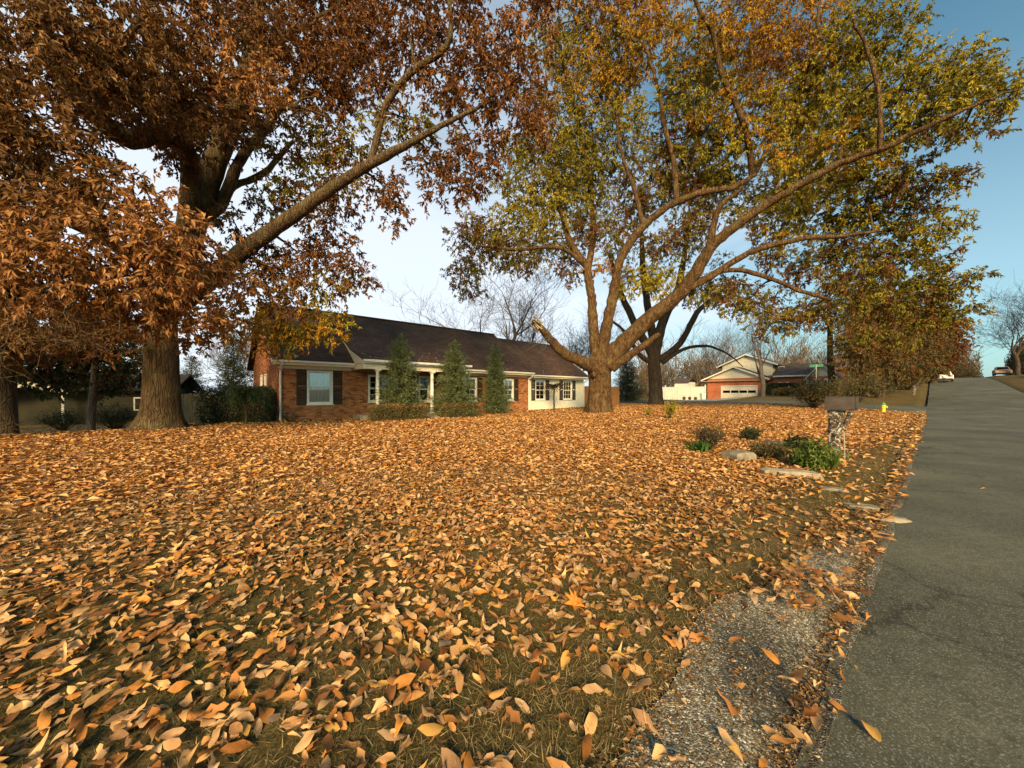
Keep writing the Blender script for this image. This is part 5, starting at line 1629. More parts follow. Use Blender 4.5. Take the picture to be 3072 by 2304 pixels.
CT_P = [
    (1400, 830, 21.0, 60, 70, 'RG'), (1450, 740, 21.0, 90, 60, 'GD'), (1420, 680, 21.0, 70, 45, 'GD'), (1530, 690, 21.4, 110, 70, 'GL'), (1560, 780, 21.6, 80, 50, 'GD'), (1620, 620, 22, 120, 80, 'GL'),
    (1570, 540, 22, 90, 70, 'G'), (1680, 500, 22, 100, 90, 'G'), (1640, 720, 22.4, 80, 60, 'G'), (1740, 600, 22.6, 90, 80, 'G'), (1730, 700, 23, 60, 55, 'GR'),
    (1620, 420, 21.6, 80, 60, 'G'), (1720, 380, 22, 100, 80, 'GL'), (1640, 140, 21.4, 60, 60, 'G'), (1730, 170, 21.6, 90, 80, 'GY'), (1640, 280, 21.2, 70, 60, 'YG'), (1800, 270, 21, 110, 80, 'YG'),
    (1740, 60, 21.6, 80, 70, 'RG'), (1850, 150, 20, 110, 80, 'GY'), (1860, 400, 20.8, 110, 90, 'GL'), (1860, 210, 20.4, 90, 60, 'YY'), (1960, 60, 19.4, 120, 90, 'Y'), (1850, 30, 20, 90, 70, 'YR'),
    (2090, 130, 18.0, 120, 100, 'YG'), (2060, 270, 19, 110, 90, 'GL'), (2230, 90, 17.6, 130, 110, 'Y'), (2390, 70, 17.0, 110, 100, 'Y'), (2340, 210, 17.4, 120, 80, 'YR'), (2170, 330, 18.4, 100, 80, 'YG'),
    (2050, 420, 20, 120, 80, 'GR'), (1960, 520, 20.8, 110, 80, 'GD'), (2150, 460, 19.2, 110, 80, 'G'), (2290, 380, 18.0, 120, 90, 'LY'), (2420, 310, 17.0, 110, 90, 'L'), (2380, 450, 17.4, 110, 70, 'LY'),
    (2520, 180, 16.0, 100, 90, 'GL'), (2590, 80, 15.6, 110, 90, 'GL'), (2690, 110, 15, 70, 90, 'GL'), (2560, 320, 16, 110, 90, 'LG'), (2690, 270, 15, 110, 80, 'LG'), (2820, 200, 14.2, 100, 60, 'LG'),
    (2930, 170, 13.8, 70, 50, 'GL'), (2800, 310, 14.4, 110, 70, 'LG'), (2930, 290, 13.8, 110, 70, 'LG'), (3030, 270, 13.4, 70, 60, 'LG'), (2700, 390, 15.2, 110, 60, 'LG'), (2880, 400, 14.0, 90, 40, 'GD'),
    (2520, 430, 16.2, 110, 60, 'LY'), (2600, 560, 16.6, 110, 60, 'GD'), (2740, 520, 15.4, 110, 50, 'GD'), (2840, 540, 15.0, 70, 40, 'GD'), (2480, 560, 17, 90, 60, 'GL'), (2380, 600, 17.8, 90, 50, 'GL'), (2270, 640, 18.6, 70, 40, 'LG'),
    (2330, 700, 18.8, 90, 50, 'LY'), (2450, 660, 18, 90, 50, 'LG'), (2560, 650, 17.4, 90, 60, 'LG'), (2680, 640, 16.8, 110, 70, 'GGD'), (2780, 680, 16.6, 90, 80, 'LG'), (2480, 770, 18.2, 110, 50, 'GD'), (2600, 760, 17.6, 110, 60, 'GGD'),
    (2720, 780, 17.2, 120, 70, 'GGD'), (2600, 850, 17.8, 110, 60, 'GD'), (2740, 870, 17.4, 110, 60, 'GGD'), (2830, 860, 17, 70, 70, 'GGD'), (2860, 930, 17.2, 60, 50, 'GGD'), (2780, 950, 17.6, 110, 45, 'GGD'), (2620, 930, 18, 90, 50, 'GGD'),
    (2250, 900, 19.4, 110, 45, 'GD'), (2330, 960, 19.2, 90, 50, 'GD'), (2420, 930, 19.0, 80, 45, 'GD'), (2180, 870, 20.0, 70, 45, 'GD'), (2100, 870, 20.4, 70, 40, 'GL'), (1930, 830, 21.2, 80, 40, 'L'), (2010, 850, 20.8, 80, 45, 'L'), (1880, 850, 21.4, 50, 40, 'LG'),
    (1830, 700, 21.9, 70, 60, 'GR'), (1900, 620, 21.4, 70, 60, 'GR'), (2060, 560, 20.4, 90, 50, 'GR'), (2170, 540, 19.6, 60, 40, 'GL'), (1800, 540, 22.2, 70, 70, 'G'), (2060, 700, 20.4, 90, 50, 'GD'), (1980, 740, 20.8, 70, 40, 'GD'), (2110, 640, 20, 70, 40, 'GR'),
    (1800, 800, 22, 40, 25, 'YO'), (1900, -110, 20, 260, 90, 'YG'), (2300, -110, 17, 280, 90, 'Y'), (1560, 430, 21.6, 60, 50, 'G'), (1600, 330, 21, 60, 50, 'R'), (1700, 800, 23, 40, 60, 'RG'),
    (2400, 830, 18.8, 60, 40, 'RD'), (2320, 780, 19.2, 60, 35, 'RG'), (2600, 470, 15.9, 80, 50, 'LY'), (2450, 200, 16.6, 80, 70, 'GY'),
]
for x, y, Y, rx, rz, pal in CT_P:
    Y += 1.1
    ct.puff(W(x, y, Y), px(rx, Y), max(0.8, px(min(rx, rz), Y) * 1.0), px(rz, Y), pal, dens=450, ll=0.185, lw=0.068, r0=0.055, droop=0.65, sub_leaves=34)
rng = np.random.default_rng(502)
for i in range(30):      # the far side of the crown
    x = rng.uniform(1560, 2620); y = rng.uniform(-60, 620); Y = rng.uniform(23.5, 27.0)
    if y < 180 - (x - 1560) * 0.1: continue
    ct.puff(W(x, y, Y), px(75, Y), 1.3, px(60, Y), ['G', 'GL', 'GD', 'GY'][i % 4], dens=240, ll=0.19, lw=0.075, r0=0.07, sub_leaves=32)
cto = ct.build('oak_tree', 'great spreading tree with olive and gold leaves, broken limb pointing left', M['bark_centre'], loc=c0)
# knotted burl at the fork
rng = np.random.default_rng(9)
kn = MB()
for i in range(7):
    c = W(1797 + rng.uniform(-16, 16), 1100 + rng.uniform(-20, 32), CY - 0.62) - c0
    rr_ = rng.uniform(0.10, 0.20)
    kn.lathe([(0.0, -rr_), (rr_ * .7, -rr_ * .6), (rr_, 0), (rr_ * .75, rr_ * .6), (0.0, rr_)], 9, tuple(c))
kn.build('burl', M['bark_centre'], cto, smooth=True)
# splintered end of the broken limb
sp_ = MB()
e0 = np.array(tuple(W(1612, 975, 21.0) - c0)); dirv = unit(np.array(tuple(W(1560, 925, 20.8) - W(1625, 988, 21.1))))
for i in range(16):
    o_ = rng.normal(0, 0.13, 3); L = rng.uniform(0.25, 0.85)
    a = e0 + o_ - dirv * 0.25
    sp_.tube([a, a + dirv * L * .6 + rng.normal(0, .03, 3), a + dirv * L + rng.normal(0, .05, 3)], [0.05, 0.03, 0.006], 5)
sp_.build('splinters', M['cut_wood'], cto)
tw = MB()
for i in range(7):   # dead hanging twigs under the broken end
    a = np.array(tuple(W(1640 + i * 4, 1010, 21.0) - c0)); e = a + np.array([rng.uniform(-2.6, -.3), rng.uniform(-.5, .2), rng.uniform(-1.2, -.2)])
    m_ = (a + e) / 2 + np.array([0, 0, rng.uniform(-.2, .25)])
    tw.tube([a, m_, e], [0.018, 0.012, 0.004], 4)
tw.build('dead_twigs', M['bark_grey'], cto)

# second tree, behind the great one
t2 = Tree(41)
q0 = W(1968, 1222, 33); q0.z = gz(q0.x, q0.y) - 0.1
trunk_flare(t2, q0, [q0, W(1966, 1160, 33), W(1962, 1090, 33), W(1966, 1040, 33)], [0.62, 0.56, 0.52, 0.5], 16, 5, 0.4)
for pts, rad in [([(1962, 1070, 33), (1920, 1000, 33), (1885, 930, 33), (1850, 850, 33), (1830, 760, 33)], [15, 12, 10, 8, 5]),
                 ([(1966, 1050, 33), (1990, 960, 33), (2030, 880, 33.2), (2050, 780, 33.4), (2070, 650, 33.5)], [16, 14, 11, 8, 5]),
                 ([(1966, 1060, 33), (1945, 930, 33.4), (1930, 820, 33.6), (1925, 700, 34), (1920, 560, 34)], [14, 11, 9, 7, 4]),
                 ([(1980, 1080, 32.8), (2040, 1030, 32.4), (2090, 940, 32), (2130, 900, 32), (2190, 850, 32)], [11, 9, 8, 6, 4]),
                 ([(1985, 1090, 32.8), (2050, 1048, 32), (2120, 1038, 31.4), (2180, 1060, 31), (2230, 1100, 30.6)], [7, 5, 4, 2.5, 1.2]),
                 ([(1955, 1090, 33), (1915, 1060, 32.8), (1880, 1000, 32.6), (1820, 950, 32.6)], [8, 7, 5, 3])]:
    P = WP(pts); t2.limb(P, [px(r, p.y) for r, p in zip(rad, P)], 8, 0.4, 0.03)
for x, y, rx, rz, pal in [(1840, 780, 60, 50, 'GR'), (1920, 740, 70, 50, 'G'), (2020, 760, 70, 60, 'GD'), (2080, 680, 80, 60, 'GD'), (1940, 620, 80, 60, 'GD'), (2160, 800, 70, 50, 'G'), (2110, 880, 50, 35, 'GD'), (2200, 860, 50, 35, 'GD'), (2060, 600, 70, 50, 'GR'), (1860, 660, 60, 50, 'G'), (2150, 900, 50, 35, 'G'), (2000, 500, 90, 60, 'G')]:
    t2.puff(W(x, y, 33), px(rx, 33), px(rz, 33), px(rz, 33), pal, dens=70, ll=0.2, lw=0.08, r0=0.08)
t2.build('shade_tree', 'dark-trunked tree standing directly behind the great spreading tree', M['bark_dark'], loc=q0)


def bare(name, label, loc, rz=0, mat='bark_grey', sx=1.0, group=None, **kw):
    V, Fq = bare_tree(**kw)
    V = V * np.array([sx, sx, 1])
    t = thing(name, label, 'tree', loc, rz, group)
    link('branches', mesh_np('branches', V, [Fq], smooth=True), M[mat], t)
    return t


p = W(1542, 1150, 42); p.z = 0.2
bare('bare_tree', 'tall leafless tree rising behind the house roof', p, 0.6, 'bark_grey', 1.35, seed=4, height=17.5, spread=0.6, levels=6, r0=0.42, trunk_frac=0.26, kids=(3, 4), tw=2.2)
p = W(1720, 1150, 48); p.z = 0.2
bare('bare_tree', 'leafless tree partly hidden behind the broken limb', p, 2.1, 'bark_grey', 1.2, seed=8, height=13.0, spread=0.55, levels=6, r0=0.34, trunk_frac=0.26, kids=(3, 4), tw=2.2)
p = W(2290, 1196, 47); p.z = gz(p.x, p.y) - .1
bare('bare_tree', 'slender leafless tree at the corner of the orange brick garage', p, 1.0, 'bark_grey', 0.7, seed=12, height=17, spread=0.42, levels=6, r0=0.85, trunk_frac=0.4, kids=(3, 4), tw=1.8)
p = W(2130, 1190, 64); p.z = 0.3
bare('bare_tree', 'leafless tree behind the pale vinyl fence', p, 1.9, 'bark_grey', 1.0, seed=15, height=15, spread=0.5, levels=6, r0=0.3, trunk_frac=0.3, kids=(3, 4), tw=2.2)
p = on_ground(96, -8.6)
bare('bare_tree', 'leafless tree across the road at the right edge', p, 0.3, 'bark_dark', 1.25, seed=19, height=17, spread=0.6, levels=6, r0=0.26, trunk_frac=0.22, kids=(3, 4), tw=2.0)
p = W(690, 1180, 40); p.z = -0.2
bare('bare_tree', 'leafless tree left of the house behind the hedge', p, 0.3, 'bark_grey', 1.0, seed=23, height=11, spread=0.5, levels=6, r0=0.2, trunk_frac=0.25, kids=(3, 4), tw=1.8)

# brown leafless woods beyond the houses
Vs, Fs, off = [], [], 0
var = [bare_tree(100 + i, 11 + i, 0.42, 4, 0.16, 0.28, (3, 4), tw=4.0) for i in range(4)]
rng = np.random.default_rng(55)
for i in range(84):
    x = rng.uniform(1890, 2900) if i < 76 else rng.uniform(500, 1500); Y = rng.uniform(84, 125)
    p = W(x, 1180, Y)
    V, Fq = var[i % 4]
    a = rng.uniform(0, 6.28); k = rng.uniform(1.0, 1.65)
    V = (V * np.array([1.15, 1.15, 1]) * k) @ np.array([(math.cos(a), math.sin(a), 0), (-math.sin(a), math.cos(a), 0), (0, 0, 1)]) + np.array([p.x, p.y, gz(p.x, p.y) - 0.2])
    Vs.append(V); Fs.append(Fq + off); off += len(V)
link('far_woods', mesh_np('far_woods', np.vstack(Vs), Fs), mat_noise('far_wood', (0.085, 0.058, 0.036), (0.19, 0.125, 0.075), 0.4, 0.95), kind='stuff', label='brown leafless woods beyond the far houses', cat='woods')
# undergrowth closing the foot of the woods
n = 30000
x = rng.uniform(1860, 2940, n); Yd = rng.uniform(80, 118, n)
Xb = (x - 1536) / F * Yd
sb, tb = st_of(Xb, Yd)
hb = 9.0 * (0.45 + 0.75 * hnoise(Xb * 0.2, Yd * 0.2, 61)) 
P = np.stack([Xb, Yd, H(sb, tb) + hb * rng.random(n) ** 1.25], -1)
C = np.array([(0.14, 0.090, 0.048), (0.19, 0.12, 0.062), (0.11, 0.08, 0.038), (0.16, 0.12, 0.055)])[rng.integers(4, size=n)] * rng.uniform(.7, 1.2, (n, 1))
V, Fq, C = leaf_cloud(P, rng.normal(0, .5, (n, 3)) + np.array([0, 0, .9]), rng.normal(0, 1, (n, 3)), rng.uniform(.35, 1.3, n), rng.uniform(.05, .14, n), C, LEAF4, LEAF4_F)
link('undergrowth', mesh_np('undergrowth', V, [Fq], C), M['leaf'], kind='stuff', label='brown brush at the foot of the far woods', cat='brush')


def leafy_tree(name, label, base, trunk_pts, rad, puffs, bark, dens, ll, lw, seed, group=None, stems=(), k=10):
    t = Tree(seed)
    trunk_flare(t, base, trunk_pts, rad, k, 5, 0.4, 0.3)
    for pts, rr_ in stems:
        P = WP(pts); t.limb(P, [px(r, p.y) for r, p in zip(rr_, P)], 7, 0.5, 0.03)
    for x, y, Y, rx, rz, pal in puffs:
        t.puff(W(x, y, Y), px(rx, Y), px(min(rx, rz), Y), px(rz, Y), pal, dens=dens * 2.6, ll=ll * 1.25, lw=lw, r0=0.07, sub_leaves=30)
    return t.build(name, label, M[bark], loc=base)


# olive trees at the corner across the side street
b = W(2640, 1180, 36); b.z = gz(b.x, b.y) - .1
leafy_tree('corner_tree', 'multi-stemmed tree with olive leaves behind the mailbox', b, [b, W(2640, 1120, 36), W(2632, 1060, 36)], [0.4, 0.34, 0.3],
           [(2560, 960, 37, 60, 55, 'GD'), (2640, 980, 38, 80, 60, 'DB'), (2700, 1000, 38, 70, 60, 'DG'), (2620, 1060, 38, 60, 45, 'DB'), (2720, 1070, 38, 70, 50, 'BD'), (2540, 1030, 37, 40, 45, 'GD'), (2660, 900, 38, 80, 50, 'GD'), (2570, 880, 38, 60, 50, 'G'), (2770, 1020, 38, 60, 55, 'BD'), (2680, 1110, 38, 60, 35, 'B'), (2560, 1080, 34, 50, 40, 'BD'), (2640, 1090, 34, 60, 45, 'BD'), (2720, 1100, 34, 60, 40, 'BD'), (2600, 1010, 34, 60, 50, 'DG'), (2680, 1020, 34, 60, 50, 'DG'), (2760, 1060, 35, 50, 40, 'DB'), (2600, 1130, 38, 50, 30, 'B'), (2750, 1110, 39, 60, 35, 'B'), (2720, 940, 38, 80, 45, 'GD'), (2790, 960, 38, 60, 40, 'DG')],
           'bark_dark', 120, 0.2, 0.09, 61, stems=[([(2635, 1150, 36), (2600, 1060, 36), (2570, 960, 36)], [9, 7, 4]), ([(2640, 1150, 36), (2670, 1050, 36), (2690, 950, 36)], [9, 7, 4]), ([(2637, 1130, 36), (2640, 1000, 36), (2650, 900, 36)], [8, 6, 4]), ([(2645, 1150, 36), (2700, 1080, 36), (2740, 1010, 36)], [7, 5, 3])])
b = W(2800, 1150, 52); b.z = gz(b.x, b.y) - .1
leafy_tree('russet_tree', 'russet-brown tree along the road before the crest', b, [b, W(2800, 1100, 52), W(2800, 1060, 52)], [0.4, 0.34, 0.3],
           [(2820, 1060, 52, 60, 40, 'R'), (2790, 1095, 52, 60, 25, 'RB'), (2800, 1000, 52, 70, 45, 'RB'), (2840, 1030, 52, 50, 35, 'R'), (2760, 1040, 52, 60, 40, 'BR'), (2850, 990, 52, 40, 35, 'R'), (2800, 950, 52, 60, 35, 'BG'), (2870, 1040, 52, 20, 18, 'R'), (2740, 980, 52, 60, 45, 'BG'), (2800, 1075, 52, 55, 25, 'RB')],
           'bark_dark', 70, 0.3, 0.15, 62)
b = W(2500, 1180, 40); b.z = gz(b.x, b.y) - .1
leafy_tree('street_tree', 'thin dark-trunked tree beside the green street sign', b, [b, W(2492, 1100, 40), W(2490, 1000, 40), W(2486, 900, 40)], [0.34, 0.3, 0.24, 0.18],
           [(2480, 900, 40, 60, 50, 'GR'), (2520, 850, 40, 60, 40, 'G'), (2450, 960, 40, 45, 30, 'R')], 'bark_dark', 60, 0.2, 0.09, 63)
# dark evergreens
p = W(1880, 1200, 46); p.z = gz(p.x, p.y)
conifer('dark_evergreen', 'broad dark evergreen between the two big trunks', p, 6.2, 3.0, 31, None, 3.0, big=2.4)
p = W(1850, 1200, 50); p.z = gz(p.x, p.y)
p = W(700, 1190, 26); p.z = gz(p.x, p.y)
conifer('dark_evergreen', 'tall dark evergreen behind the hedge left of the house', p, 5.8, 2.3, 32, None, 2.4, big=2.4)
p = W(575, 1190, 30); p.z = gz(p.x, p.y)
conifer('dark_evergreen', 'dark evergreen right behind the big oak trunk', p, 4.6, 2.0, 33, None, 2.0, big=2.4)

# far-left tree: trunk at the frame edge, out-of-view boughs added for shade
lt = Tree(71)
l0 = W(22, 1302, 12.2); l0.z = gz(l0.x, l0.y) - .1
trunk_flare(lt, l0, [l0, W(18, 1180, 12.2), W(22, 1040, 12.2), W(40, 880, 12.2), (W(50, 700, 12.2))], [0.25, 0.23, 0.21, 0.19, 0.16], 16, 5, 0.5)
for pts, rad in [([(45, 800, 12.2), (-150, 640, 11), (-500, 560, 10), (-900, 560, 9.5), (-1400, 620, 9.5)], [16, 13, 12, 10, 6]), ([(42, 860, 12.2), (-200, 800, 10.8), (-500, 780, 9.6), (-900, 800, 8.6), (-1200, 820, 9.5)], [14, 11, 10, 9, 5])]:
    P = WP(pts); lt.limb(P, [px(r, p.y) for r, p in zip(rad, P)], 8, 0.4, 0.02)
for x, y, Y, rx, rz, pal in [(40, 880, 12, 170, 70, 'D'), (220, 900, 13, 150, 70, 'D'), (60, 760, 12, 160, 90, 'D'), (-160, 800, 11, 160, 150, 'D'), (180, 1010, 14, 150, 50, 'D'), (320, 960, 14.5, 120, 50, 'DG'), (-120, 500, 11, 200, 150, 'D'), (30, 560, 12, 150, 90, 'D'),
                             (-420, 700, 9, 260, 200, 'D'), (-520, 900, 8, 300, 160, 'D'), (-480, 400, 8.5, 280, 200, 'D'), (-900, 700, 7, 360, 260, 'D'), (-300, 200, 9.5, 250, 200, 'D'), (-800, 300, 7.5, 300, 260, 'D'), (-220, 950, 9.5, 200, 90, 'D'), (-1100, 850, 10, 380, 220, 'D'), (-1500, 700, 10, 380, 280, 'D'), (-700, 950, 10.5, 300, 140, 'D'), (-1000, 500, 10, 380, 260, 'D'), (-1400, 1000, 11, 300, 140, 'D'), (-420, 1010, 11, 200, 90, 'D'), (-800, 780, 9, 300, 200, 'D'), (-600, 640, 9.5, 300, 200, 'D'), (-1250, 620, 9.5, 300, 200, 'D'), (-300, 850, 9, 200, 140, 'D')]:  # crown masses out of view, added to shade the left lawn and neighbour
    lt.puff(W(x, y, Y), px(rx, Y), px(rz, Y), px(rz, Y), pal, dens=(260 if x < -200 else 330), ll=(0.26 if x < -200 else 0.17), lw=(0.11 if x < -200 else 0.07), r0=0.035)
lt.build('dark_tree', 'dark slim-trunked tree at the far left edge', M['bark_dark'], loc=l0)
# dusky trees behind the neighbour's house
ev = Tree(72)
e0 = W(270, 1282, 18); e0.z = gz(e0.x, e0.y) - .1
trunk_flare(ev, e0, [e0, W(278, 1200, 18), W(284, 1120, 18), W(290, 1040, 18)], [0.17, 0.15, 0.14, 0.13], 12, 4, 0.4)
for x, y, rx, rz in [(200, 1060, 150, 50), (330, 1060, 120, 50), (280, 1000, 140, 60), (100, 1040, 120, 50), (400, 1110, 60, 40), (130, 1100, 110, 35), (330, 1120, 70, 30), (210, 1130, 110, 35), (80, 1110, 90, 30), (390, 1150, 60, 30), (290, 1160, 70, 22), (160, 1165, 60, 18)]:
    ev.puff(W(x, y, 18.5), px(rx, 18.5), px(rz, 18), px(rz, 18), 'EEB', dens=420, ll=0.19, lw=0.09)
ev.build('small_tree', 'small leaning tree with pale trunk before the dim neighbouring house', M['bark_grey'], loc=e0)
for i, (x, Y, h, r_) in enumerate([(60, 32, 8.5, 3.6), (240, 36, 9.5, 4.0), (420, 33, 8.0, 3.2), (-120, 30, 9, 3.6)]):
    p = W(x, 1240, Y); p.z = gz(p.x, p.y) - .1
    conifer('dark_evergreen', ['dark evergreen above the carport at far left', 'tallest dark evergreen behind the dim neighbouring house', 'dark evergreen just left of the big oak trunk', 'dark evergreen beyond the left edge'][i] if i < 4 else '', p, h, r_, 80 + i, 'evergreens behind the neighbouring house', 2.2, big=2.6)

# ================================================================== NEIGHBOURS
# dim house far left
nl = W(250, 1281, 24)
nh = thing('neighbour_house', 'dim low house with carport in the shade at far left', 'house', (nl.x, nl.y, -0.62), R(28))
wl = 9.0
MB().bx(-4.5, 4.2, 0, 6, -0.3, 2.35).build('wall', mat_noise('shade_toned_wall', (0.030, 0.026, 0.014), (0.050, 0.044, 0.025), 2, 0.9), nh)  # wall colour darkened to stand in for tree shade
MB().prism([(-0.6, 2.3), (3.0, 3.5), (6.6, 2.3), (6.6, 2.2), (3.0, 3.38), (-0.6, 2.2)], -8.6, 4.7, 'x').build('roof', mat_noise('shade_toned_roof', (0.018, 0.014, 0.011), (0.032, 0.025, 0.02), 3, 0.95), nh)  # roof colour likewise carries painted-in shade
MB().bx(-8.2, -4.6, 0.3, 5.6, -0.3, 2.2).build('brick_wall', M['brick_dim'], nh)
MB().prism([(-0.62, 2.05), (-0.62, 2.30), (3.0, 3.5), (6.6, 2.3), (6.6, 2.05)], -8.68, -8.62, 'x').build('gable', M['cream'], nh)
w = MB().bx(2.4, 3.1, -0.04, 0.0, 0.85, 1.75).build('window', M['white'], nh)
MB().bx(2.48, 3.02, -0.05, -0.041, 0.93, 1.67).build('pane', M['glass_dark'], w)
# carport at the edge of the frame
cp = W(60, 1285, 22)
car_p = thing('carport', 'small carport with pale gable board at far left', 'carport', (cp.x, cp.y, gz(cp.x, cp.y) - 0.1), R(35))
MB().prism([(-1.7, 2.05), (-1.7, 2.45), (0.2, 2.9), (1.9, 2.35), (1.9, 2.05), (0.2, 2.5)], -0.06, 0.0, 'y').build('gable_board', M['cream'], car_p)
MB().prism([(-1.9, 2.44), (0.2, 2.95), (2.1, 2.36), (2.1, 2.30), (0.2, 2.88), (-1.9, 2.38)], -0.2, 4.0, 'y').build('roof', M['shingle'], car_p)
for xx in (-1.55, 1.6):
    for yy in (0.05, 3.6):
        MB().bx(xx, xx + 0.12, yy, yy + 0.12, -0.2, 2.06 if xx < 0 else 2.04).build('post', M['vinyl'], car_p)
MB().bx(-1.5, 1.5, 3.75, 3.85, -0.2, 2.2).build('back_wall', M['brick_dim'], car_p)

# wooden fence left of the house
A = W(552, 1283, 17.0); B_ = W(640, 1275, 17.6)
fz = gz(A.x, A.y)
fl = thing('wooden_fence', 'weathered upright board fence between big oak and hedge', 'fence', (A.x, A.y, fz), math.atan2(B_.y - A.y, B_.x - A.x))
Lf_ = math.hypot(B_.x - A.x, B_.y - A.y) + 0.8
i = -4
while i * 0.15 < Lf_:
    hh = 1.42 + random.uniform(-0.02, 0.02)
    MB().prism([(i * 0.15, 0.02), (i * 0.15 + 0.135, 0.02), (i * 0.15 + 0.135, hh - .03), (i * 0.15 + 0.11, hh), (i * 0.15 + 0.025, hh), (i * 0.15, hh - .03)], -0.012 + random.uniform(-.004, .004), 0.01, 'y').build('board', M['wood_fence'], fl)
    i += 1
for zz in (0.3, 1.1):
    MB().bx(-0.6, Lf_, 0.014, 0.06, zz, zz + 0.09).build('rail', M['wood_fence'], fl)
for xx in (-0.5, 0.9, Lf_ - 0.1):
    MB().bx(xx, xx + 0.09, 0.065, 0.155, -0.2, 1.5).build('post', M['wood_fence'], fl)

# reddish fence behind the great tree
A = ST(24.0, 19.3); A.z = float(H(24, 19.3))
fr = thing('wooden_fence', 'reddish board fence beyond the siding wing, behind the great trunk', 'fence', A, PHI)
i = 0
while i * 0.155 < 6.2:
    MB().bx(i * 0.155, i * 0.155 + 0.145, -0.01 + random.uniform(-.004, .004), 0.012, 0.03, 1.72 + random.uniform(-.015, .015)).build('board', M['wood_red'], fr); i += 1
for zz in (0.35, 1.3):
    MB().bx(0, 6.2, 0.016, 0.06, zz, zz + 0.09).build('rail', M['wood_red'], fr)

# pale vinyl fence beside the far garage
fv = thing('vinyl_fence', 'pale vinyl privacy fence with capped posts beside the garage', 'fence', (*ST(59.6, 23.05)[:2], float(H(59.6, 25)) - 0.1), PHI + PI / 2)
for i in range(5):
    x0 = i * 2.1
    p_ = MB().bx(x0 - 0.07, x0 + 0.07, -0.07, 0.07, -0.2, 2.35).build('post', M['vinyl'], fv)
    MB().add([(x0 - .1, -.1, 2.35), (x0 + .1, -.1, 2.35), (x0 + .1, .1, 2.35), (x0 - .1, .1, 2.35), (x0, 0, 2.47)], [(3, 2, 1, 0), (0, 1, 4), (1, 2, 4), (2, 3, 4), (3, 0, 4)]).build('post_cap', M['vinyl'], p_)
    if i < 4:
        for j in range(8):
            a = x0 + 0.073 + j * 0.2442
            MB().bx(a, a + 0.240, -0.018, 0.018, 0.12, 2.02).build('panel', M['vinyl'], fv)
        MB().bx(x0 + 0.072, x0 + 2.028, -0.04, 0.04, 2.021, 2.16).bx(x0 + 0.072, x0 + 2.028, -0.04, 0.04, 0.0, 0.119).build('rail', M['vinyl'], fv)
# pole in front of the woods
up = thing('utility_pole', 'pale utility pole standing behind the vinyl fence', 'pole', (*W(2027, 1180, 70)[:2], 0.3))
MB().tube([(0, 0, -.3), (0, 0, 4), (0.03, 0, 8.4)], [0.16, 0.14, 0.11], 10).build('post', M['bark_grey'], up)
MB().bx(-1.0, 1.0, -.06, .06, 7.6, 7.75).build('crossarm', M['bark_grey'], up)
MB().lathe([(0.0, 0), (0.16, 0.02), (0.18, 0.5), (0.1, 0.6)], 10, (0.25, -0.1, 6.6)).build('transformer', M['metal_grey'], up)
# white shed behind that fence
sh = thing('garden_shed', 'small white shed showing over the vinyl fence', 'shed', (*ST(66, 29.6)[:2], 0.2), PHI - PI / 2)
MB().bx(-1.2, 1.2, 0, 3, -0.2, 3.2).build('wall', M['white'], sh)
MB().prism([(-0.2, 3.15), (1.5, 3.95), (3.2, 3.15), (3.2, 3.05), (1.5, 3.85), (-0.2, 3.05)], -1.4, 1.4, 'x').build('roof', M['shingle_far'], sh)

# garage house: local x to the right as seen from the side street, y away
H2B = 0.36
h2 = thing('garage_house', 'orange brick house with cream gables and double garage door', 'house', (*ST(60, 22.9)[:2], H2B), PHI - PI / 2)
GWD = 7.4
GD = (2.05, 6.55, 0.0, 2.05)
gw = wall_open(0, GWD, -0.3, 3.25, 0, 0.25, [GD])
gw.bx(0, 0.25, 0.251, 7, -0.3, 3.25).bx(GWD - 0.25, GWD, 0.251, 7, -0.3, 3.25).bx(0.251, GWD - 0.251, 6.75, 7, -0.3, 3.25)
gw.build('wall', M['brick_far'], h2)
MB().prism([(-0.0, 3.252), (GWD, 3.252), (GWD / 2, 4.75)], 0.02, 0.2, 'y').build('gable', M['cream'], h2)
MB().prism([(-0.75, 3.05), (GWD / 2, 4.98), (GWD + 0.75, 3.05), (GWD + 0.75, 2.92), (GWD / 2, 4.82), (-0.75, 2.92)], -0.45, 7.3, 'y').build('roof', M['shingle_far'], h2)
MB().prism([(-0.78, 2.88), (-0.78, 3.08), (GWD / 2, 5.01), (GWD + 0.78, 3.08), (GWD + 0.78, 2.88), (GWD / 2, 4.78)], -0.49, -0.455, 'y').build('rake_board', M['white'], h2)
MB().bx(-0.7, GWD + 0.7, -0.44, -0.01, 2.86, 2.90).build('soffit', M['cream'], h2)
# door frame, panels, lights
MB().bx(GD[0] - 0.12, GD[0], -0.03, 0.1, 0, 2.18).bx(GD[1], GD[1] + 0.12, -0.03, 0.1, 0, 2.18).bx(GD[0], GD[1], -0.03, 0.1, 2.05, 2.18).build('garage_frame', M['white'], h2)
gd = MB()
for r_ in range(4):
    z0 = 0.01 + r_ * 0.51
    if r_ != 2:
        gd.bx(GD[0] + 0.005, GD[1] - 0.005, 0.06, 0.10, z0, z0 + 0.505)
    else:
        gd.bx(GD[0] + 0.005, GD[1] - 0.005, 0.06, 0.10, z0, z0 + 0.07).bx(GD[0] + 0.005, GD[1] - 0.005, 0.06, 0.10, z0 + 0.43, z0 + 0.505)
        for j in range(5):
            xx = GD[0] + 0.005 + j * (GD[1] - GD[0] - 0.13) / 4
            gd.bx(xx, xx + 0.12, 0.06, 0.10, z0 + 0.0701, z0 + 0.4299)
gdo = gd.build('garage_door', M['cream'], h2)
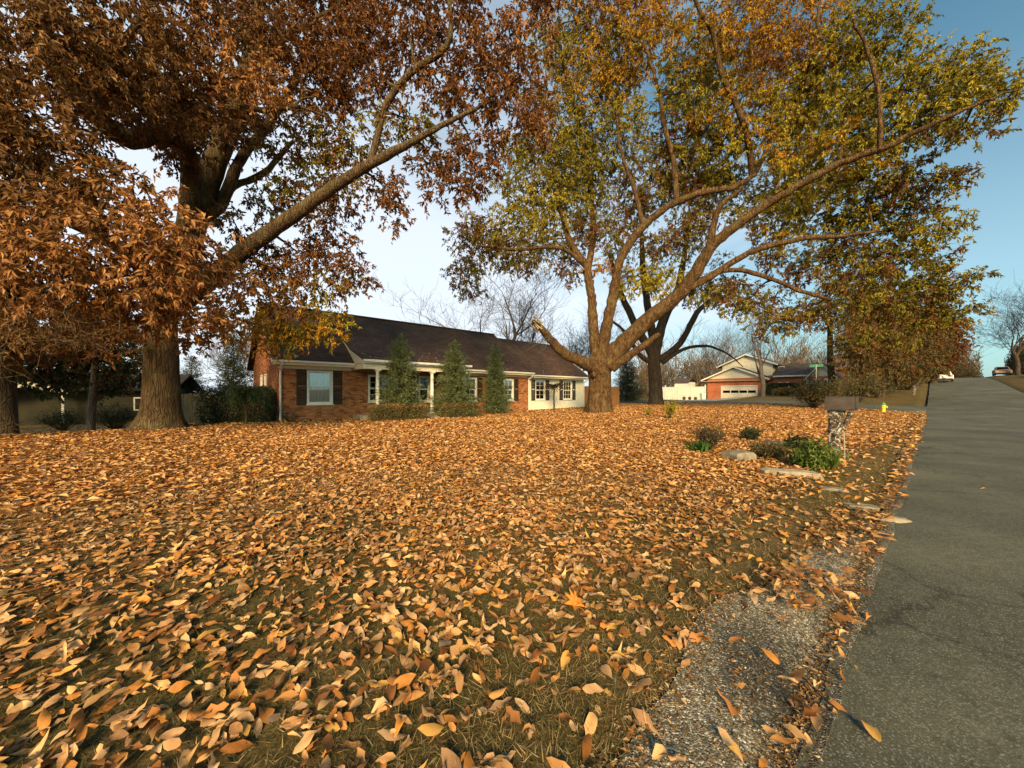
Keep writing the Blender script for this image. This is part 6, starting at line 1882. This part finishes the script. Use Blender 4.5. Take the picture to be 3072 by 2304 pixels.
for j in range(4):
    xx = GD[0] + 0.126 + j * (GD[1] - GD[0] - 0.13) / 4
    MB().bx(xx, xx + 0.98, 0.075, 0.085, 1.10, 1.46).build('pane', M['glass_dark'], gdo)
MB().bx(0.3, GWD - 0.3, 3.0, 3.1, -0.2, 3).build('inner_wall', M['interior'], h2)
# upper storey behind
MB().bx(0.9, 7.6, 3.5, 12, 3.0, 5.35).prism([(0.9, 5.351), (7.6, 5.351), (4.25, 6.75)], 3.52, 3.7, 'y').build('upper_wall', M['cream'], h2)
MB().prism([(0.2, 5.2), (4.25, 6.98), (8.3, 5.2), (8.3, 5.07), (4.25, 6.83), (0.2, 5.07)], 3.1, 12.4, 'y').build('roof', M['shingle_far'], h2)
MB().prism([(0.17, 5.03), (0.17, 5.23), (4.25, 7.01), (8.33, 5.23), (8.33, 5.03), (4.25, 6.79)], 3.06, 3.095, 'y').build('rake_board', M['white'], h2)
w = MB().bx(8.2, 8.9, 3.9, 3.95, 4.1, 4.9).build('window', M['white'], h2)
MB().bx(8.26, 8.84, 3.88, 3.895, 4.16, 4.84).build('pane', M['glass_dark'], w)
# right-hand wing with road-facing gable bay
MB().bx(GWD + 0.002, 12.2, 1.6, 8.5, -0.3, 3.55).build('wing_wall', M['brick_far'], h2)
MB().prism([(1.1, 3.5), (5.0, 5.2), (9, 3.5), (9, 3.37), (5.0, 5.06), (1.1, 3.37)], GWD + 0.8, 12.9, 'x').build('wing_roof', M['shingle_far'], h2)
MB().bx(GWD + 0.8, 12.85, 1.06, 1.095, 3.30, 3.49).build('fascia', M['white'], h2)
w = MB().bx(8.6, 9.9, 1.55, 1.6, 1.9, 2.6).build('window', M['white'], h2)
MB().bx(8.68, 9.82, 1.53, 1.549, 1.98, 2.52).build('pane', M['glass'], w)
MB().bx(11.9, 12.25, 1.0, 1.59, -0.3, 3.3).build('porch_post', M['white'], h2)
# bay
MB().bx(12.4, 14.6, 0.6, 6, -0.3, 3.2).build('bay_wall', M['brick_far'], h2)
MB().prism([(12.3, 3.201), (14.7, 3.201), (13.5, 4.7)], 0.58, 0.75, 'y').build('bay_gable', M['cream'], h2)
MB().prism([(11.95, 3.0), (13.5, 4.95), (15.05, 3.0), (15.05, 2.86), (13.5, 4.80), (11.95, 2.86)], 0.3, 6.2, 'y').build('bay_roof', M['shingle_far'], h2)
MB().prism([(11.92, 2.83), (11.92, 3.02), (13.5, 4.98), (15.08, 3.02), (15.08, 2.83), (13.5, 4.76)], 0.26, 0.295, 'y').build('rake_board', M['white'], h2)
for xx in (12.65, 13.75):
    w = MB().bx(xx, xx + 0.7, 0.55, 0.6, 0.9, 2.9).bx(xx + .32, xx + .38, 0.52, 0.549, 0.9, 2.9).build('window', M['white'], h2)
    for zz in (0.98, 1.94):
        MB().bx(xx + 0.07, xx + 0.30, 0.535, 0.548, zz, zz + 0.78).bx(xx + .40, xx + .63, 0.535, 0.548, zz, zz + 0.78).build('pane', M['glass_dark'], w)
p = on_ground(58.6, 13.2)
leafy_box('clipped_hedge', 'dark boxy hedge in front of the orange brick house', 'hedge', p, PHI + PI / 2, 3.4, 1.2, 1.45, 'E', 9000, 0.12, 0.07, seed=13)
# white bin and dark pots beside the garage
p = ST(57.5, 22.6, float(H(57.5, 22.6)) + 0.02)
tb_ = thing('white_bin', 'small white bin by the garage corner', 'bin', p, 0.2)
MB().add([(-.26, -.22, 0), (.26, -.22, 0), (.26, .22, 0), (-.26, .22, 0), (-.34, -.28, .82), (.34, -.28, .82), (.34, .28, .82), (-.34, .28, .82)], [(3, 2, 1, 0), (4, 5, 6, 7), (0, 1, 5, 4), (1, 2, 6, 5), (2, 3, 7, 6), (3, 0, 4, 7)]).build('body', M['white'], tb_, 0.02)
MB().bx(-.37, .37, -.31, .31, .822, .88).build('lid', M['white'], tb_, 0.015)
for j in range(3):
    p = ST(57.4, 23.6 + j * 0.85, float(H(57.4, 24)) + 0.0)
    pt = thing('plant_pot', ['dark pot with dead plant next to the white bin', 'dark pot with dead plant between two others by the vinyl fence', 'dark pot with dead plant farthest from the white bin'][j], 'plant pot', p, 0, 'dark pots by the vinyl fence')
    MB().lathe([(0.17, 0), (0.25, 0.34), (0.27, 0.34), (0.27, 0.40), (0.22, 0.40), (0.20, 0.33)], 14).build('pot', M['brick_dim'], pt)
    tb2 = MB()
    for q_ in range(9):
        a = random.uniform(0, 6.28)
        tb2.tube([(0, 0, .33), (math.cos(a) * .1, math.sin(a) * .1, .55), (math.cos(a) * .28, math.sin(a) * .28, .68)], [.012, .01, .004], 4)
    tb2.build('stems', M['wood_red'], pt)
# further house with dark roof
h3 = thing('far_house', 'brown-roofed house half hidden past the street sign', 'house', (*ST(72, 6.5)[:2], float(H(72, 6.5))), PHI - PI / 2)
MB().bx(-4, 4.5, 0, 8, -0.5, 2.5).build('wall', M['brick_dim'], h3)
MB().prism([(-0.5, 2.4), (4, 4.6), (8.5, 2.4), (8.5, 2.28), (4, 4.46), (-0.5, 2.28)], -4.4, 4.9, 'x').build('roof', M['shingle_far'], h3)
MB().bx(-1.0, 0.2, 3.2, 4.2, 4.0, 5.3).build('chimney', M['cream'], h3)
w = MB().bx(1.0, 2.2, -0.05, 0, 0.9, 2.0).build('window', M['white'], h3); MB().bx(1.08, 2.12, -0.06, -0.051, .98, 1.92).build('pane', M['glass_dark'], w)
# pale house over the crest, right
h4 = thing('far_house', 'pale-gabled house on the rise across the road', 'house', (*ST(104, -24)[:2], float(H(104, -24)) - 0.4), PHI + R(160))
MB().bx(-6, 6, 0, 8, -0.5, 2.6).build('wall', M['brick_dim'], h4)
MB().prism([(-6.5, 2.5), (0, 4.6), (6.5, 2.5), (6.5, 2.35), (0, 4.45), (-6.5, 2.35)], -0.5, 8.5, 'y').build('roof', M['shingle_far'], h4)
MB().prism([(-6.55, 2.2), (-6.55, 2.52), (0, 4.64), (6.55, 2.52), (6.55, 2.2), (0, 4.30)], -0.56, -0.505, 'y').build('rake_board', M['white'], h4)
w = MB().bx(-3, -1.4, -0.05, 0, .9, 2.1).build('window', M['white'], h4); MB().bx(-2.9, -1.5, -0.06, -0.051, 1.0, 2.0).build('pane', M['glass_dark'], w)

# brush along the right verge and beyond the crest
for i, (s1, t1, L, h, lab) in enumerate([(110, -11, 20, 6.5, 'dark leafless brush past the crest, right of the road'), (84, -13, 16, 3.2, 'dark brush on the bank across the road at the right edge'), (126, 1.0, 16, 5.5, 'hazy brush at the end of the road, left of the crest')]):
    n = 9000; rng = np.random.default_rng(90 + i)
    q = rng.normal(0, 1, (n, 3)); q = unit(q) * rng.random((n, 1)) ** .4
    P = q * np.array([2.6, L / 2, h]) if i == 2 else q * np.array([L / 2, 2.6, h]); P[:, 2] = np.abs(P[:, 2]) * (0.55 + 0.6 * hnoise(P[:, 0] * .5 + 20, P[:, 1] * .4 + 20, i))
    pal_ = np.array([(0.07, 0.06, 0.03), (0.11, 0.085, 0.04), (0.05, 0.05, 0.025), (0.14, 0.10, 0.05)])
    V, Fq, C = leaf_cloud(P, rng.normal(0, .6, (n, 3)) + np.array([0, 0, .7]), rng.normal(0, 1, (n, 3)), rng.uniform(.25, .6, n), rng.uniform(.08, .2, n), pal_[rng.integers(4, size=n)], LEAF4, LEAF4_F)
    t = thing('brush_thicket', lab, 'shrub', on_ground(s1, t1), PHI)
    link('foliage', mesh_np('foliage', V, [Fq], C), M['leaf'], t, kind='stuff')
# bank of shrubs along the left of the road past the side street
for i, (x, y, Y, h, r_, lv, lab) in enumerate([(2560, 1190, 31, 2.6, 2.3, 'B', 'brown twiggy shrub mass behind the mailbox'), (2440, 1222, 26, 2.1, 1.2, 'B', 'dark bare bush just left of the mailbox'), (2620, 1165, 40, 2.4, 2.6, 'B', 'brown shrub behind the fire hydrant'), (2720, 1150, 44, 1.6, 1.6, 'B', 'low brown shrub near the dark parked car'), (2350, 1196, 44, 0.9, 1.1, 'B', 'low shrub at the foot of the garage-corner tree')]):
    p = W(x, y, Y); p.z = gz(p.x, p.y)
    twig_bush('roadside_shrub', lab, p, h, r_, 110 + i, 110, 'bark_dark', lv, 'shrub', 3500, 0.16)

# ================================================================== STREET THINGS
def wheel(parent, x, y, r, w=0.2):
    def ly(mb):
        mb.v = [(x + a, y + c, r + b) for a, b, c in mb.v]; return mb
    t = ly(MB().lathe([(r * .62, -w / 2), (r * .95, -w / 2), (r, -w * .3), (r, w * .3), (r * .95, w / 2), (r * .62, w / 2)], 18)).build('wheel', M['tyre'], parent)
    ly(MB().lathe([(0.02, -w * .51), (r * .6, -w * .45), (r * .6, w * .45), (0.02, w * .51)], 12)).build('rim', M['metal_grey'], t)


def car(name, label, loc, rz, paint):
    """hatchback/saloon body: side outline swept across with tumblehome, x forward"""
    t = thing(name, label, 'car', loc, rz, )
    low = [(-2.15, .35), (-2.2, .62), (-2.1, .88), (-1.2, .95), (.9, .93), (1.8, .82), (2.15, .62), (2.18, .35), (1.75, .24), (-1.75, .24)]
    mb = MB()
    ys = [(-.86, .93), (-.80, 1.0), (.80, 1.0), (.86, .93)]
    n = len(low)
    vs = [(x * k, y, .55 + (z - .55) * k) for y, k in ys for x, z in low]
    fs = [tuple(range(n)), tuple(range(3 * n, 4 * n))[::-1]]
    for j in range(3):
        for i in range(n):
            fs.append((j * n + i, (j + 1) * n + i, (j + 1) * n + (i + 1) % n, j * n + (i + 1) % n))
    mb.add(vs, fs)
    mb.build('body', paint, t, 0.04, smooth=False)
    cab = [(-1.75, .93), (-1.25, 1.40), (-.5, 1.47), (.35, 1.42), (1.15, .92)]
    mb = MB(); n = len(cab)
    vs = []
    for y, k in ((-.74, 0), (.74, 0)):
        for x, z in cab:
            vs.append((x, y * (1 - .22 * (z - .92) / .55), z))
    mb.add(vs, [tuple(range(n)), tuple(range(n, 2 * n))[::-1]] + [(i, n + i, n + (i + 1) % n, (i + 1) % n) for i in range(n)])
    c = mb.build('cabin', paint, t, 0.03)
    MB().add([(-1.72, -.6, .99), (-1.72, .6, .99), (-1.31, .52, 1.37), (-1.31, -.52, 1.37)], [(0, 3, 2, 1)]).build('rear_window', M['glass_dark'], t)
    o_ = t.children[-1]; o_.location = (-0.025, 0, 0.012)
    MB().add([(1.10, -.62, .98), (1.10, .62, .98), (.42, .52, 1.38), (.42, -.52, 1.38)], [(0, 1, 2, 3)]).build('windscreen', M['glass_dark'], t)
    t.children[-1].location = (0.02, 0, 0.012)
    for sgn in (-1, 1):
        MB().add([(-1.35, sgn * .735, .98), (.9, sgn * .735, .98), (.3, sgn * .63, 1.36), (-1.05, sgn * .63, 1.36)], [(0, 1, 2, 3)] if sgn < 0 else [(3, 2, 1, 0)]).build('side_window', M['glass_dark'], t)
        t.children[-1].location = (0, sgn * 0.012, 0)
        MB().bx(-2.22, -2.08, sgn * .62 - .16, sgn * .62 + .16, .68, .82).build('tail_light', M['tail_light'], t)
        MB().bx(2.0, 2.15, sgn * .6 - .17, sgn * .6 + .17, .58, .70).build('headlight', M['metal_grey'], t)
        for xx in (-1.35, 1.35):
            wheel(t, xx, sgn * .76, .32)
    MB().bx(-2.2, -2.06, -.26, .26, .45, .57).build('number_plate', M['white'], t)
    MB().bx(-2.24, -2.10, -.8, .8, .30, .42).build('bumper', M['metal_dark'], t)
    return t


p = ST(82, -1.0); p.z = float(road_z(82)) + 0.03
car('parked_car', 'white car on the road near the crest', p, PHI, M['car_white'])
p = on_ground(88, 5.2)
car('parked_car', 'dark car under the russet tree left of the road', p, PHI + 0.5, M['car_dark'])
p = on_ground(99, -7.3)
car('parked_car', 'tan car at the right edge across the road', p, PHI + PI, M['car_orange'])
p = ST(122, 3.5); p.z = float(road_z(120))

# hydrant
p = G(2650, 1238); 
hyd = thing('fire_hydrant', 'yellow fire hydrant with green bonnet at the lawn corner', 'fire hydrant', p, PHI)
MB().lathe([(0.15, 0), (0.15, 0.04), (0.105, 0.05), (0.10, 0.42), (0.135, 0.44), (0.135, 0.49), (0.11, 0.50)], 16).build('barrel', M['hydrant'], hyd, smooth=False)
bon = MB().lathe([(0.13, 0.50), (0.13, 0.53), (0.11, 0.56), (0.085, 0.62), (0.05, 0.66), (0.03, 0.67), (0.03, 0.72), (0.0, 0.72)], 16).build('bonnet', M['hydrant_green'], hyd)
for dx_, dy_, rr_ in ((1, 0, .05), (-1, 0, .05), (0, -1, .065)):
    c = MB().tube([(dx_ * .08, dy_ * .08, .36), (dx_ * .17, dy_ * .17, .36)], rr_, 12).build('nozzle', M['hydrant'], hyd)
    MB().tube([(dx_ * .171, dy_ * .171, .36), (dx_ * .21, dy_ * .21, .36)], rr_ * 1.15, 8).build('nozzle_cap', M['hydrant'], c)

# street name sign
p = on_ground(44.0, 7.2)
sg_ = thing('street_sign', 'green street name blades on a thin grey pole at the corner', 'sign', p, PHI)
MB().tube([(0, 0, -.2), (0, 0, 3.35)], 0.035, 8).build('pole', M['metal_grey'], sg_)
MB().bx(-.48, .48, -.012, .012, 2.86, 3.10).build('name_blade', M['sign_green'], sg_)
MB().bx(-.012, .012, -.48, .48, 3.12, 3.36).build('name_blade', M['sign_green'], sg_)

# mailbox
p = G(2512, 1374)
mbx = thing('mailbox', 'dark roadside mailbox on a mottled wrapped post', 'mailbox', p, PHI)
post = MB()
pr = []
k = 14
for j in range(15):
    z = -0.1 + 1.12 * j / 14
    wx = 0.085 + 0.008 * math.sin(j * 1.7); wy = 0.105 + 0.010 * math.sin(j * 2.3 + 1) + (0.035 * ((j - 9) / 5) if j > 9 else 0)
    cy = 0.05 - (0.04 * ((j - 8) / 6) if j > 8 else 0)
    for i in range(k):
        a = 2 * PI * i / k
        rr_ = 1 + 0.06 * math.sin(i * 2.1 + j * 1.3)
        ca, sa_ = math.cos(a), math.sin(a)
        ex = 0.62
        post.v.append((math.copysign(abs(ca) ** ex, ca) * wx * rr_, cy + math.copysign(abs(sa_) ** ex, sa_) * wy * rr_, z))
for j in range(14):
    for i in range(k):
        post.f.append((j * k + i, j * k + (i + 1) % k, (j + 1) * k + (i + 1) % k, (j + 1) * k + i))
post.f.append(tuple(range(14 * k, 15 * k)))
post.build('post', M['post_wrap'], mbx, smooth=False)
MB().tube([(0.0, -.05, .52), (0.0, -.22, .98)], [0.03, 0.05], 8).build('brace', M['post_wrap'], mbx)
MB().bx(-.13, .13, -.30, .20, 1.021, 1.05).build('shelf', M['metal_dark'], mbx)
prof = [(-.125, 1.051), (.125, 1.051), (.125, 1.19)] + [(.125 * math.cos(a), 1.19 + .125 * math.sin(a)) for a in np.linspace(0.15, PI - 0.15, 10)] + [(-.125, 1.19)]
box = MB().prism(prof, -.30, .19, 'y').build('box', M['mailbox'], mbx)
MB().prism([(x * 1.05, 1.19 + (z - 1.185) * 1.04) for x, z in prof], -.325, -.301, 'y').build('front_flap', M['mailbox'], mbx)
MB().bx(.127, .14, -.20, -.17, 1.10, 1.30).bx(.127, .14, -.169, -.09, 1.25, 1.30).build('flag', M['tail_light'], mbx)
# white stake beside the post
p2 = p + ST(-0.06, -0.12) ; p2.z = gz(p2.x, p2.y) if st_of(p2.x, p2.y)[1] > ROAD_L else 0
stk = MB().tube([(0, 0, -.1), (0.01, 0, .3), (0.0, 0.0, .58)], 0.009, 6).build('marker_stake', M['metal_grey'], None, loc=p2, label='thin white stake leaning beside the mailbox post', cat='stake')
stk.rotation_euler = (0.03, -0.05, 0)


def rock(name, label, loc, rz, sx, sy, sz, mat, seed, tilt=(0, 0), group=None):
    rng = np.random.default_rng(seed)
    mb = MB()
    nx, ny = 7, 5
    vs = []
    for lv, (k_, z) in enumerate([(0.94, -0.35), (1.0, 0.0), (1.0, 0.72), (0.90, 1.0)]):
        ring = [(-1, -1), (-.3, -1.02), (.35, -1.0), (1, -1), (1.03, 0), (1, 1), (.3, 1.03), (-.35, 1), (-1, 1), (-1.02, 0)]
        for i, (a, b_) in enumerate(ring):
            vs.append((a * sx / 2 * k_ + rng.normal(0, .012), b_ * sy / 2 * k_ + rng.normal(0, .012), z * sz + (rng.normal(0, .008) if lv > 1 else 0)))
    fs = []
    for j in range(3):
        for i in range(10):
            fs.append((j * 10 + i, j * 10 + (i + 1) % 10, (j + 1) * 10 + (i + 1) % 10, (j + 1) * 10 + i))
    fs.append(tuple(range(30, 40)))
    mb.add(vs, fs)
    o = mb.build(name, mat, None, 0.012, loc=loc, label=label, cat='stone', group=group)
    o.rotation_euler = (tilt[0], tilt[1], rz)
    return o


STN = 'edging stones round the mailbox bed'
rock('edging_stone', 'weathered grey block at the left end of the mailbox bed', G(2215, 1380), 0.30, 0.50, 0.40, 0.17, M['stone'], 1, group=STN)
rock('edging_stone', 'long pale slab in front of the green plant', G(2370, 1428), -0.30, 0.80, 0.24, 0.10, M['pale_stone'], 2, (0.02, 0.05), STN)
rock('edging_stone', 'grey slab lying behind the brown plant', G(2370, 1368), -0.05, 0.62, 0.26, 0.11, M['stone'], 3, (0, 0), STN)
rock('edging_stone', 'flat stone at the back of the mailbox bed', G(2325, 1335), 0.1, 0.60, 0.3, 0.09, M['stone'], 6, (0, 0), STN)
rock('edging_stone', 'half-buried stone between pale slab and road', G(2500, 1470), -0.5, 0.30, 0.15, 0.03, M['stone'], 4, (0, 0), STN)
rock('edging_stone', 'low worn stone among leaves near the road edge', G(2585, 1522), -0.45, 0.30, 0.15, 0.03, M['stone'], 5, (0, 0), STN)
rock('edging_stone', 'white wedge of stone jutting onto the road', G(2678, 1560), -0.42, 0.24, 0.11, 0.03, M['pale_stone'], 7, (0, 0), STN)

# plants of the mailbox bed
twig_bush('bed_plant', 'bright green leafy clump left of the mailbox post', G(2440, 1412), 0.52, 0.22, 201, 90, 'bark_dark', 'V', 'plant', 1500, 0.075)
twig_bush('bed_plant', 'brown dying clump left of the green plant', G(2305, 1378), 0.34, 0.36, 202, 110, 'bark_dark', 'B', 'plant', 1100, 0.07)
twig_bush('bed_plant', 'tall dry stalks with green foot at the left of the bed', G(2125, 1352), 0.66, 0.38, 203, 110, 'bark_dark', 'B', 'plant', 700, 0.06)
twig_bush('bed_plant', 'small dark green tuft behind the bed', G(2255, 1322), 0.36, 0.30, 204, 60, 'bark_dark', 'E', 'plant', 900, 0.07)
twig_bush('bed_plant', 'low dark plant against the back slab', G(2392, 1350), 0.32, 0.26, 205, 60, 'bark_dark', 'E', 'plant', 700, 0.07)
twig_bush('bed_plant', 'yellow-green seedling on the lawn below the dark trunk', G(2010, 1258), 0.95, 0.34, 206, 26, 'bark_dark', 'L', 'plant', 420, 0.11)
twig_bush('bed_plant', 'tiny yellow-green sprout left of the seedling', G(1948, 1250), 0.6, 0.22, 207, 14, 'bark_dark', 'L', 'plant', 120, 0.11)
# green strappy foot of the tall clump
for (x, y, h, n, lab, sd, colr) in ((2102, 1358, 0.30, 90, 'small green grass tuft at the foot of the dry stalks', 1, (0.05, 0.12, 0.02)), (2445, 1402, 0.44, 200, 'strappy green iris-like leaves beside the mailbox', 2, (0.12, 0.16, 0.025))):
    rng = np.random.default_rng(300 + sd)
    d = np.stack([rng.normal(0, .45, n), rng.normal(0, .45, n), np.ones(n)], -1)
    V, Fq, C = leaf_cloud(rng.normal(0, .07 if n < 100 else .13, (n, 3)) * np.array([1, 1, 0]), d, rng.normal(0, 1, (n, 3)), rng.uniform(.5, 1.1, n) * h, rng.uniform(.007, .014, n), np.array(colr) * rng.uniform(.6, 1.4, (n, 1)))
    t = thing('grass_clump', lab, 'plant', G(x, y))
    link('blades', mesh_np('blades', V, [Fq], C), M['grass'], t, kind='stuff')

# a second mailbox far up the bank
fm = mbx.copy(); COL.objects.link(fm); fm.location = on_ground(57, 1.3); fm['label'] = 'tiny far mailbox on the bank past the fire hydrant'; fm['group'] = 'roadside mailboxes'; mbx['group'] = 'roadside mailboxes'
for ch in list(mbx.children):
    c = ch.copy(); COL.objects.link(c); c.parent = fm

# one big orange maple leaf on the lawn
p = G(1722, 1838)
ang = [(0, 1.0), (14, .55), (32, .95), (48, .5), (70, .85), (95, .45), (125, .6), (160, .28), (180, .18), (200, .28), (235, .6), (265, .45), (290, .85), (312, .5), (328, .95), (346, .55)]
vs = [(0, 0, 0.02)] + [(math.sin(R(a)) * r * .10, math.cos(R(a)) * r * .10, 0.02 + 0.035 * (r - .3) * math.cos(R(a * 2)) + 0.02) for a, r in ang]
mb = MB().add(vs, [(0, 1 + (i + 1) % 16, 1 + i) for i in range(16)])
ml = thing('maple_leaf', 'large bright orange maple leaf, curled, biggest on the lawn', 'leaf', p + Vector((0, 0, 0.03)), 0.7)
bl = mb.build('blade', M['leaf_single'], ml); bl.color = (0.66, 0.24, 0.035, 1); bl.rotation_euler = (0.5, 0.15, 0)
st2 = MB().tube([(0, -.018, .02), (0.01, -.06, .015), (0.0, -.10, .0)], 0.0022, 5).build('stalk', M['leaf_single'], ml); st2.color = (0.4, 0.15, 0.04, 1)
